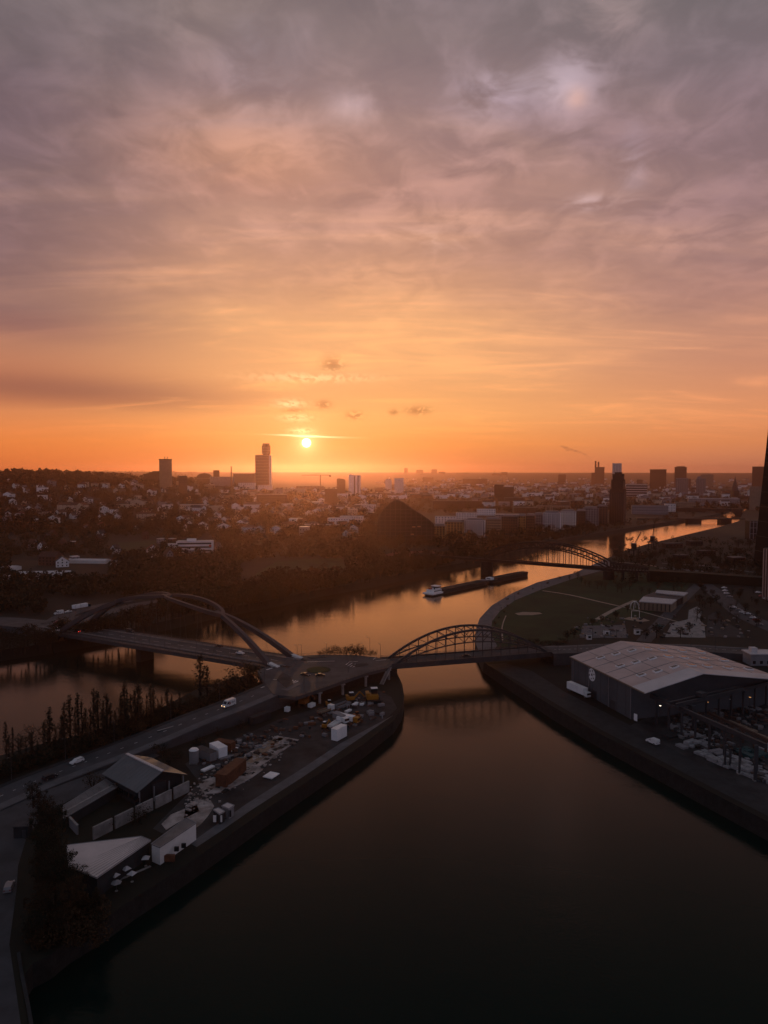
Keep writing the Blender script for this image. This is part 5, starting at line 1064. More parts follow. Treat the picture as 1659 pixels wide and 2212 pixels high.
# stacked steel and pallets
def stackthing(name, label, p, rot, nx, ny, nz, sx, sy, sz, m, cat, group=None, jit=.15, pname='bundle'):
    o = thing(name, label, cat, p, rot, group); b_ = MB(); b_.box(0, 0, 0, sx, sy, sz); me = b_.mesh(pname, m)
    for k in range(nz):
        for i in range(nx):
            for j in range(ny):
                if R.random() < .12 * k: continue
                x = link(pname, me, o); x.location = ((i - (nx - 1) / 2) * sx * 1.08 + R.uniform(-jit, jit), (j - (ny - 1) / 2) * sy * 1.12 + R.uniform(-jit, jit), k * (sz + .02)); x.rotation_euler = (0, 0, R.uniform(-.05, .05))
    return o
rq = heading(P(*W2(1000, 880), 5), P(*W2(1659, 1150), 5))
for k, (x, y, nx, ny, nz, m, lb) in enumerate(((1070, 900, 4, 2, 1, 'dullwhite', 'low white sheet bundles at the left end of the bright row'), (1200, 970, 4, 2, 2, 'dullwhite', 'two layer white sheet bundles behind the steel posts'), (1330, 985, 3, 3, 2, 'dullwhite', 'broad white wrapped bundles in the middle of the bright row'),
      (1420, 1040, 3, 2, 2, 'dullwhite', 'white wrapped bundles right of the second post'), (1480, 1085, 3, 2, 1, 'dullwhite', 'single layer white sheets left of the thick post'), (1600, 1120, 4, 2, 1, 'dullwhite', 'white sheets at the right picture edge'), (1590, 1060, 2, 1, 1, 'dullwhite', 'short white bundle above the right edge sheets'),
      (900, 790, 2, 2, 2, 'dullwhite', 'squarish pale stack in front of the long bundles'), (1020, 790, 3, 2, 1, 'greywall', 'grey flat stack behind the squarish pale one'), (860, 690, 4, 1, 1, 'greywall', 'long grey bundles slanting away from the van'), (960, 705, 4, 1, 1, 'dullwhite', 'long pale bundles right of the slanting grey ones'),
      (1160, 890, 2, 2, 2, 'greywall', 'grey box stack left of the first post'), (740, 640, 2, 1, 1, 'greywall', 'short grey stack nearest the hall corner'), (680, 700, 2, 2, 1, 'darkconc', 'dark pallet stack behind the white van'), (790, 810, 2, 1, 1, 'greywall', 'low grey stack right of the white van'),
      (1500, 900, 3, 3, 2, 'teal', 'teal bundles behind the posts at right'), (1440, 850, 2, 2, 1, 'teal', 'small teal stack behind the teal bundles'), (1100, 450, 4, 1, 1, 'greywall', 'flat grey slab stack deep in the yard'), (1340, 590, 4, 1, 1, 'tan', 'long tan slab stack under the rusty runway'), (1460, 640, 3, 1, 1, 'tan', 'short tan slab stack under the rusty runway'),
      (1600, 715, 3, 1, 1, 'tan', 'tan slab stack near the right picture edge'), (1480, 420, 3, 2, 1, 'greywall', 'grey stack far back in the yard'), (1640, 830, 2, 2, 2, 'dullwhite', 'white stack cut by the right picture edge'))):
    stackthing('sheet_stack', lb, P(*W2(x, y), 5.06), rq + (0 if k < 7 else R.uniform(-.1, .1)), nx, ny, nz, 1.9, 2.4, .7, m, 'stack', 'stacks in the harbour yard')
for k, (x, y, hh, lb) in enumerate(((1225, 1010, 7, 'first dark steel post among the white bundles'), (1278, 1015, 6, 'thin dark post right of the first'), (1370, 1080, 8, 'second dark steel post among the white bundles'), (1530, 1150, 11, 'thick dark post near the right picture edge'))):
    p = P(*W2(x, y), 5); o = thing('steel_post', lb, 'post', p); mb = MB(); mb.box(0, 0, .3, .5 if k != 3 else .9, .5, hh); mb.build('shaft', 'steel', o); mb = MB(); mb.box(0, 0, 0, 1.2, 1.2, .3); mb.build('footing', 'concrete', o)
p = P(*W2(325, 575), 5); o = thing('notice_board', 'small white board standing at the near hall corner', 'sign', p, rq); mb = MB(); mb.box(0, 0, 1.2, 1.6, .12, 2.6); mb.build('board', 'white', o)
for s_ in (-1, 1): mb = MB(); mb.box(s_ * .7, 0, 0, .12, .14, 1.2); mb.build('leg', 'steel', o)
# small rooftop hut right behind the hall
p = P(1650, 1437, 5); o = thing('harbour_cabin', 'pale flat roofed cabin cut by the right edge behind the hall', 'cabin', p + Vector((0, 3, 0)), 0); mb = MB(); mb.box(0, 0, 0, 14, 8, 5.5); mb.build('wall', 'greywall', o); mb = MB(); mb.box(0, 0, 5.5, 15, 9, .5); mb.build('roof', 'palemetal', o); mb = MB(); mb.box(-4, 0, 6, 3, 3, 2.2); mb.build('roof_hut', 'palemetal', o); windows(o, 14, 8, 0, 1, 4, 4, 'f')

# ================================================================== VEHICLES
def profile_mesh(name, pr, w, m, inset=0.0):
    mb = MB(); k = len(pr); mb.raw([(x, -w / 2 + (inset if z > .95 else 0), z) for x, z in pr] + [(x, w / 2 - (inset if z > .95 else 0), z) for x, z in pr], [tuple(range(k)), tuple(range(k, 2 * k))[::-1]] + [((i + 1) % k, i, k + i, k + (i + 1) % k) for i in range(k)]); return mb.mesh(name, m)
VM = {}
def vpart(key, f):
    if key not in VM: VM[key] = f()
    return VM[key]
wheel_m = None
def wheels(o, xs, w, r=.33):
    def mk():
        mb = MB(); mb.tube([(0, -.11, 0), (0, .11, 0)], r, 12); return mb.mesh('wheel', 'rubber')
    def mr():
        mb = MB(); mb.tube([(0, -.125, 0), (0, .125, 0)], r * .55, 8); return mb.mesh('rim', 'cargrey')
    me = vpart(('w', r), mk); mr_ = vpart(('r', r), mr)
    for x in xs:
        for s_ in (-1, 1):
            k = link('wheel', me, o); k.location = (x, s_ * (w / 2 - .1), r); rm_ = bpy.data.objects.new('rim', mr_); COL.objects.link(rm_); rm_.parent = k
def lights(o, x0, x1, z, w, on_h=False, on_t=False, sz=(.08, .34, .18)):
    def mk(n, m): 
        mb = MB(); mb.box(0, 0, 0, *sz); return mb.mesh(n, m)
    for s_ in (-1, 1):
        k = link('headlight', vpart(('h', on_h, sz), lambda: mk('headlight', 'head' if on_h else 'headoff')), o); k.location = (x1, s_ * (w / 2 - .3), z)
        k = link('tail_light', vpart(('t', on_t, sz), lambda: mk('tail_light', 'tail' if on_t else 'tailoff')), o); k.location = (x0, s_ * (w / 2 - .3), z + .1)
def car(label, p, rot, paint='carwhite', kind='saloon', on_h=False, on_t=False, group='cars'):
    o = thing('car', label, 'car', p, rot, group)
    if kind == 'estate':
        pr = [(-2.25, .35), (2.2, .35), (2.25, .62), (1.9, .82), (1.05, .95), (.45, 1.42), (-1.9, 1.46), (-2.2, 1.0)]; gl = [(.93, .98), (.42, 1.36), (-1.82, 1.40), (-2.0, 1.02)]
    else:
        pr = [(-2.15, .35), (2.1, .35), (2.15, .62), (1.8, .82), (.95, .93), (.35, 1.40), (-1.0, 1.42), (-1.65, 1.0), (-2.15, .92)]; gl = [(.85, .97), (.33, 1.34), (-.96, 1.36), (-1.5, 1.0)]
    link('body', vpart((kind, paint), lambda: profile_mesh('body', pr, 1.78, paint, .12)), o)
    link('windows', vpart((kind, 'g'), lambda: profile_mesh('windows', gl, 1.62, 'glass', 0)), o)
    wheels(o, (-1.35, 1.35), 1.78); lights(o, -2.2, 2.12, .62, 1.78, on_h, on_t); return o
def van(label, p, rot, paint='carwhite', L_=5.6, H_=2.55, on_h=False, on_t=False, dark=True, group='vans'):
    o = thing('van', label, 'van', p, rot, group); h = L_ / 2
    pr = [(-h, .4), (h - .05, .4), (h, .8), (h - .25, 1.15), (h - .95, 1.35), (h - 1.55, H_ - .25), (h - 1.95, H_), (-h + .15, H_), (-h, H_ - .2)]
    link('body', vpart(('van', L_, H_, paint), lambda: profile_mesh('body', pr, 2.0, paint, .08)), o)
    def ws():
        mb = MB(); a = (h - .90, 1.40); b_ = (h - 1.50, H_ - .32); mb.face([(a[0] + .02, -.8, a[1]), (a[0] + .02, .8, a[1]), (b_[0] + .02, .74, b_[1]), (b_[0] + .02, -.74, b_[1])]); return mb.mesh('windscreen', 'glass')
    link('windscreen', vpart(('ws', L_, H_), ws), o)
    def sw():
        mb = MB(); mb.raw([(h - 1.2, 0, 1.35), (h - 2.3, 0, 1.35), (h - 2.3, 0, H_ - .5), (h - 1.75, 0, H_ - .5)], [(0, 1, 2, 3), (3, 2, 1, 0)]); return mb.mesh('side_window', 'glass')
    for s_ in (-1, 1): k = link('side_window', vpart(('sw', L_, H_), sw), o); k.location = (0, s_ * 1.005, 0)
    wheels(o, (-h + 1.0, h - 1.0), 2.0, .36); lights(o, -h - .02, h - .06, .75, 2.0, on_h, on_t); return o
def truck(label, p, rot, cab='carwhite', bed='greywall', L_=8.0, box=None, group='trucks'):
    o = thing('truck', label, 'truck', p, rot, group); h = L_ / 2
    mb = MB(); mb.prism([(h - 2.0, -1.15), (h, -1.1), (h, 1.1), (h - 2.0, 1.15)], .7, 2.7); cb = mb.build('cab', cab, o, .12)
    mb = MB(); mb.box(h + .01, 0, 1.6, .06, 2.0, .8); mb.build('windscreen', 'glass', cb)
    mb = MB(); mb.box(-1.0, 0, .6, L_ - 2, 1.0, .35); mb.build('chassis', 'steel', o)
    if box: mb = MB(); mb.box(-1.1, 0, 1.0, L_ - 2.3, 2.4, box); mb.build('cargo_box', bed, o, .05)
    else:
        mb = MB(); mb.box(-1.1, 0, 1.0, L_ - 2.3, 2.4, .15)
        for s_ in (-1, 1): mb.box(-1.1, s_ * 1.16, 1.15, L_ - 2.3, .08, .6)
        mb.box(-h + .1, 0, 1.15, .08, 2.3, .6); mb.build('bed', bed, o)
    wheels(o, (-h + 1.1, -h + 2.3, h - 1.1), 2.4, .48); lights(o, -h, h, .9, 2.2); return o
rd = lambda a, b_, z: heading(P(*a, z), P(*b_, z))
ROADH = lambda px, py: min(((pix(p)[0] - px) ** 2 + (pix(p)[1] - py) ** 2, p.z) for p in RC)[1]
zv = 9.9; vr = rd((520, 1508), (470, 1526), zv)
dv = van('white parcel van with red cube mark and dpd lettering driving down the ramp road', P(494, 1526, zv - .02), vr, L_=6.0, H_=2.7, on_h=True)
for s_ in (-1, 1):
    lg = MB(); cx2, cz2 = .35, 1.55; hexa = [(cx2 + .62 * math.cos(i * math.pi / 3 + math.pi / 6), cz2 + .62 * math.sin(i * math.pi / 3 + math.pi / 6)) for i in range(6)]
    pts = [(x, s_ * 1.012, z) for x, z in hexa]; lg.raw(pts, [tuple(range(6)) if s_ > 0 else tuple(range(6))[::-1], tuple(range(6))[::-1] if s_ > 0 else tuple(range(6))]); m_ = lg.build('cube_mark', 'logo_red', dv)
    for a in (math.pi / 2 + math.pi, math.pi / 6, math.pi * 5 / 6): mb = MB(); mb.bar((cx2, s_ * 1.018, cz2), (cx2 + .55 * math.cos(a), s_ * 1.018, cz2 + .55 * math.sin(a)), .02, .07); mb.build('cube_edge', 'white', m_)
    tcu = bpy.data.curves.new('lettering', 'FONT'); tcu.body = 'dpd'; tcu.size = 1.15; tcu.extrude = .005; tcu.align_x = 'CENTER'; tcu.materials.append(MT['logo_dark'])
    tmp = bpy.data.objects.new('lettering', tcu); lme = bpy.data.meshes.new_from_object(tmp); bpy.data.objects.remove(tmp); to = link('lettering', lme, dv)
    to.location = (-1.45, s_ * 1.02, 1.35); to.rotation_euler = (rad(90), 0, 0 if s_ < 0 else rad(180))
dg = bpy.context.evaluated_depsgraph_get() if False else None
car('white estate car on the ramp road below the poplars', P(166, 1648, 5.62), rd((185, 1641), (140, 1658), 5.6), 'carwhite', 'estate', group='cars on the promontory road')
car('dark car on the ramp road left of the white estate', P(108, 1682, 5.3), rd((60, 1700), (140, 1670), 5.3), 'carblack', 'estate', group='cars on the promontory road')
car('dark car waiting at the roundabout island', P(692, 1461, DECKZ + .01), rd((670, 1461), (715, 1459), DECKZ), 'carblack', group='cars at the roundabout')
car('dark car turning in behind the one at the island', P(660, 1460, DECKZ + .01), rd((640, 1456), (675, 1463), DECKZ), 'carblack', group='cars at the roundabout')
BZ = DECKZ + .03; bh = rd((607, 1428), (110, 1350), DECKZ)
car('dark red car in the middle of the arch bridge', P(473, 1398, BZ), bh, 'carblack', group='cars on the arch bridge')
car('white car near the right foot of the arch bridge', P(519, 1413, BZ), bh + math.pi, 'carwhite', group='cars on the arch bridge')
van('dark van with white roof near the left end of the arch bridge', P(281, 1367, BZ), bh + math.pi, 'carblack', 5.0, 2.2, group='cars on the arch bridge')
car('dark car inside the truss bridge', P(1007, 1419, 10.6), rd((950, 1421), (1060, 1416), 10.6), 'carblack', group='cars on the truss bridge')
car('pale car just entering the truss bridge at left', P(872, 1427, 10.6), rd((950, 1421), (860, 1427), 10.6), 'cargrey', group='cars on the truss bridge')
jr = rd((200, 1330), (120, 1342), 9.5)
for k, (x, y, z, pt, kd, a, oh, ot, lb) in enumerate(((187, 1333, 9.4, 'carwhite', 'van', jr, 0, 0, 'white van at the left bridge junction'), (217, 1329, 9.0, 'carwhite', 'saloon', jr, 0, 0, 'white car behind the white van at the left junction'), (186, 1366, 10.6, 'carwhite', 'saloon', jr, 0, 0, 'white car lowest in the waiting queue'),
     (172, 1359, 10.6, 'carblack', 'saloon', jr + 2.9, 1, 0, 'dark car with lit yellow headlamps at the left junction'), (190, 1360, 10.6, 'carred', 'saloon', jr, 0, 1, 'red car with glowing tail lights at the left junction'), (182, 1352, 10.5, 'carred', 'saloon', jr + .1, 0, 1, 'red car at the head of the waiting queue'),
     (244, 1372, 11.04, 'carblack', 'saloon', bh, 0, 1, 'dark car with red tail lights on the bridge end'), (310, 1363, 5.6, 'carblack', 'saloon', jr, 0, 1, 'lone dark car with a red light behind the junction'))):
    x0, y0 = x * 0 + x, y
    pp = P({0: 186, 1: 219, 2: 184, 3: 170, 4: 190, 5: 181, 6: 246, 7: 306}[k] * 1.0 * .68 + 0 if False else x * .68, y - 6, z)
    if kd == 'van': van(lb, pp, a, pt, group='cars at the left junction')
    else: car(lb, pp, a, pt, 'saloon', bool(oh), bool(ot), 'cars at the left junction')
truck('long white trailer behind the left junction', P(176, 1315, 8.2), rd((150, 1318), (205, 1308), 8), 'carblack', 'white', 13, 2.4)
car('car parked on the bottom left quay road', P(20, 1920, 5.05), rd((12, 1940), (30, 1895), 5), 'cargrey', 'estate', group='cars on the quay road')
van('white small van on the harbour road by the yard', P(1410, 1606, 5.06), rd((1430, 1612), (1395, 1598), 5), 'carwhite', 4.6, 2.0, group='vans on the harbour road')
truck('white trailer parked against the great dark hall', P(1250, 1500, 5.1), rd((1224, 1486), (1274, 1508), 5), 'carwhite', 'white', 13.5, 3.0)
for k, (x, y, pt) in enumerate(((1564, 1271, 'carwhite'), (1566, 1277, 'carwhite'), (1570, 1283, 'carwhite'), (1638, 1281, 'carwhite'), (1645, 1289, 'carred'), (1655, 1294, 'carwhite'), (1584, 1313, 'carwhite'), (1597, 1319, 'cargrey'), (1604, 1324, 'carwhite'), (1614, 1327, 'carwhite'), (1628, 1336, 'carwhite'), (1634, 1341, 'carred'), (1576, 1290, 'cargrey'), (1640, 1350, 'cargrey'))):
    c = car('x', P(x, y, 5.06), rad(-35) if k > 5 else rad(R.choice((10, 190))), pt, R.choice(('saloon', 'estate')))
    cn = {'carwhite': 'white', 'carred': 'red', 'cargrey': 'grey'}[pt]; zn = 'in the upper car park by the ribbed building' if 2 < k < 6 else 'along the street right of the skate plaza' if k > 5 and k != 12 else 'beside the long street behind the sports hall'
    reg(c, f'{cn} car parked {zn}', f'{cn} cars parked {zn}', 'cars parked on the north bank')
# ================================================================== MOLE YARD
Y5 = lambda x, y: q(940, 2150, x, y, 5.53); Y2 = lambda x, y: q(600, 2200, x, y); Y1 = lambda x, y: q(0, 2200, x, y); Y3 = lambda x, y: q(0, 2560, x, y)
def container(label, p, rot, L_, W_, H_, m, roofm=None, group='containers on the promontory yard'):
    o = thing('container', label, 'container', p, rot, group); mb = MB(); mb.box(0, 0, .15, L_, W_, H_ - .15); bd = mb.build('body', m, o, .03)
    n = int(L_ / .6); rm_ = MB(); rm_.box(0, 0, .25, .3, W_ + .08, H_ - .4); me = rm_.mesh('corrugation', m)
    for i in range(n): k = link('corrugation', me, o); k.location = (-L_ / 2 + (i + .5) * L_ / n, 0, 0)
    mb = MB(); mb.box(0, 0, H_, L_ + .1, W_ + .12, .1); mb.build('roof', roofm or m, o)
    for s_ in (-1, 1): mb = MB(); mb.box(L_ / 2 + .04, s_ * W_ * .25, .3, .06, W_ * .46, H_ - .5); mb.build('door', m, o)
    return o
yr = rd(Y2(575, 590), Y2(915, 360), 5)
container('tall white box container standing at the quay end of the vehicle cluster', P(*Y5(665, 1000), 5) + Vector((.8, 1.5, 0)), rd(Y5(600, 1005), Y5(720, 940), 5), 6.1, 2.6, 4.2, 'white')
container('white rounded container behind the grey open one', P(*Y2(205, 490), 5) + Vector((1, 1, 0)), rd(Y2(115, 400), Y2(215, 460), 8), 6.5, 3.2, 3.6, 'white')
container('grey tarpaulin covered container left of the white one', P(*Y2(130, 505), 5), rd(Y2(50, 450), Y2(200, 510), 7), 8, 2.8, 3.0, 'greywall', 'slate')
container('rust red container right of the white rounded one', P(*Y2(285, 440), 5) + Vector((0, 1, 0)), rd(Y2(215, 380), Y2(340, 405), 8), 7, 2.6, 3.0, 'rust')
container('long brown rusty container standing on the broken slab', P(*Y2(345, 680), 5), rd(Y2(245, 660), Y2(390, 545), 8), 13.0, 3.6, 4.0, 'rust')
container('dark container at the foot of the ramp embankment', P(*q(640, 2100, 985, 960, 5.53), 5), rd(q(640, 2100, 860, 925, 5.53), q(640, 2100, 1060, 855, 5.53), 7), 9, 2.6, 2.9, 'darkconc')
p = P(*Y2(30, 545), 5); o = thing('silo', 'short white silo standing left of the grey container', 'silo', p); mb = MB(); mb.cyl(0, 0, .4, 1.5, 4.0, 16); mb.build('drum', 'greywall', o); mb = MB(); mb.cyl(0, 0, 4.4, 1.6, .5, 16, 0, 1.1); mb.build('cap', 'white', o); mb = MB(); mb.box(0, 0, 0, 2.6, 2.6, .4); mb.build('plinth', 'concrete', o)
for k, (pxy, L_, W_, H_, lb) in enumerate(((Y2(680, 655), 4.2, 3.4, .3, 'bright white board pallet at the quay path'), (Y2(147, 600), 4.6, 1.6, .5, 'narrow white board left of the brown container'), (Y2(370, 438), 3.4, 1.2, .4, 'white plank pile right of the rust red container'), (q(640, 2100, 1465, 780, 5.53), 1.8, 1.8, 1.7, 'white cube tank below the roundabout wall'),
      (Y5(230, 425), 3.0, 1.8, 1.4, 'small white skip beside the orange digger'), (Y5(990, 400), 3.6, 1.4, .8, 'white low trailer under the yellow loader'), (Y5(1112, 390), 2.6, 1.4, .8, 'white crate right of the low trailer'), (Y5(868, 510), 3.2, 1.3, .6, 'white plank crate in front of the dump skip'))):
    o = thing('crate' if k > 3 else 'board_pallet', lb, 'pallet', P(*pxy, 5.05), yr + R.uniform(-.2, .2)); mb = MB(); mb.box(0, 0, .15, L_, W_, H_); mb.build('load', 'white', o)
    for s_ in (-1, 0, 1): mb = MB(); mb.box(0, s_ * W_ * .4, 0, L_, .15, .15); mb.build('runner', 'tan', o)
truck('white flatbed truck with sandy load near the middle of the yard', P(*Y5(480, 530), 5), rd(Y5(400, 540), Y5(560, 480), 5), 'carwhite', 'tan', 8)
truck('white lorry with crane jib in the vehicle cluster', P(*Y5(650, 760), 5), rd(Y5(560, 800), Y5(720, 690), 5), 'carwhite', 'offwhite', 9)
truck('white lorry behind the jib lorry', P(*Y5(740, 690), 5), rd(Y5(660, 660), Y5(830, 740), 5), 'carwhite', 'greywall', 8, 2.0)
truck('long white semi trailer at the back of the cluster', P(*Y5(860, 690), 5), rd(Y5(720, 650), Y5(960, 700), 5), 'yellow', 'white', 10, 1.8)
o = thing('dump_skip', 'open grey dump skip with raised rim', 'skip', P(*Y5(760, 430), 5), rd(Y5(700, 450), Y5(880, 380), 5))
mb = MB(); mb.box(0, 0, .2, 7.4, 2.6, .2); mb.build('floor_plate', 'greywall', o)
for s_ in (-1, 1): mb = MB(); mb.bar((-3.7, s_ * 1.3, .9), (3.7, s_ * 1.3, .9), .15, 1.4); mb.build('side_wall', 'greywall', o); mb = MB(); mb.bar((s_ * 3.7, -1.3, .9), (s_ * 3.7, 1.3, .9), .15, 1.4); mb.build('end_wall', 'greywall', o)
mb = MB(); mb.box(0, 0, .4, 6.6, 2.2, .5); mb.build('rubble_load', 'hold', o)
def loader(label, p, rot, body='yellow', arm=True, s=1.0):
    o = thing('digger', label, 'digger', p, rot, 'diggers in the promontory yard'); o.scale = (s, s, s)
    for s_ in (-1, 1): mb = MB(); mb.prism([(-1.6, s_ * 1.1 - .3), (1.6, s_ * 1.1 - .3), (1.6, s_ * 1.1 + .3), (-1.6, s_ * 1.1 + .3)], 0.0, .8); mb.build('track', 'rubber', o, .15)
    mb = MB(); mb.prism([(-1.7, -1.2), (1.0, -1.2), (1.0, 1.2), (-1.7, 1.2)], .9, 1.9); mb.build('body', body, o, .1)
    mb = MB(); mb.box(.2, .5, 1.9, 1.4, 1.1, 1.2); cb = mb.build('cab', 'glass', o); mb = MB(); mb.box(.2, .5, 3.1, 1.5, 1.2, .12); mb.build('cab_roof', 'white' if body != 'orange' else body, cb)
    mb = MB(); mb.box(-1.4, 0, 1.9, .8, 2.2, .5); mb.build('engine_cover', body, o)
    if arm: mb = MB(); mb.bar((1.0, -.4, 1.5), (3.0, -.4, 3.4), .4, .5); mb.bar((3.0, -.4, 3.4), (4.6, -.4, 1.6), .3, .4); ar = mb.build('arm', body, o); mb = MB(); mb.prism([(4.3, -.9), (5.1, -.9), (5.1, .1), (4.3, .1)], .6, 1.6); mb.build('bucket', 'steel', ar)
    return o
loader('large yellow excavator with white cab roof near the pier end', P(*Y5(1310, 340), 5), rd(Y5(1210, 340), Y5(1410, 330), 5), 'yellow', False, 1.8); loader('yellow wheel loader in the middle of the yard', P(*Y5(920, 335), 5), .3, 'yellow', True, 1.2); loader('orange digger below the roundabout wall', P(*Y5(105, 400), 5), rd(Y5(20, 420), Y5(180, 330), 5), 'orange', True, 1.3)
loader('small yellow machine left of the white lorries', P(*Y5(470, 800), 5), 1.2, 'yellow', True, .8); loader('small amber machine right of the semi trailer', P(*Y5(1025, 625), 5), .6, 'orange', False, .8); loader('small yellow machine behind the flatbed truck', P(*Y5(535, 415), 5), .2, 'yellow', False, .8)
# broken concrete slab, shade of its holes painted as dark flush patches
SL = [Y2(*a) for a in ((730, 318), (915, 352), (770, 450), (580, 580), (610, 605), (520, 670), (430, 720), (320, 770), (230, 800), (120, 810), (70, 740), (100, 700), (235, 650), (300, 590), (440, 525), (460, 480), (600, 400), (690, 335))]
mb = MB(); mb.prism([p.xy for p in fx(5, *SL)], 4.9, 5.25); struct(mb, 'concrete_foundation', 'oldconcrete')
hb_ = MB(); hb_.box(0, 0, 0, 1.7, 1.3, .05); hme = hb_.mesh('hole_shade_patch', 'stone'); k = 0
from mathutils.geometry import intersect_point_tri_2d
def inside(p, poly):
    c = False; j = len(poly) - 1
    for i in range(len(poly)):
        if (poly[i][1] > p[1]) != (poly[j][1] > p[1]) and p[0] < (poly[j][0] - poly[i][0]) * (p[1] - poly[i][1]) / (poly[j][1] - poly[i][1]) + poly[i][0]: c = not c
        j = i
    return c
slp = [p.xy for p in fx(5.25, *SL)]
sl_o = bpy.data.objects['concrete_foundation']
for hx, hy in ((710, 352), (800, 392), (765, 412), (685, 455), (672, 475), (553, 543), (480, 592), (212, 630), (170, 655), (90, 705), (185, 730), (240, 742), (640, 510), (590, 470), (720, 430), (830, 350), (520, 628), (455, 640), (150, 770), (290, 775)):
    pp = P(*Y2(hx, hy), 5.25); x = link('hole_shade_patch', hme, sl_o); x.location = (pp.x, pp.y, 5.215); x.rotation_euler = (0, 0, yr + R.uniform(-.2, .2)); x.scale = (R.uniform(.8, 1.5), R.uniform(.8, 1.5), 1)
for hx, hy, r_ in ((540, 492, 3.6), (605, 432, 3.0), (705, 365, 2.8), (740, 345, 2.0), (480, 500, 2.2)):
    pp = P(*Y2(hx, hy), 5.25); k = 9; mb = MB(); rr4 = [r_ * R.uniform(.7, 1.25) for _ in range(k)]; c0, s0 = math.cos(yr), math.sin(yr)
    pts = [(pp.x + 1.5 * rr4[i] * math.cos(i * 2 * math.pi / k) * c0 - .8 * rr4[i] * math.sin(i * 2 * math.pi / k) * s0, pp.y + 1.5 * rr4[i] * math.cos(i * 2 * math.pi / k) * s0 + .8 * rr4[i] * math.sin(i * 2 * math.pi / k) * c0) for i in range(k)]
    mb.prism(pts, 5.2, 5.262); o = mb.build('soil_heap', 'tan', sl_o)
rb_ = MB()
for i in range(420):
    a = (R.uniform(-40, 780), 0); pp = P(*Y2(a[0], 830 - a[0] * .62 + R.gauss(30, 70)), 5)
    s_ = R.uniform(.2, .9); rb_.box(pp.x, pp.y, 5.0, s_, s_ * R.uniform(.5, 1.2), s_ * R.uniform(.3, .6), R.uniform(0, 3))
o = rb_.build('rubble', 'oldconcrete'); o['kind'] = 'stuff'; o['label'] = 'broken concrete rubble strewn round the foundation slab'
flat('debris_ground', 'oldconcrete', fx(5, *[Y2(*a) for a in ((-60, 1060), (-40, 900), (60, 850), (170, 860), (200, 910), (150, 990), (90, 1060), (20, 1110))]), 5.0, lift=.05)
flat('debris_ground', 'oldconcrete', fx(5, *[Y1(*a) for a in ((1360, 1060), (1440, 980), (1560, 930), (1659, 900), (1680, 950), (1600, 990), (1480, 1060), (1400, 1110))]), 5.0, lift=.05)
# grey gabled hall
E1, E2 = P(*Y1(878, 630), 9.5), P(*Y1(1175, 790), 9.5)             # left eave, far / near
ax = (E2 - E1); ax.z = 0; LH = ax.length; ax.normalize(); ay = Vector((-ax.y, ax.x, 0)); Rn = P(*Y1(1400, 632), 13.0); hw = (Rn - E2).dot(ay)
o = thing('yard_hall', 'grey sheet roofed hall with pale ridge line in the promontory yard', 'hall', (E1.x, E1.y, 5.0), math.atan2(ax.y, ax.x))
he, hr = 4.6, 8.0; sp = hw * 2
mb = MB(); pr = [(0, 0), (0, he - .2), (hw, hr - .2), (sp, he - .2), (sp, 0)]
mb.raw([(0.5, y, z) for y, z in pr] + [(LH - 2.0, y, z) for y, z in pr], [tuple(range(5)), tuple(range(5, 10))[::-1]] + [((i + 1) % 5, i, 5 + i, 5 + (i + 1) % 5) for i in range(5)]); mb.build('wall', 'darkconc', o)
for y0, y1, z0, z1 in ((-.7, hw, he - .2, hr), (hw, sp + .7, hr, he - .2)):
    mb = MB(); a = [(0, y0, z0), (LH, y0, z0), (LH, y1, z1), (0, y1, z1)]; mb.raw(a + [(x, y, z + .18) for x, y, z in a], [(3, 2, 1, 0), (4, 5, 6, 7), (0, 1, 5, 4), (1, 2, 6, 5), (2, 3, 7, 6), (3, 0, 4, 7)]); sl_ = mb.build('roof_slope', 'greyroof', o)
    for i in range(1, 12): x = LH * i / 12; mb = MB(); mb.bar((x, y0, z0 + .2), (x, y1, z1 + .2), .10, .08); mb.build('sheet_seam', 'greyroof', sl_)
mb = MB(); mb.box(LH / 2, hw, hr + .1, LH, .9, .3); mb.build('ridge_cap', 'palemetal', o)
for y in (0.3, sp * .33, sp * .66, sp - .3): mb = MB(); mb.box(LH - .6, y, 0, .35, .35, he - .3); mb.build('post', 'greywall', o)
mb = MB(); mb.box(LH - 1.95, hw, 0.05, .2, 4.5, 4.2); mb.build('gate', 'steel', o)
for i in range(7): mb = MB(); mb.box(LH * (i + .5) / 7, .0, 1.4, 2.2, .3, 1.2); mb.build('window', 'glass', o)
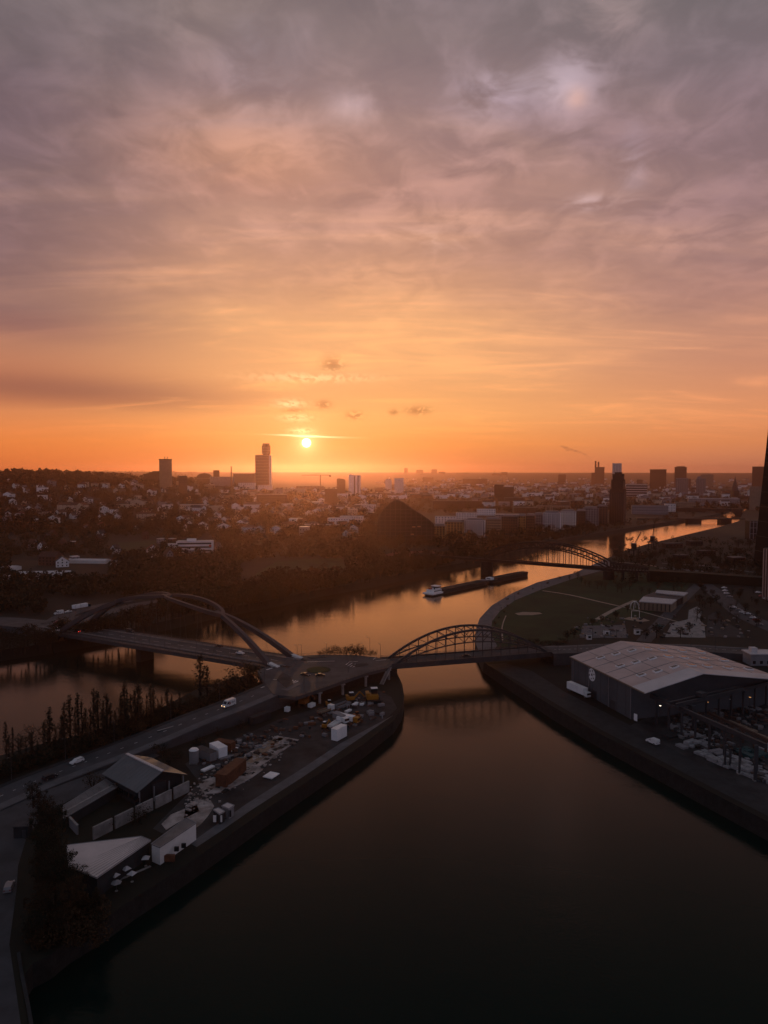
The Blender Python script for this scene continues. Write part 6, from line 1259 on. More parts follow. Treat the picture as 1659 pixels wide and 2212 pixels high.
# lower lean-to roof and ruin walls
def slab_roof(name, label, corners, zt, base, m, wm_, cat, t_=.25, walls=True, inset=.4, seams=0):
    c = sum(corners, Vector()) / len(corners); o = thing(name, label, cat, (c.x, c.y, base)); loc = [Vector((p.x - c.x, p.y - c.y, p.z - base)) for p in corners]; k = len(loc)
    ar = sum(loc[i].x * loc[(i + 1) % k].y - loc[(i + 1) % k].x * loc[i].y for i in range(k)); loc = loc if ar > 0 else loc[::-1]
    mb = MB(); mb.raw([p - Vector((0, 0, t_)) for p in loc] + loc, [tuple(range(k))[::-1], tuple(range(k, 2 * k))] + [(i, (i + 1) % k, k + (i + 1) % k, k + i) for i in range(k)]); rf_ = mb.build('roof', m, o)
    for i in range(1, seams):
        a = loc[0].lerp(loc[1], i / seams) + Vector((0, 0, .03)); b_ = loc[3].lerp(loc[2], i / seams) + Vector((0, 0, .03)); mb = MB(); mb.bar(a, b_, .10, .08); mb.build('sheet_seam', 'greyroof', rf_)
    for i in range(k): mb = MB(); mb.bar(loc[i] + Vector((0, 0, .02)), loc[(i + 1) % k] + Vector((0, 0, .02)), .18, .12); mb.build('roof_edge', 'greywall', rf_)
    if walls:
        w_ = [p * (1 - inset / max(1, p.length)) for p in loc]; w_ = [Vector((a.x, a.y, b_.z - t_ - .01)) for a, b_ in zip(w_, loc)]; mb = MB(); mb.raw([(p.x, p.y, 0) for p in w_] + w_, [tuple(range(k))[::-1]] + [(i, (i + 1) % k, k + (i + 1) % k, k + i) for i in range(k)]); mb.build('wall', wm_, o)
    return o
slab_roof('lean_to', 'long grey flat lean to roof left of the gabled hall', [P(*Y1(*a), 8) for a in ((530, 905), (890, 680), (990, 745), (535, 1012))], 8, 5, 'flatroof', 'darkconc', 'shed', seams=8)
def wallrun(label, a, b_, h, m, name='yard_wall', gaps=0):
    o = thing(name, label, 'wall', a, heading(a, b_)); Lw = (b_ - a).length; n = gaps + 1
    for i in range(n): mb = MB(); mb.box(Lw * (i + .5) / n - (0 if n == 1 else .6), 0, 0, Lw / n - (0 if n == 1 else .9), .4, h); mb.build('panel', m, o); mb = MB(); mb.box(Lw * (i + .5) / n - (0 if n == 1 else .6), 0, h, Lw / n - (0 if n == 1 else .9), .6, .15); mb.build('coping', 'concrete', o)
    return o
wallrun('pale concrete loading wall with dark gaps in front of the grey hall', P(*Y1(790, 1190), 5), P(*Y1(1615, 775), 5), 3.2, 'concrete', gaps=4)
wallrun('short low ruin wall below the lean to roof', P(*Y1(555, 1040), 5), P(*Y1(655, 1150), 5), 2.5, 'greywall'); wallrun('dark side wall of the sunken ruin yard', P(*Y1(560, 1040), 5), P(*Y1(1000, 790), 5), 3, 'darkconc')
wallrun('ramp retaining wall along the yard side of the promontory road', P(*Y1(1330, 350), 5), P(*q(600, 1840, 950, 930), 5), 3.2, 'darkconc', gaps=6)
# white roofs at the water
slab_roof('canopy_hall', 'four sided pale roof on the quay at bottom left', [P(*Y3(560, 272), 9), P(*Y3(1190, 198), 9), P(*Y3(1272, 232), 9), P(*Y3(815, 548), 10), P(*Y3(580, 455), 9.5)], 9, 5, 'palemetal', 'darkconc', 'hall', seams=9)
o = slab_roof('quay_house', 'pale walled quay house with mossy flat roof at the water', [P(*Y3(1275, 262), 9.5), P(*Y3(1345, 292), 9.5), P(*Y3(1655, 85), 9.5), P(*Y3(1570, 42), 9.5)], 9.5, 5, 'flatroof', 'offwhite', 'house', inset=.15)
l = o.location
for (xa, ya) in ((1490, 290), (1550, 262)):
    pw = P(*Y3(xa, ya), 7.5); mb = MB(); mb.box(pw.x - l.x, pw.y - l.y - .2, 1.6, 1.1, .5, 1.1); mb.build('window', 'glass', o)
pw = P(*Y3(1425, 395), 5.6); mb = MB(); mb.box(pw.x - l.x, pw.y - l.y + .2, .1, 2.6, .8, 1.6); mb.build('red_patch', 'rust', o)
for k, (cr, zt, lb) in enumerate(((((190, 935), (235, 920), (290, 950), (245, 975)), 8, 'small kiosk with white roof and dark sides on the quay edge'), (((262, 905), (310, 878), (370, 900), (325, 930)), 8, 'second white roofed kiosk behind the dark sided one'))):
    o = slab_roof('kiosk', lb, [P(*Y2(*a), zt) for a in cr], zt, 5, 'palemetal', 'greywall' if k else 'darkconc', 'kiosk', inset=.2)
    for i in range(2): mb = MB(); mb.box(-.8 + i * 1.6, -1.6, .6, .8, .2, 1.8); mb.build('window', 'glass' if k else 'offwhite', o)
for k, (x, y, lb) in enumerate(((970, 520, 'white parasol with dark ribs on the quay terrace'), (1065, 465, 'larger white parasol on the quay terrace'), (1112, 505, 'slanting white parasol at the terrace edge'), (1228, 375, 'white parasol beside the quay house'), (980, 582, 'low grey parasol at the water side'))):
    p = P(*Y3(x, y), 7.2); o = thing('parasol', lb, 'parasol', (p.x, p.y, 5), R.uniform(0, 1.5), 'parasols on the quay terrace'); mb = MB(); mb.cyl(0, 0, 0, .05, 2.6, 6); mb.build('pole', 'steel', o); mb = MB(); mb.cyl(0, 0, 2.0, 1.25, .65, 4 if k != 4 else 6, 0, .06); mb.build('canopy', 'canvas' if k != 4 else 'greywall', o); mb = MB(); mb.cyl(0, 0, 0, .35, .12, 8); mb.build('base', 'concrete', o)
g0, g1 = P(*Y3(740, 735), 3.6), P(*Y3(1270, 500), 3.6)
wallrun('graffiti covered quay wall below the terrace', Vector((g0.x, g0.y, 2.6)), Vector((g1.x, g1.y, 2.6)), 2.4, 'graff', 'quay_parapet')
p = P(*Y3(195, 190), 5); o = thing('utility_cabin', 'dark cabin beside the bottom left quay road', 'cabin', p, .1); mb = MB(); mb.box(0, 0, 0, 3.6, 3, 3); mb.build('wall', 'darkconc', o); mb = MB(); mb.box(0, 0, 3, 4, 3.4, .2); mb.build('roof', 'slate', o); mb = MB(); mb.box(.8, -1.52, 0, .9, .08, 2.1); mb.build('door', 'steel', o)

def debris(name, label, n, smp, mats):
    mb = MB()
    for _ in range(n):
        p = smp(); s_ = R.uniform(.4, 1.5); mb.box(p.x, p.y, 5.05, s_ * R.uniform(.8, 2.4), s_, R.uniform(.2, 1.1), R.uniform(0, 3), R.randrange(len(mats)))
    o = mb.build(name, mats); o['kind'] = 'stuff'; o['label'] = label
debris('yard_clutter', 'small dull clutter scattered over the promontory yard', 170, lambda: P(R.uniform(520, 830), 0, 5) if False else (lambda x: P(x, np.interp(x, [430, 620, 830], [1640, 1560, 1500]) + R.uniform(-8, 55), 5))(R.uniform(430, 830)), ['greywall', 'brown', 'steel', 'rust', 'flatroof', 'darkconc'])
debris('yard_clutter', 'small dull clutter scattered under the crane runways', 320, lambda: P(*W2(*(lambda u: (700 + 950 * u, 560 + 520 * u + R.uniform(-130, 120)))(R.random())), 5), ['greywall', 'flatroof', 'steel', 'brown', 'darkconc', 'hold'])
debris('yard_clutter', 'small clutter deep in the dark open yard', 160, lambda: P(*W2(R.uniform(850, 1659), R.uniform(400, 640)), 5), ['flatroof', 'steel', 'brown', 'darkconc'])
debris('plaza_clutter', 'planters, ramps and bins on the skate plaza and lots', 150, lambda: P(R.uniform(1240, 1620), R.uniform(1330, 1378), 5), ['greywall', 'concrete', 'tan', 'steel', 'darkconc'])
# ================================================================== BOATS, CRANES, EDGE TOWERS
st_p, md, bw = P(922, 1288, 0), P(1052, 1260, 0), P(1136, 1243, 0)
br = heading(st_p, md)
def hull_mesh(L_, W_, H_, blunt=.12, bow=.10):
    pr = [(-L_ / 2, -W_ * .38), (-L_ / 2 + L_ * .03, -W_ / 2), (L_ / 2 - L_ * bow, -W_ / 2), (L_ / 2 - L_ * bow * .4, -W_ * .38), (L_ / 2, -W_ * blunt), (L_ / 2, W_ * blunt), (L_ / 2 - L_ * bow * .4, W_ * .38), (L_ / 2 - L_ * bow, W_ / 2), (-L_ / 2 + L_ * .03, W_ / 2), (-L_ / 2, W_ * .38)]
    mb = MB(); k = len(pr); mb.raw([(x * .98, y * .92, -.6) for x, y in pr] + [(x, y, H_) for x, y in pr], [tuple(range(k))[::-1], tuple(range(k, 2 * k))] + [(i, (i + 1) % k, k + (i + 1) % k, k + i) for i in range(k)]); return mb
LB = (md - st_p).length * .97; o = thing('cargo_barge', 'long dark cargo barge with white wheelhouse at its stern', 'barge', (st_p + md) / 2, br)
hull_mesh(LB, 10, 2.3).build('hull', 'hull', o)
mb = MB(); mb.box(-LB * .42, 0, 1.2, LB * .165, 10.2, 1.25); mb.build('stern_bulwark', 'white', o)
mb = MB(); mb.box(-LB * .405, 0, 2.45, LB * .12, 7.6, 2.3); dk = mb.build('deckhouse', 'white', o)
wm3 = MB(); wm3.box(0, 0, 0, 1.1, .1, .9); wme = wm3.mesh('window', 'glass')
for i in range(6):
    for s_ in (-1, 1): x = link('window', wme, dk); x.location = (-LB * .455 + i * LB * .019, s_ * 3.84, 3.2)
mb = MB(); mb.box(-LB * .375, 0, 4.75, 4.6, 5.6, 2.3); wh_ = mb.build('wheelhouse', 'white', o); mb = MB(); mb.box(-LB * .375, 0, 5.6, 4.7, 5.7, 1.0); mb.build('window_band', 'glass', wh_); mb = MB(); mb.box(-LB * .375, 0, 7.05, 5.6, 6.6, .2); mb.build('roof', 'white', wh_)
mb = MB(); mb.box(-LB * .44, 1.5, 4.75, 2.4, 2, .9); mb.build('deck_locker', 'red', o); mb = MB(); mb.cyl(-LB * .42, -1.5, 4.75, .5, 2.0, 8); mb.build('funnel', 'hull', o); mb = MB(); mb.cyl(-LB * .30, 0, 2.3, .12, 6, 6); mb.build('mast', 'steel', o)
for s_ in (-1, 1): mb = MB(); mb.box(LB * .08, s_ * 4.2, 2.3, LB * .74, .25, 1.3); mb.build('hatch_coaming', 'hull', o)
for i in range(8): mb = MB(); mb.box(-LB * .26 + i * LB * .09, 0, 2.3, LB * .085, 8.0, 1.1 + .25 * (i % 2)); mb.build('hatch_cover', 'hold', o)
mb = MB(); mb.box(LB * .46, 0, 2.3, 3.4, 6.5, 1.6); mb.build('bow_house', 'greywall', o)
LB2 = (bw - md).length * .98; o = thing('push_lighter', 'dark unmanned lighter lashed ahead of the cargo barge', 'barge', (bw + md) / 2 + Vector((0, .5, 0)), heading(md, bw)); hull_mesh(LB2, 10, 2.8, .3, .08).build('hull', 'hull', o)
mb = MB(); mb.box(-LB2 * .44, 0, 2.8, 4.5, 6, 1.9); dk = mb.build('deckhouse', 'white', o); mb = MB(); mb.box(-LB2 * .44 - 2.3, 0, 3.5, .1, 4, .7); mb.build('window', 'glass', dk); mb = MB(); mb.box(-LB2 * .37, 2.8, 2.8, 2.5, 1.8, 1.6); mb.build('deck_locker', 'white', o)
for s_ in (-1, 1): mb = MB(); mb.box(LB2 * .04, s_ * 4.3, 2.8, LB2 * .78, .25, 1.2); mb.build('hatch_coaming', 'hull', o)
for i in range(6): mb = MB(); mb.box(-LB2 * .28 + i * LB2 * .125, 0, 2.8, LB2 * .12, 8.2, 1.0 + .3 * (i % 2)); mb.build('hatch_cover', 'hold', o)
mb = MB(); mb.box(LB2 * .465, 0, 2.8, 2.6, 7, 1.3); mb.build('bow_deck', 'hull', o); mb = MB(); mb.cyl(LB2 * .33, 1, 3.8, .4, 1.4, 8); mb.build('winch', 'greywall', o)
# harbour cranes on gantries
def crane(label, p, rot, jib, h=9, g=8):
    o = thing('harbour_crane', label, 'crane', p, rot, 'old harbour cranes')
    for x in (-g / 2, g / 2):
        for y in (-3, 3): mb = MB(); mb.box(x, y, 0, .6, .6, h); mb.build('leg', 'railsteel', o)
    mb = MB(); mb.box(0, 0, h, g + 8, 6.6, 1.3); mb.build('portal', 'railsteel', o); mb = MB(); mb.box(0, 0, h + 1.3, 4.2, 4.2, 6.0); mb.build('cab', 'railsteel', o); mb = MB(); mb.box(0, 0, h + 7.3, 4.6, 4.6, .4); mb.build('cab_roof', 'greywall', o)
    a = Vector((1.5, 0, h + 6)); b_ = Vector(jib)
    for s_ in (-.8, .8): mb = MB(); mb.bar(a + Vector((0, s_, 0)), b_, .3); mb.build('jib_chord', 'railsteel', o)
    mb = MB(); mb.bar(a + Vector((0, 0, 1.8)), b_ + Vector((-.8, 0, .8)), .25)
    for i in range(6): u = i / 6; mb.bar(a.lerp(b_, u), (a + Vector((0, 0, 1.8))).lerp(b_ + Vector((-.8, 0, .8)), u + .1), .2)
    mb.build('jib_lattice', 'railsteel', o); return o
crane('harbour crane with slanting jib beside the water', P(1369, 1199, 5), rd((1345, 1197), (1400, 1190), 5), (15, 0, 26), 6, 9); crane('taller harbour crane with upright jib and pale cab', P(1409, 1187, 5), rd((1385, 1192), (1425, 1184), 5), (5, 0, 34), 9, 9)
for k, (x, y, w_, lb) in enumerate(((1452, 1183, 40, 'dark shed right of the taller harbour crane'), (1500, 1178, 30, 'dark low shed further right along the quay'), (1525, 1200, 34, 'dark shed behind the autumn trees of the north bank'), (1470, 1210, 26, 'low shed beside the railway embankment'), (1590, 1215, 30, 'pale apron shed below the black tower'))):
    p = P(x, y, 5); block('quay_shed', lb, 'shed', p, .2, w_ * p.y / F, 10, 5.5, 'darkbrick', 'slate' if k != 4 else 'flatroof', 1, 5, 'f', 4)
# black leaning glass tower at the right edge
o = thing('glass_skyscraper', 'huge black leaning glass tower cut by the right picture edge', 'skyscraper', (395, 720, 5)); lv = []
for i in range(13):
    z = i * 15.0; xl = 380 + 10.5 * (z / 130.0) - 395; tw = 8 * z / 180
    lv.append([(xl + tw * .5, -22, z), (xl + 62, -24 + tw, z), (xl + 58, 22, z), (xl, 20, z)])
mb = MB()
for a, b_ in zip(lv[:-1], lv[1:]):
    for i in range(4): mb.face([a[i], a[(i + 1) % 4], b_[(i + 1) % 4], b_[i]])
mb.face(lv[-1]); mb.build('glass_hull', 'towerglass', o)
for i in range(1, 12): 
    mb = MB(); a = lv[i]
    for j in range(4): mb.bar(a[j], a[(j + 1) % 4], .3, .25)
    mb.build('floor_line', 'steel', o)
p = P(1629, 1166, 5); o = thing('frame_building', 'low building with pale window grid at the foot of the black tower', 'building', p + Vector((4, 8, 0)), 0); w_ = 30 * p.y / F; h_ = top_h(p, 1126)
mb = MB(); mb.box(0, 0, 0, w_, 14, h_); mb.build('wall', 'glass', o); mb = MB(); mb.box(0, 0, h_, w_ + .6, 15, .6); mb.build('roof', 'darkconc', o)
for i in range(5): mb = MB(); mb.box(-w_ / 2 + i * w_ / 4, -7.1, 0, .7, .5, h_); mb.build('frame_post', 'greywall', o)
for i in range(4): mb = MB(); mb.box(0, -7.1, i * h_ / 3.2, w_, .4, .6); mb.build('frame_rail', 'greywall', o)
p = P(1642, 1307, 5); u = p.y / F; o = thing('ribbed_building', 'pink ribbed high block with tall vertical fins at the right edge', 'building', p + Vector((16 * u + 10.0, 9, 0)), 0); h_ = top_h(p, 1190); w_ = 32 * u
mb = MB(); mb.box(0, 0, 4, w_, 16, h_ - 4); mb.build('wall', 'brown', o); mb = MB(); mb.box(1, 0, 0, w_ - 3, 13, 4); mb.build('ground_storey', 'glass', o); mb = MB(); mb.box(0, 0, h_, w_ - .5, 15.5, .5); mb.build('roof', 'slate', o)
fm = MB(); fm.box(0, 0, 0, .75, .7, 1); fme = fm.mesh('fin', 'pinkfin')
for i in range(14):
    x = -w_ / 2 + .3 + i * w_ / 13
    for k in range(3):
        f = link('fin', fme, o); hz_ = (h_ - 1) / 3; off = R.uniform(-1.2, 1.2) if k else 0; f.location = (x + (k % 2) * .25, -8.2, 1.2 + k * hz_); f.scale = (1, 1, hz_ - .15)
for i in range(5): f = link('fin', fme, o); f.location = (-w_ / 2 - .2, -8 + i * 3.6, 2); f.scale = (1, 1, h_ - 2)
# sports hall with two flat roofs and climbing frames
for k, (cr, lb) in enumerate(((((360, 300), (405, 252), (745, 283), (690, 325)), 'low sports hall with pale flat roof beside the lawn paths'), (((525, 210), (540, 185), (855, 212), (815, 245)), 'second flat sports hall behind the front one'))):
    Zs = lambda x, y: q(1900, 1800, x, y, 3.196); o = slab_roof('sports_hall', lb, [P(*Zs(*a), 11) for a in cr], 11, 5, 'palemetal', 'tan', 'sports hall', .5, True, .5, 6); c0 = P(*Zs(*cr[0]), 11); c1 = P(*Zs(*cr[3]), 11); l = o.location
    d_ = c1 - c0; n_ = Vector((d_.y, -d_.x, 0)).normalized()
    for i in range(8): pp = c0.lerp(c1, (i + .5) / 8) + n_ * .05; mb = MB(); mb.box(pp.x - l.x, pp.y - l.y, .4, .5, .5, 4.8, heading(c0, c1)); mb.build('wall_pillar', 'darkconc', o)
slab_roof('dark_link_hall', 'dark roofed link between the two flat sports halls', [P(*q(1900, 1800, *a, 3.196), 10) for a in ((410, 250), (520, 208), (820, 246), (750, 280))], 10, 5, 'slate', 'darkbrick', 'hall')
for k, (x, y, lb) in enumerate(((318, 375, 'left white dome climbing frame before the sports hall'), (415, 378, 'middle white dome climbing frame before the sports hall'), (545, 390, 'right white dome climbing frame before the sports hall'))):
    p = P(*q(1900, 1800, x, y, 3.196), 5); o = thing('climbing_dome', lb, 'climbing frame', p, 0, 'climbing frames on the north bank'); r_ = 3.6
    for i in range(6):
        a = i * math.pi / 3; mb = MB(); mb.tube([(r_ * math.cos(a) * math.cos(t * math.pi / 10), r_ * math.sin(a) * math.cos(t * math.pi / 10), 5.2 * math.sin(t * math.pi / 10)) for t in range(6)], .14, 5); mb.build('hoop', 'white', o)
p0, p1 = P(1364, 1337, 5), P(1381, 1337, 5); o = thing('swing_frame', 'tall rectangular steel frame standing on the sand patch', 'frame', p0, heading(p0, p1)); L_ = (p1 - p0).length
for x in (0, L_): mb = MB(); mb.box(x, 0, 0, .22, .22, 5.2); mb.build('post', 'offwhite', o)
mb = MB(); mb.box(L_ / 2, 0, 5.2, L_ + .3, .22, .22); mb.build('crossbar', 'offwhite', o)
for k, (x, y, lb) in enumerate(((1425, 1349, 'teal shade sail over the skate plaza'),)):
    p = P(1424, 1376, 5); o = thing('shade_sail', lb, 'canopy', p); mb = MB(); mb.cyl(0, 0, 0, .12, 8, 6); mb.build('mast', 'steel', o); mb = MB(); mb.cyl(0, 0, 6.4, 3, 1.2, 6, 0, .3); mb.build('sail', 'teal', o)
for k, (x, y, w_, m, lb) in enumerate(((1310, 1372, 2.6, 'white', 'white tall banner board left of the skate fence'), (1272, 1381, 2.6, 'offwhite', 'pale kiosk board by the promenade end'), (1376, 1370, 3, 'offwhite', 'white kiosk right of the small skate ground'))):
    p = P(x, y, 5); o = thing('park_kiosk', lb, 'kiosk', p, .1); mb = MB(); mb.box(0, 0, 0, w_, 2.2, 3.0); mb.build('wall', m, o); mb = MB(); mb.box(0, 0, 3.0, w_ + .5, 2.7, .2); mb.build('roof', 'flatroof', o); mb = MB(); mb.box(0, -1.13, .9, w_ * .6, .08, 1.2); mb.build('counter_window', 'glass', o)
for i, x in enumerate((1255, 1280, 1306, 1332, 1354)):
    p = P(x, 1378, 5); o = thing('fence_post', 'x', 'fence post', p); reg(o, 'dark ball court fence post by the skate ground', 'dark ball court fence posts by the skate ground', 'ball court fence posts'); mb = MB(); mb.box(0, 0, 0, .18, .18, 5); mb.build('post', 'steel', o); mb = MB(); mb.box(0, 0, 5, .5, .5, .15); mb.build('cap', 'steel', o)
# ================================================================== STREET LAMPS
def street_lamp(p, rot, h, label, many, grp):
    o = thing('street_lamp', label, 'street lamp', p, rot); mb = MB(); mb.cyl(0, 0, 0, .10, h, 8, 0, .06); mb.build('pole', 'steel', o); mb = MB(); mb.tube([(0, 0, h), (.5, 0, h + .25), (1.1, 0, h + .28)], .05, 6); mb.build('arm', 'steel', o); mb = MB(); mb.box(1.2, 0, h + .18, .8, .32, .16); mb.build('lamp_head', 'steel', o); return reg(o, label, many, grp)
for (x, y, h) in ((642, 1418, 5.5), (651, 1419, 6), (705, 1413, 5.5), (799, 1417, 9), (822, 1424, 7), (752, 1453, 6), (762, 1441, 6), (657, 1493, 5), (776, 1417, 6)): street_lamp(P(x, y, DECKZ), R.uniform(0, 6), h, 'dark street lamp at the roundabout', 'dark street lamps at the roundabout', 'street lamps at the roundabout')
for i in (4, 12, 20, 28, 36, 44): 
    if i < len(RC): street_lamp(offs(RC, -7.0)[i], math.atan2(-1, -.3), 7.5, 'dark street lamp along the promontory road', 'dark street lamps along the promontory road', 'street lamps along the promontory road')
for i in range(7): p = app[min(len(app) - 1, 2 + i * 4)]; street_lamp(p + Vector((0, -7, 0)), 1.5, 8, 'dark street lamp behind the great hall', 'dark street lamps behind the great hall', 'street lamps on the approach road')
pw = inner_edge
for i in range(1, 7): street_lamp(Vector(inner_edge[i]), 2.5, 5, 'slim lamp along the curved river walk', 'slim lamps along the curved river walk', 'lamps along the river walk')
for k in range(6): p = P(115 + k * 12, 1338 - k * 6 + 22, 10); street_lamp(p, 1.0, 8, 'street lamp at the left bridge junction', 'street lamps at the left bridge junction', 'street lamps at the left junction')
# people walking on the promenade
def person(label, p, rot, top='logo_dark', h=1.75):
    o = thing('person', label, 'person', p, rot, 'people on the river walk'); me = bpy.data.meshes.new('body')
    J = [(0, 0, .92), (0, 0, 1.15), (0, 0, 1.42), (0, 0, 1.53), (.02, 0, 1.66), (.10, .10, .90), (.16, .10, .50), (.06, .10, .06), (.17, .10, .03), (-.06, -.10, .90), (-.10, -.10, .50), (-.26, -.10, .10), (-.16, -.10, .04), (0, .20, 1.40), (-.08, .24, 1.12), (.05, .24, .88), (0, -.20, 1.40), (.08, -.24, 1.12), (.20, -.24, .90)]
    E_ = [(0, 1), (1, 2), (2, 3), (3, 4), (0, 5), (5, 6), (6, 7), (7, 8), (0, 9), (9, 10), (10, 11), (11, 12), (2, 13), (13, 14), (14, 15), (2, 16), (16, 17), (17, 18)]
    me.from_pydata(J, E_, []); me.materials.append(MT[top]); b_ = link('body', me, o); sk = b_.modifiers.new('skin', 'SKIN'); rr3 = [.15, .14, .16, .06, .10, .10, .07, .05, .04, .10, .07, .05, .04, .07, .05, .04, .07, .05, .04]
    for v, r in zip(me.skin_vertices[0].data if me.skin_vertices else [], rr3): v.radius = (r, r)
    if not me.skin_vertices:
        bpy.context.view_layer.update()
    b_.modifiers.new('smooth', 'SUBSURF').levels = 1; o.scale = (h / 1.76,) * 3; return o
ppl = [(1068, 1352, 'person in dark clothes walking on the river walk by the truss bridge'), (1083, 1316, 'person walking on the bend of the river walk'), (1089, 1313, 'second person beside the one on the river walk bend'), (1075, 1375, 'person standing near the lower end of the river walk')]
for k, (x, y, lb) in enumerate(ppl): person(lb, P(x, y, 5.03), R.uniform(0, 6), 'logo_dark')
# ================================================================== SMOKE from the far stacks
sm = bpy.data.materials.new('smoke'); sm.use_nodes = True; t = sm.node_tree; t.nodes.clear(); v_ = t.nodes.new('ShaderNodeVolumePrincipled'); mo = t.nodes.new('ShaderNodeOutputMaterial'); t.links.new(v_.outputs[0], mo.inputs['Volume']); v_.inputs['Color'].default_value = (.35, .3, .3, 1); v_.inputs['Density'].default_value = .009; MT['smoke'] = sm
pc = P(1290, 1000, 120) if False else None
ps = bpy.data.objects['power_station'].location; dS = ps.y; bs = MB()
for k, (x, y, r_) in enumerate(((1276, 988, 5), (1270, 985, 6), (1262, 981, 8), (1253, 977, 9), (1243, 974, 11), (1233, 971, 11), (1222, 967, 12), (1214, 964, 9), (1250, 978, 8), (1226, 972, 9))):
    r = ray(x, y); s_ = dS / r[1]; c = Vector((r[0] * s_, dS, CAMZ + r[2] * s_)); bm = bmesh.new(); bmesh.ops.create_icosphere(bm, subdivisions=2, radius=1)
    base_ = len(bs.v); bs.raw([c + Vector((v.co.x * r_ * 2.2, v.co.y * r_ * 2, v.co.z * r_ * .9)) * (1 + .25 * math.sin(7 * v.co.x + k) * math.cos(5 * v.co.z + 2 * k)) for v in bm.verts], [[v.index for v in f.verts] for f in bm.faces]); bm.free()
o = bs.build('smoke', 'smoke'); o['kind'] = 'stuff'; o['label'] = 'smoke plume drifting left from the power station stacks'
# ================================================================== TREES
def leaf_quads(mb, n, fn, size, rng):
    for _ in range(n):
        c = fn(); u = Vector((rng.gauss(0, 1), rng.gauss(0, 1), rng.gauss(0, 1))).normalized(); v = u.orthogonal().normalized(); w = u.cross(v); s_ = size * rng.uniform(.6, 1.4)
        a = rng.uniform(0, 6.28); e1 = (v * math.cos(a) + w * math.sin(a)) * s_; e2 = (w * math.cos(a) - v * math.sin(a)) * s_ * rng.uniform(.5, 1)
        mb.face([c - e1, c + e2 * .8, c + e1, c - e2 * .8])
def tree_proto(name, kind, seed, m):
    """unit tree about 10 m tall: tapered trunk with limbs, crown of leaf clumps"""
    rg = random.Random(seed); tr = MB(); cr = MB()
    if kind == 'poplar':
        tr.tube([(0, 0, -.5), (.05, 0, 4), (0, .05, 9.6)], [.22, .15, .03], 6)
        for i in range(34):
            z = 1.2 + 8.0 * i / 34; a = rg.uniform(0, 6.28); r_ = (.9 if z < 5 else .9 * (10 - z) / 5) * rg.uniform(.5, 1); l_ = rg.uniform(1.0, 2.0)
            tip = Vector((r_ * math.cos(a), r_ * math.sin(a), min(10.2, z + l_))); tr.tube([(0, 0, z), tuple(tip * .55 + Vector((0, 0, z * .45 - .1))), tuple(tip)], [.05, .035, .015], 4)
            leaf_quads(cr, 11, lambda: Vector((0, 0, z)).lerp(tip, rg.uniform(.3, 1.05)) + Vector((rg.gauss(0, .16), rg.gauss(0, .16), rg.gauss(0, .25))), .17, rg)
    elif kind == 'bush':
        for i in range(7):
            a = rg.uniform(0, 6.28); tr.tube([(0, 0, -.3), (.8 * math.cos(a), .8 * math.sin(a), 1.6), (1.6 * math.cos(a + .3), 1.6 * math.sin(a + .3), rg.uniform(2.5, 3.6))], [.08, .05, .02], 4)
        cl = [(Vector((rg.uniform(-2.2, 2.2), rg.uniform(-1.8, 1.8), rg.uniform(.8, 3.0))), rg.uniform(.6, 1.1)) for _ in range(14)]
        for c, r_ in cl: leaf_quads(cr, 34, lambda: c + Vector((rg.gauss(0, r_ * .6), rg.gauss(0, r_ * .6), rg.gauss(0, r_ * .5))), .17, rg)
    else:
        tr.tube([(0, 0, -.6), (.05, 0, 2.2), (.1, .1, 5.5), (.05, .1, 8.8)], [.34, .26, .15, .03], 7)
        lobes = []
        for i in range(15):
            z = 2.4 + 5.2 * i / 15; a = i * 2.4 + rg.uniform(-.4, .4); l_ = (3.6 - abs(z - 4.6) * .45) * rg.uniform(.65, 1.05); tip = Vector((l_ * math.cos(a), l_ * math.sin(a), z + l_ * .55))
            mid = Vector((tip.x * .5, tip.y * .5, z + l_ * .2)); tr.tube([(.06, .05, z), tuple(mid), tuple(tip)], [.13, .08, .02], 4); lobes += [(tip, rg.uniform(.7, 1.25)), (mid + Vector((rg.uniform(-.5, .5), rg.uniform(-.5, .5), .5)), rg.uniform(.5, .9))]
            for _ in range(2):
                t2 = mid.lerp(tip, rg.uniform(.2, .9)); t3 = t2 + Vector((rg.gauss(0, .8), rg.gauss(0, .8), rg.uniform(.3, 1.2))); tr.tube([tuple(t2), tuple(t3)], [.045, .012], 3); lobes.append((t3, rg.uniform(.4, .8)))
        lobes.append((Vector((0, 0, 9.2)), .8)); dens = {'broad': 15, 'near': 46}.get(kind, 7)
        for c, r_ in lobes: leaf_quads(cr, dens, lambda: c + Vector((rg.gauss(0, r_ * .55), rg.gauss(0, r_ * .55), rg.gauss(0, r_ * .42))), .26 if kind == 'broad' else .15 if kind == 'near' else .20, rg)
    return tr.mesh('trunk', 'bark'), cr.mesh('crown', m)
PR = {'poplar': [tree_proto('poplar', 'poplar', 3, 'leaf'), tree_proto('poplar', 'poplar', 4, 'leaf'), tree_proto('poplar', 'poplar', 14, 'leafdark')],
      'broad': [tree_proto('t', 'broad', 5, 'leaf'), tree_proto('t', 'broad', 6, 'leafdark'), tree_proto('t', 'broad', 7, 'leaf')], 'sparse': [tree_proto('t', 'sparse', 8, 'leaf'), tree_proto('t', 'sparse', 9, 'leafdark')],
      'rust': [tree_proto('t', 'broad', 10, 'leafrust'), tree_proto('t', 'sparse', 12, 'leafrust')], 'bush': [tree_proto('b', 'bush', 11, 'leafdark'), tree_proto('b', 'bush', 13, 'leaf')]}
PR['near'] = [tree_proto('t', 'near', 21, 'leaf'), tree_proto('t', 'near', 22, 'leafdark'), tree_proto('t', 'near', 23, 'leafrust')]
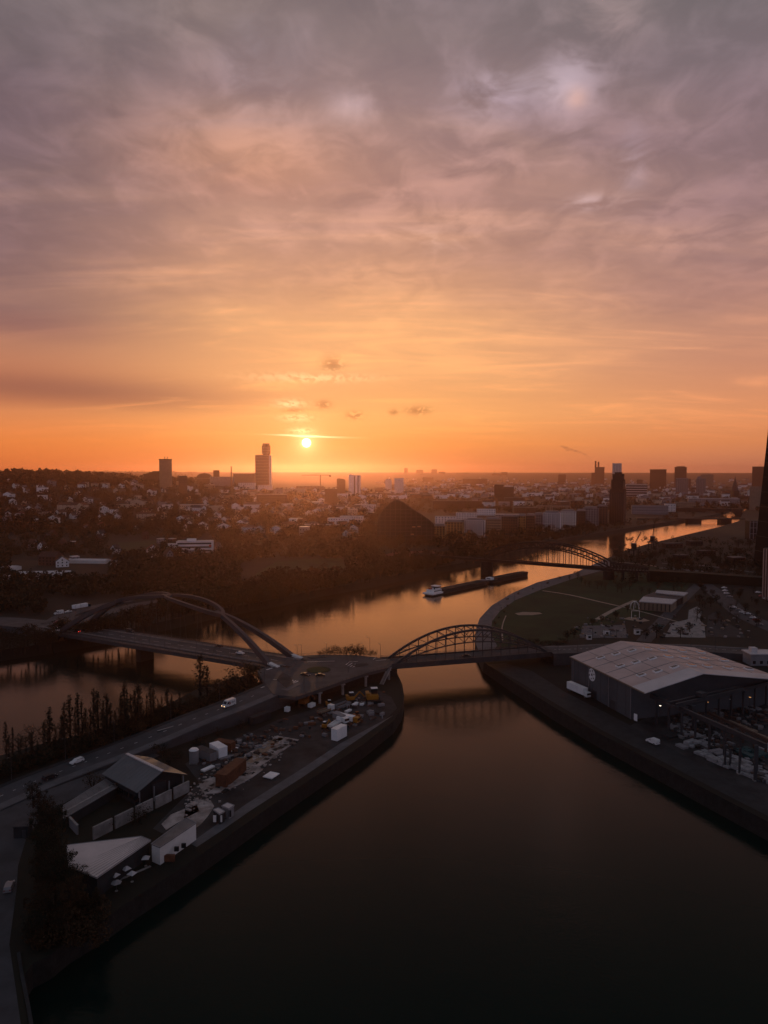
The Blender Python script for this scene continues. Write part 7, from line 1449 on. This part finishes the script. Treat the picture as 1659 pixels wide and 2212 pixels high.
def tree(kind, p, h, where, wide=1.0):
    i = R.randrange(len(PR[kind])); tm, cm = PR[kind][i]
    nm = {'poplar': 'poplar_tree', 'bush': 'bush'}.get(kind, 'tree'); o = thing(nm, 'x', 'bush' if kind == 'bush' else 'tree', p, R.uniform(0, 6.28))
    s_ = h / (3.6 if kind == 'bush' else 10); o.scale = (s_ * wide, s_ * wide, s_); link('trunk', tm, o); link('crown', cm, o)
    ds = {'poplar': 'slender dark poplar', 'broad': 'dark round tree' if i == 1 else 'brown autumn tree', 'sparse': 'thin half bare tree', 'rust': 'rust coloured autumn tree', 'near': ('brown autumn tree', 'dark round tree', 'rust coloured autumn tree')[i], 'bush': 'dark bush' if i == 0 else 'brown bush'}[kind]
    pl_ = ds.replace('poplar', 'poplars').replace('tree', 'trees').replace('bush', 'bushes')
    return reg(o, f'{ds} {where}', f'{pl_} {where}', f'{pl_} {where}')
# poplars along the promontory's river-arm shore
for x, yb, yt in ((14, 1640, 1560), (28, 1640, 1572), (68, 1640, 1590), (82, 1644, 1600), (108, 1622, 1530), (120, 1625, 1570), (152, 1612, 1505), (164, 1612, 1535), (178, 1606, 1512), (196, 1604, 1530), (212, 1598, 1495), (224, 1600, 1515), (240, 1592, 1520), (262, 1590, 1500), (276, 1588, 1490), (293, 1582, 1492), (318, 1570, 1500), (332, 1566, 1490), (350, 1562, 1505), (372, 1552, 1500), (388, 1548, 1495), (134, 1620, 1545), (306, 1580, 1520), (250, 1594, 1535), (20, 1650, 1590), (45, 1648, 1600), (96, 1632, 1560), (140, 1616, 1520), (170, 1610, 1500), (186, 1606, 1530), (204, 1602, 1490), (232, 1596, 1500), (270, 1588, 1475), (284, 1586, 1500), (300, 1582, 1478), (326, 1570, 1480), (342, 1566, 1510), (362, 1556, 1490)):
    p = P(x, yb, 5); tree('poplar', p, max(6, top_h(p, yt)), 'on the shore by the ramp road', R.uniform(.8, 1.5))
for x, yb, yt, w_ in ((433, 1508, 1416, 1.3), (448, 1506, 1440, 1.2)): p = P(x, yb, 5); tree('poplar', p, top_h(p, yt), 'in front of the arch bridge', w_ * 1.4)
for x, yb, h in ((470, 1500, 7), (500, 1494, 8), (520, 1486, 9), (535, 1478, 10), (548, 1474, 8), (410, 1530, 6), (455, 1515, 5), (485, 1508, 5), (360, 1562, 6), (300, 1592, 6), (220, 1615, 5), (150, 1632, 5), (90, 1650, 5), (40, 1662, 5), (395, 1542, 6), (340, 1575, 5), (260, 1605, 5), (510, 1500, 5)):
    tree(R.choice(('broad', 'bush', 'broad')), P(x, yb, 5), h, 'on the slope left of the ramp road', 1.15)
for x in range(-20, 470, 13):
    yy = 1676 - x * .33 + R.uniform(-14, 6); tree('bush', P(x, yy, 5), R.uniform(2.5, 5), 'in the undergrowth above the ramp road', 1.3)
for i in range(16): x = 20 + 370 * (i + R.random()) / 16; tree('sparse', P(x, 1646 - (x - 20) * .27, 5), R.uniform(6, 12), 'among the poplars by the ramp road', .8)
# bushes by the river behind the roundabout
for x, h in ((700, 3.4), (712, 4.2), (722, 4.8), (735, 4.0), (748, 4.6), (757, 5.2), (768, 5.4), (778, 4.8), (786, 3.6), (800, 3.0), (810, 2.6), (690, 2.4)):
    p = P(x, 1414.5, DECKZ); tree('bush', Vector((p.x, p.y + 1.2, DECKZ - .6)), h, 'behind the roundabout', .8)
# near left: brown trees by the quay road
for x, y, h, k in ((105, 1905, 14, 'rust'), (92, 1845, 12, 'broad'), (120, 1950, 13, 'rust'), (88, 1935, 11, 'broad'), (150, 1990, 10, 'rust'), (100, 2000, 10, 'broad'), (88, 1790, 10, 'broad'), (72, 1745, 8, 'broad'), (120, 1850, 14, 'rust'), (170, 1955, 9, 'broad'), (130, 2035, 7, 'rust'), (75, 2050, 8, 'rust'), (210, 1975, 6, 'broad'), (80, 1985, 5, 'bush'), (85, 2020, 4, 'bush'), (95, 1870, 9, 'broad'), (115, 1890, 12, 'rust'), (100, 1965, 9, 'rust'), (140, 1930, 11, 'broad'), (105, 1790, 8, 'broad')):
    tree('near' if k != 'bush' else k, P(x, y, 5), h, 'near the bottom left quay road', R.uniform(.6, .85))
for x, y, h in ((215, 1725, 3), (250, 1712, 4), (300, 1690, 3), (335, 1672, 4), (365, 1655, 4), (380, 1640, 3.5), (350, 1630, 4), (260, 1680, 4), (200, 1700, 4), (430, 1610, 3), (470, 1590, 3), (520, 1575, 3), (300, 1775, 4), (240, 1790, 3)):
    tree('bush', P(x, y, 5), h, 'around the grey hall in the yard', 1.0)
# south bank: tall shore wood, front rows one by one
n = 0
for i in range(150):
    x = 250 + 960 * (i + R.uniform(0, 1)) / 150; ysh = np.interp(x, [240, 400, 480, 591, 688, 791, 900, 1000, 1066, 1130, 1220], [1386, 1348, 1330, 1309, 1287, 1269, 1245, 1226, 1212, 1197, 1171])
    p = P(x, ysh - R.uniform(3, 26), 5); tree(R.choice(('broad', 'sparse', 'rust', 'broad', 'poplar' if x < 800 else 'broad')), p, R.uniform(8, 15), 'in the far shore wood' if 560 < x < 880 else 'in the left shore wood' if x < 600 else 'in the shore wood by the barge', R.uniform(.9, 1.3))
for i in range(26):
    x = -10 + 260 * (i + R.random()) / 26; ysh = np.interp(x, [0, 110, 240], [1424, 1408, 1386]); tree(R.choice(('broad', 'sparse')), P(x, ysh - R.uniform(3, 24), 5), R.uniform(8, 14), 'on the bank left of the bridge', 1.2)
for i in range(24):
    x = 262 + 230 * (i + R.random()) / 24; tree('poplar', P(x, np.interp(x, [262, 500], [1285, 1262]) + R.uniform(-10, 10), 5), R.uniform(13, 20), 'in the row behind the arch bridge', .8)
for x, y, h in ((350, 1312, 10), (420, 1300, 9), (300, 1330, 8), (640, 1262, 13), (700, 1240, 12), (845, 1195, 16), (560, 1280, 12)): tree('rust', P(x, y, 5), h, 'glowing in the dark shore wood', 1.2)
# north bank trees
for i in range(70):
    x = 1330 + 310 * R.random(); lo = np.interp(x, [1330, 1640], [1206, 1160]); y = lo + (1262 - lo) * R.random() ** 1.2
    if abs(y - 1235) < 6 and x < 1420: continue
    tree(R.choice(('broad', 'sparse', 'rust')), P(x, y, 5), R.uniform(6, 12), 'around the railway', 1.2)
for i in range(30):
    x = 1230 + 260 * i / 30; y = np.interp(x, [1230, 1400, 1500], [1252, 1286, 1262]) + R.uniform(-8, 8)
    if R.random() < .6: tree('sparse', P(x, y, 5), R.uniform(5, 9), 'on the lawns above the skate ground', 1.0)
for i in range(34):
    x = 1500 + 140 * R.random(); tree(R.choice(('broad', 'sparse')), P(x, 1280 + 80 * R.random(), 5), R.uniform(4, 8), 'right of the skate plaza', 1.1)
for x, y, h in ((1418, 1378, 9), (1470, 1378, 7), (1395, 1380, 6), (1490, 1366, 6), (1330, 1338, 6), (1300, 1345, 5), (1280, 1352, 5), (1240, 1378, 6), (1225, 1384, 6), (1355, 1322, 5)): tree('broad', P(x, y, 5), h, 'between the skate plaza and the road', 1.1)
for i in range(16): x = 1120 + 110 * i / 16; tree('bush', P(x, 1392 - (x - 1120) * .02 + R.uniform(-4, 4), 5), R.uniform(1.5, 3), 'at the lawn edge by the truss bridge', 1.2)
for i in range(14): p = P(*[np.interp(i / 13, [0, .5, 1], a) for a in ((1064, 1110, 1310), (1375, 1290, 1215))], 5); tree('bush', p + Vector((R.uniform(-4, -1), 0, 0)), R.uniform(1, 2.2), 'on the river walk edge', 1.0)
# ---- masses nobody could count: woods, garden trees, city trees
def mass(name, label, n, sampler, hr, quads, size, m='wood_far', wide=.42):
    rg = np.random.default_rng(abs(hash(label)) % 1000 if False else len(label) * 7 + n); V = []; Fc = []; k = 0
    for _ in range(n):
        p = sampler()
        if p is None: continue
        h = rg.uniform(*hr); r_ = h * wide * rg.uniform(.7, 1.2)
        u = rg.normal(size=(quads, 3)); u /= np.linalg.norm(u, axis=1)[:, None]; c = u * (rg.uniform(.55, 1, size=(quads, 1)) ** .5) * np.array([r_, r_, h * .42]) + np.array([p[0], p[1], p[2] + h * .55])
        a = rg.normal(size=(quads, 3)); a /= np.linalg.norm(a, axis=1)[:, None]; b_ = np.cross(a, rg.normal(size=(quads, 3))); b_ /= np.linalg.norm(b_, axis=1)[:, None]
        s_ = size * h / 10 * rg.uniform(.6, 1.4, size=(quads, 1)); qv = np.stack([c - a * s_, c + b_ * s_ * .8, c + a * s_, c - b_ * s_ * .8], 1).reshape(-1, 3)
        V.append(qv); Fc.append(np.arange(k, k + quads * 4).reshape(-1, 4)); k += quads * 4
    V = np.concatenate(V); Fc = np.concatenate(Fc); me = bpy.data.meshes.new(name); me.vertices.add(len(V)); me.vertices.foreach_set('co', V.ravel().astype(np.float32)); me.loops.add(Fc.size); me.loops.foreach_set('vertex_index', Fc.ravel().astype(np.int32))
    me.polygons.add(len(Fc)); me.polygons.foreach_set('loop_start', np.arange(0, Fc.size, 4, dtype=np.int32)); me.update(); me.materials.append(MT[m]); o = link(name, me); o['kind'] = 'stuff'; o['label'] = label; return o
def samp(x0, x1, y0, y1, keep=None):
    def f():
        x, y = R.uniform(x0, x1), R.uniform(y0, y1)
        if keep and not keep(x, y): return None
        p = G(x, y)
        for a, r_ in PLACED:
            if abs(p.x - a.x) < r_ + 3 and abs(p.y - a.y) < r_ + 3: return None
        return p
    return f
river_top = lambda x: np.interp(x, [-50, 0, 240, 400, 480, 591, 688, 791, 900, 1000, 1066, 1130, 1220, 1320], [1430, 1424, 1386, 1348, 1330, 1309, 1287, 1269, 1245, 1226, 1212, 1197, 1171, 1152])
field = lambda x, y: not (545 < x < 750 and 1208 < y < 1250) and not (815 < x < 965 and 1188 < y < 1207)
mass('shore_wood', 'dark mass of shore wood between the river and the riverside blocks', 2600, samp(480, 1300, 1140, 1320, lambda x, y: river_top(x) - 95 + max(0, 760 - x) * .22 < y < river_top(x) - 8 and field(x, y)), (8, 14), 70, .95, 'wood_far')
mass('garden_trees', 'dark garden trees and hedges of the left bank lowland', 2000, samp(-30, 520, 1150, 1330, lambda x, y: y < river_top(x) - 20 and not (20 < x < 240 and 1205 < y < 1252) and not (230 < x < 350 and 1160 < y < 1196) and not (90 < x < 350 and 1290 < y < 1370)), (5, 11), 40, 1.2, 'leafdark')
mass('garden_trees', 'brown garden trees below the market hall', 700, samp(480, 820, 1150, 1215, field), (6, 12), 40, 1.1, 'wood_far')
mass('hillside_trees', 'brown trees between the houses of the left hillside', 2100, samp(-20, 560, 1040, 1155), (8, 14), 26, 1.4, 'wood_far')
mass('hill_forest', 'forest along the crest of the left hill', 900, samp(-20, 420, 1018, 1050), (13, 20), 18, 2.2, 'wood_far')
mass('park_trees', 'red brown trees between the houses below the setting sun', 1300, samp(560, 830, 1058, 1155), (9, 15), 26, 1.4, 'wood_far')
mass('city_trees', 'trees between the hazy city houses', 1100, samp(830, 1330, 1040, 1110), (8, 14), 18, 1.7, 'wood_far')
mass('city_trees', 'trees between the old town houses at right', 700, samp(1340, 1640, 1044, 1106), (8, 14), 18, 1.7, 'wood_far')
mass('river_trees', 'row of trees along the far south embankment', 300, samp(1215, 1500, 1095, 1165, lambda x, y: np.interp(x, [1220, 1300, 1400, 1500], [1171, 1157, 1140, 1124]) - 14 < y < np.interp(x, [1220, 1300, 1400, 1500], [1171, 1157, 1140, 1124]) - 4), (8, 13), 40, 1.0, 'wood_far')
mass('scrub', 'dark scrub on the north bank around the railway', 420, lambda: P(R.uniform(1325, 1650), R.uniform(1165, 1262), 5) if True else None, (3, 7), 36, 1.1, 'leafdark')
mass('mole_scrub', 'dark undergrowth on the promontory slopes', 260, lambda: (lambda x: P(x, 1682 - x * .345 + R.uniform(-16, 2), 5))(R.uniform(-30, 560)), (2.0, 4.5), 60, .9, 'leafdark')
mass('bank_scrub', 'brown scrub on the bottom left bank', 120, lambda: P(R.uniform(60, 225), R.uniform(1960, 2055), 5) if True else None, (2.0, 4.5), 80, .7, 'leafrust')
settle_labels()
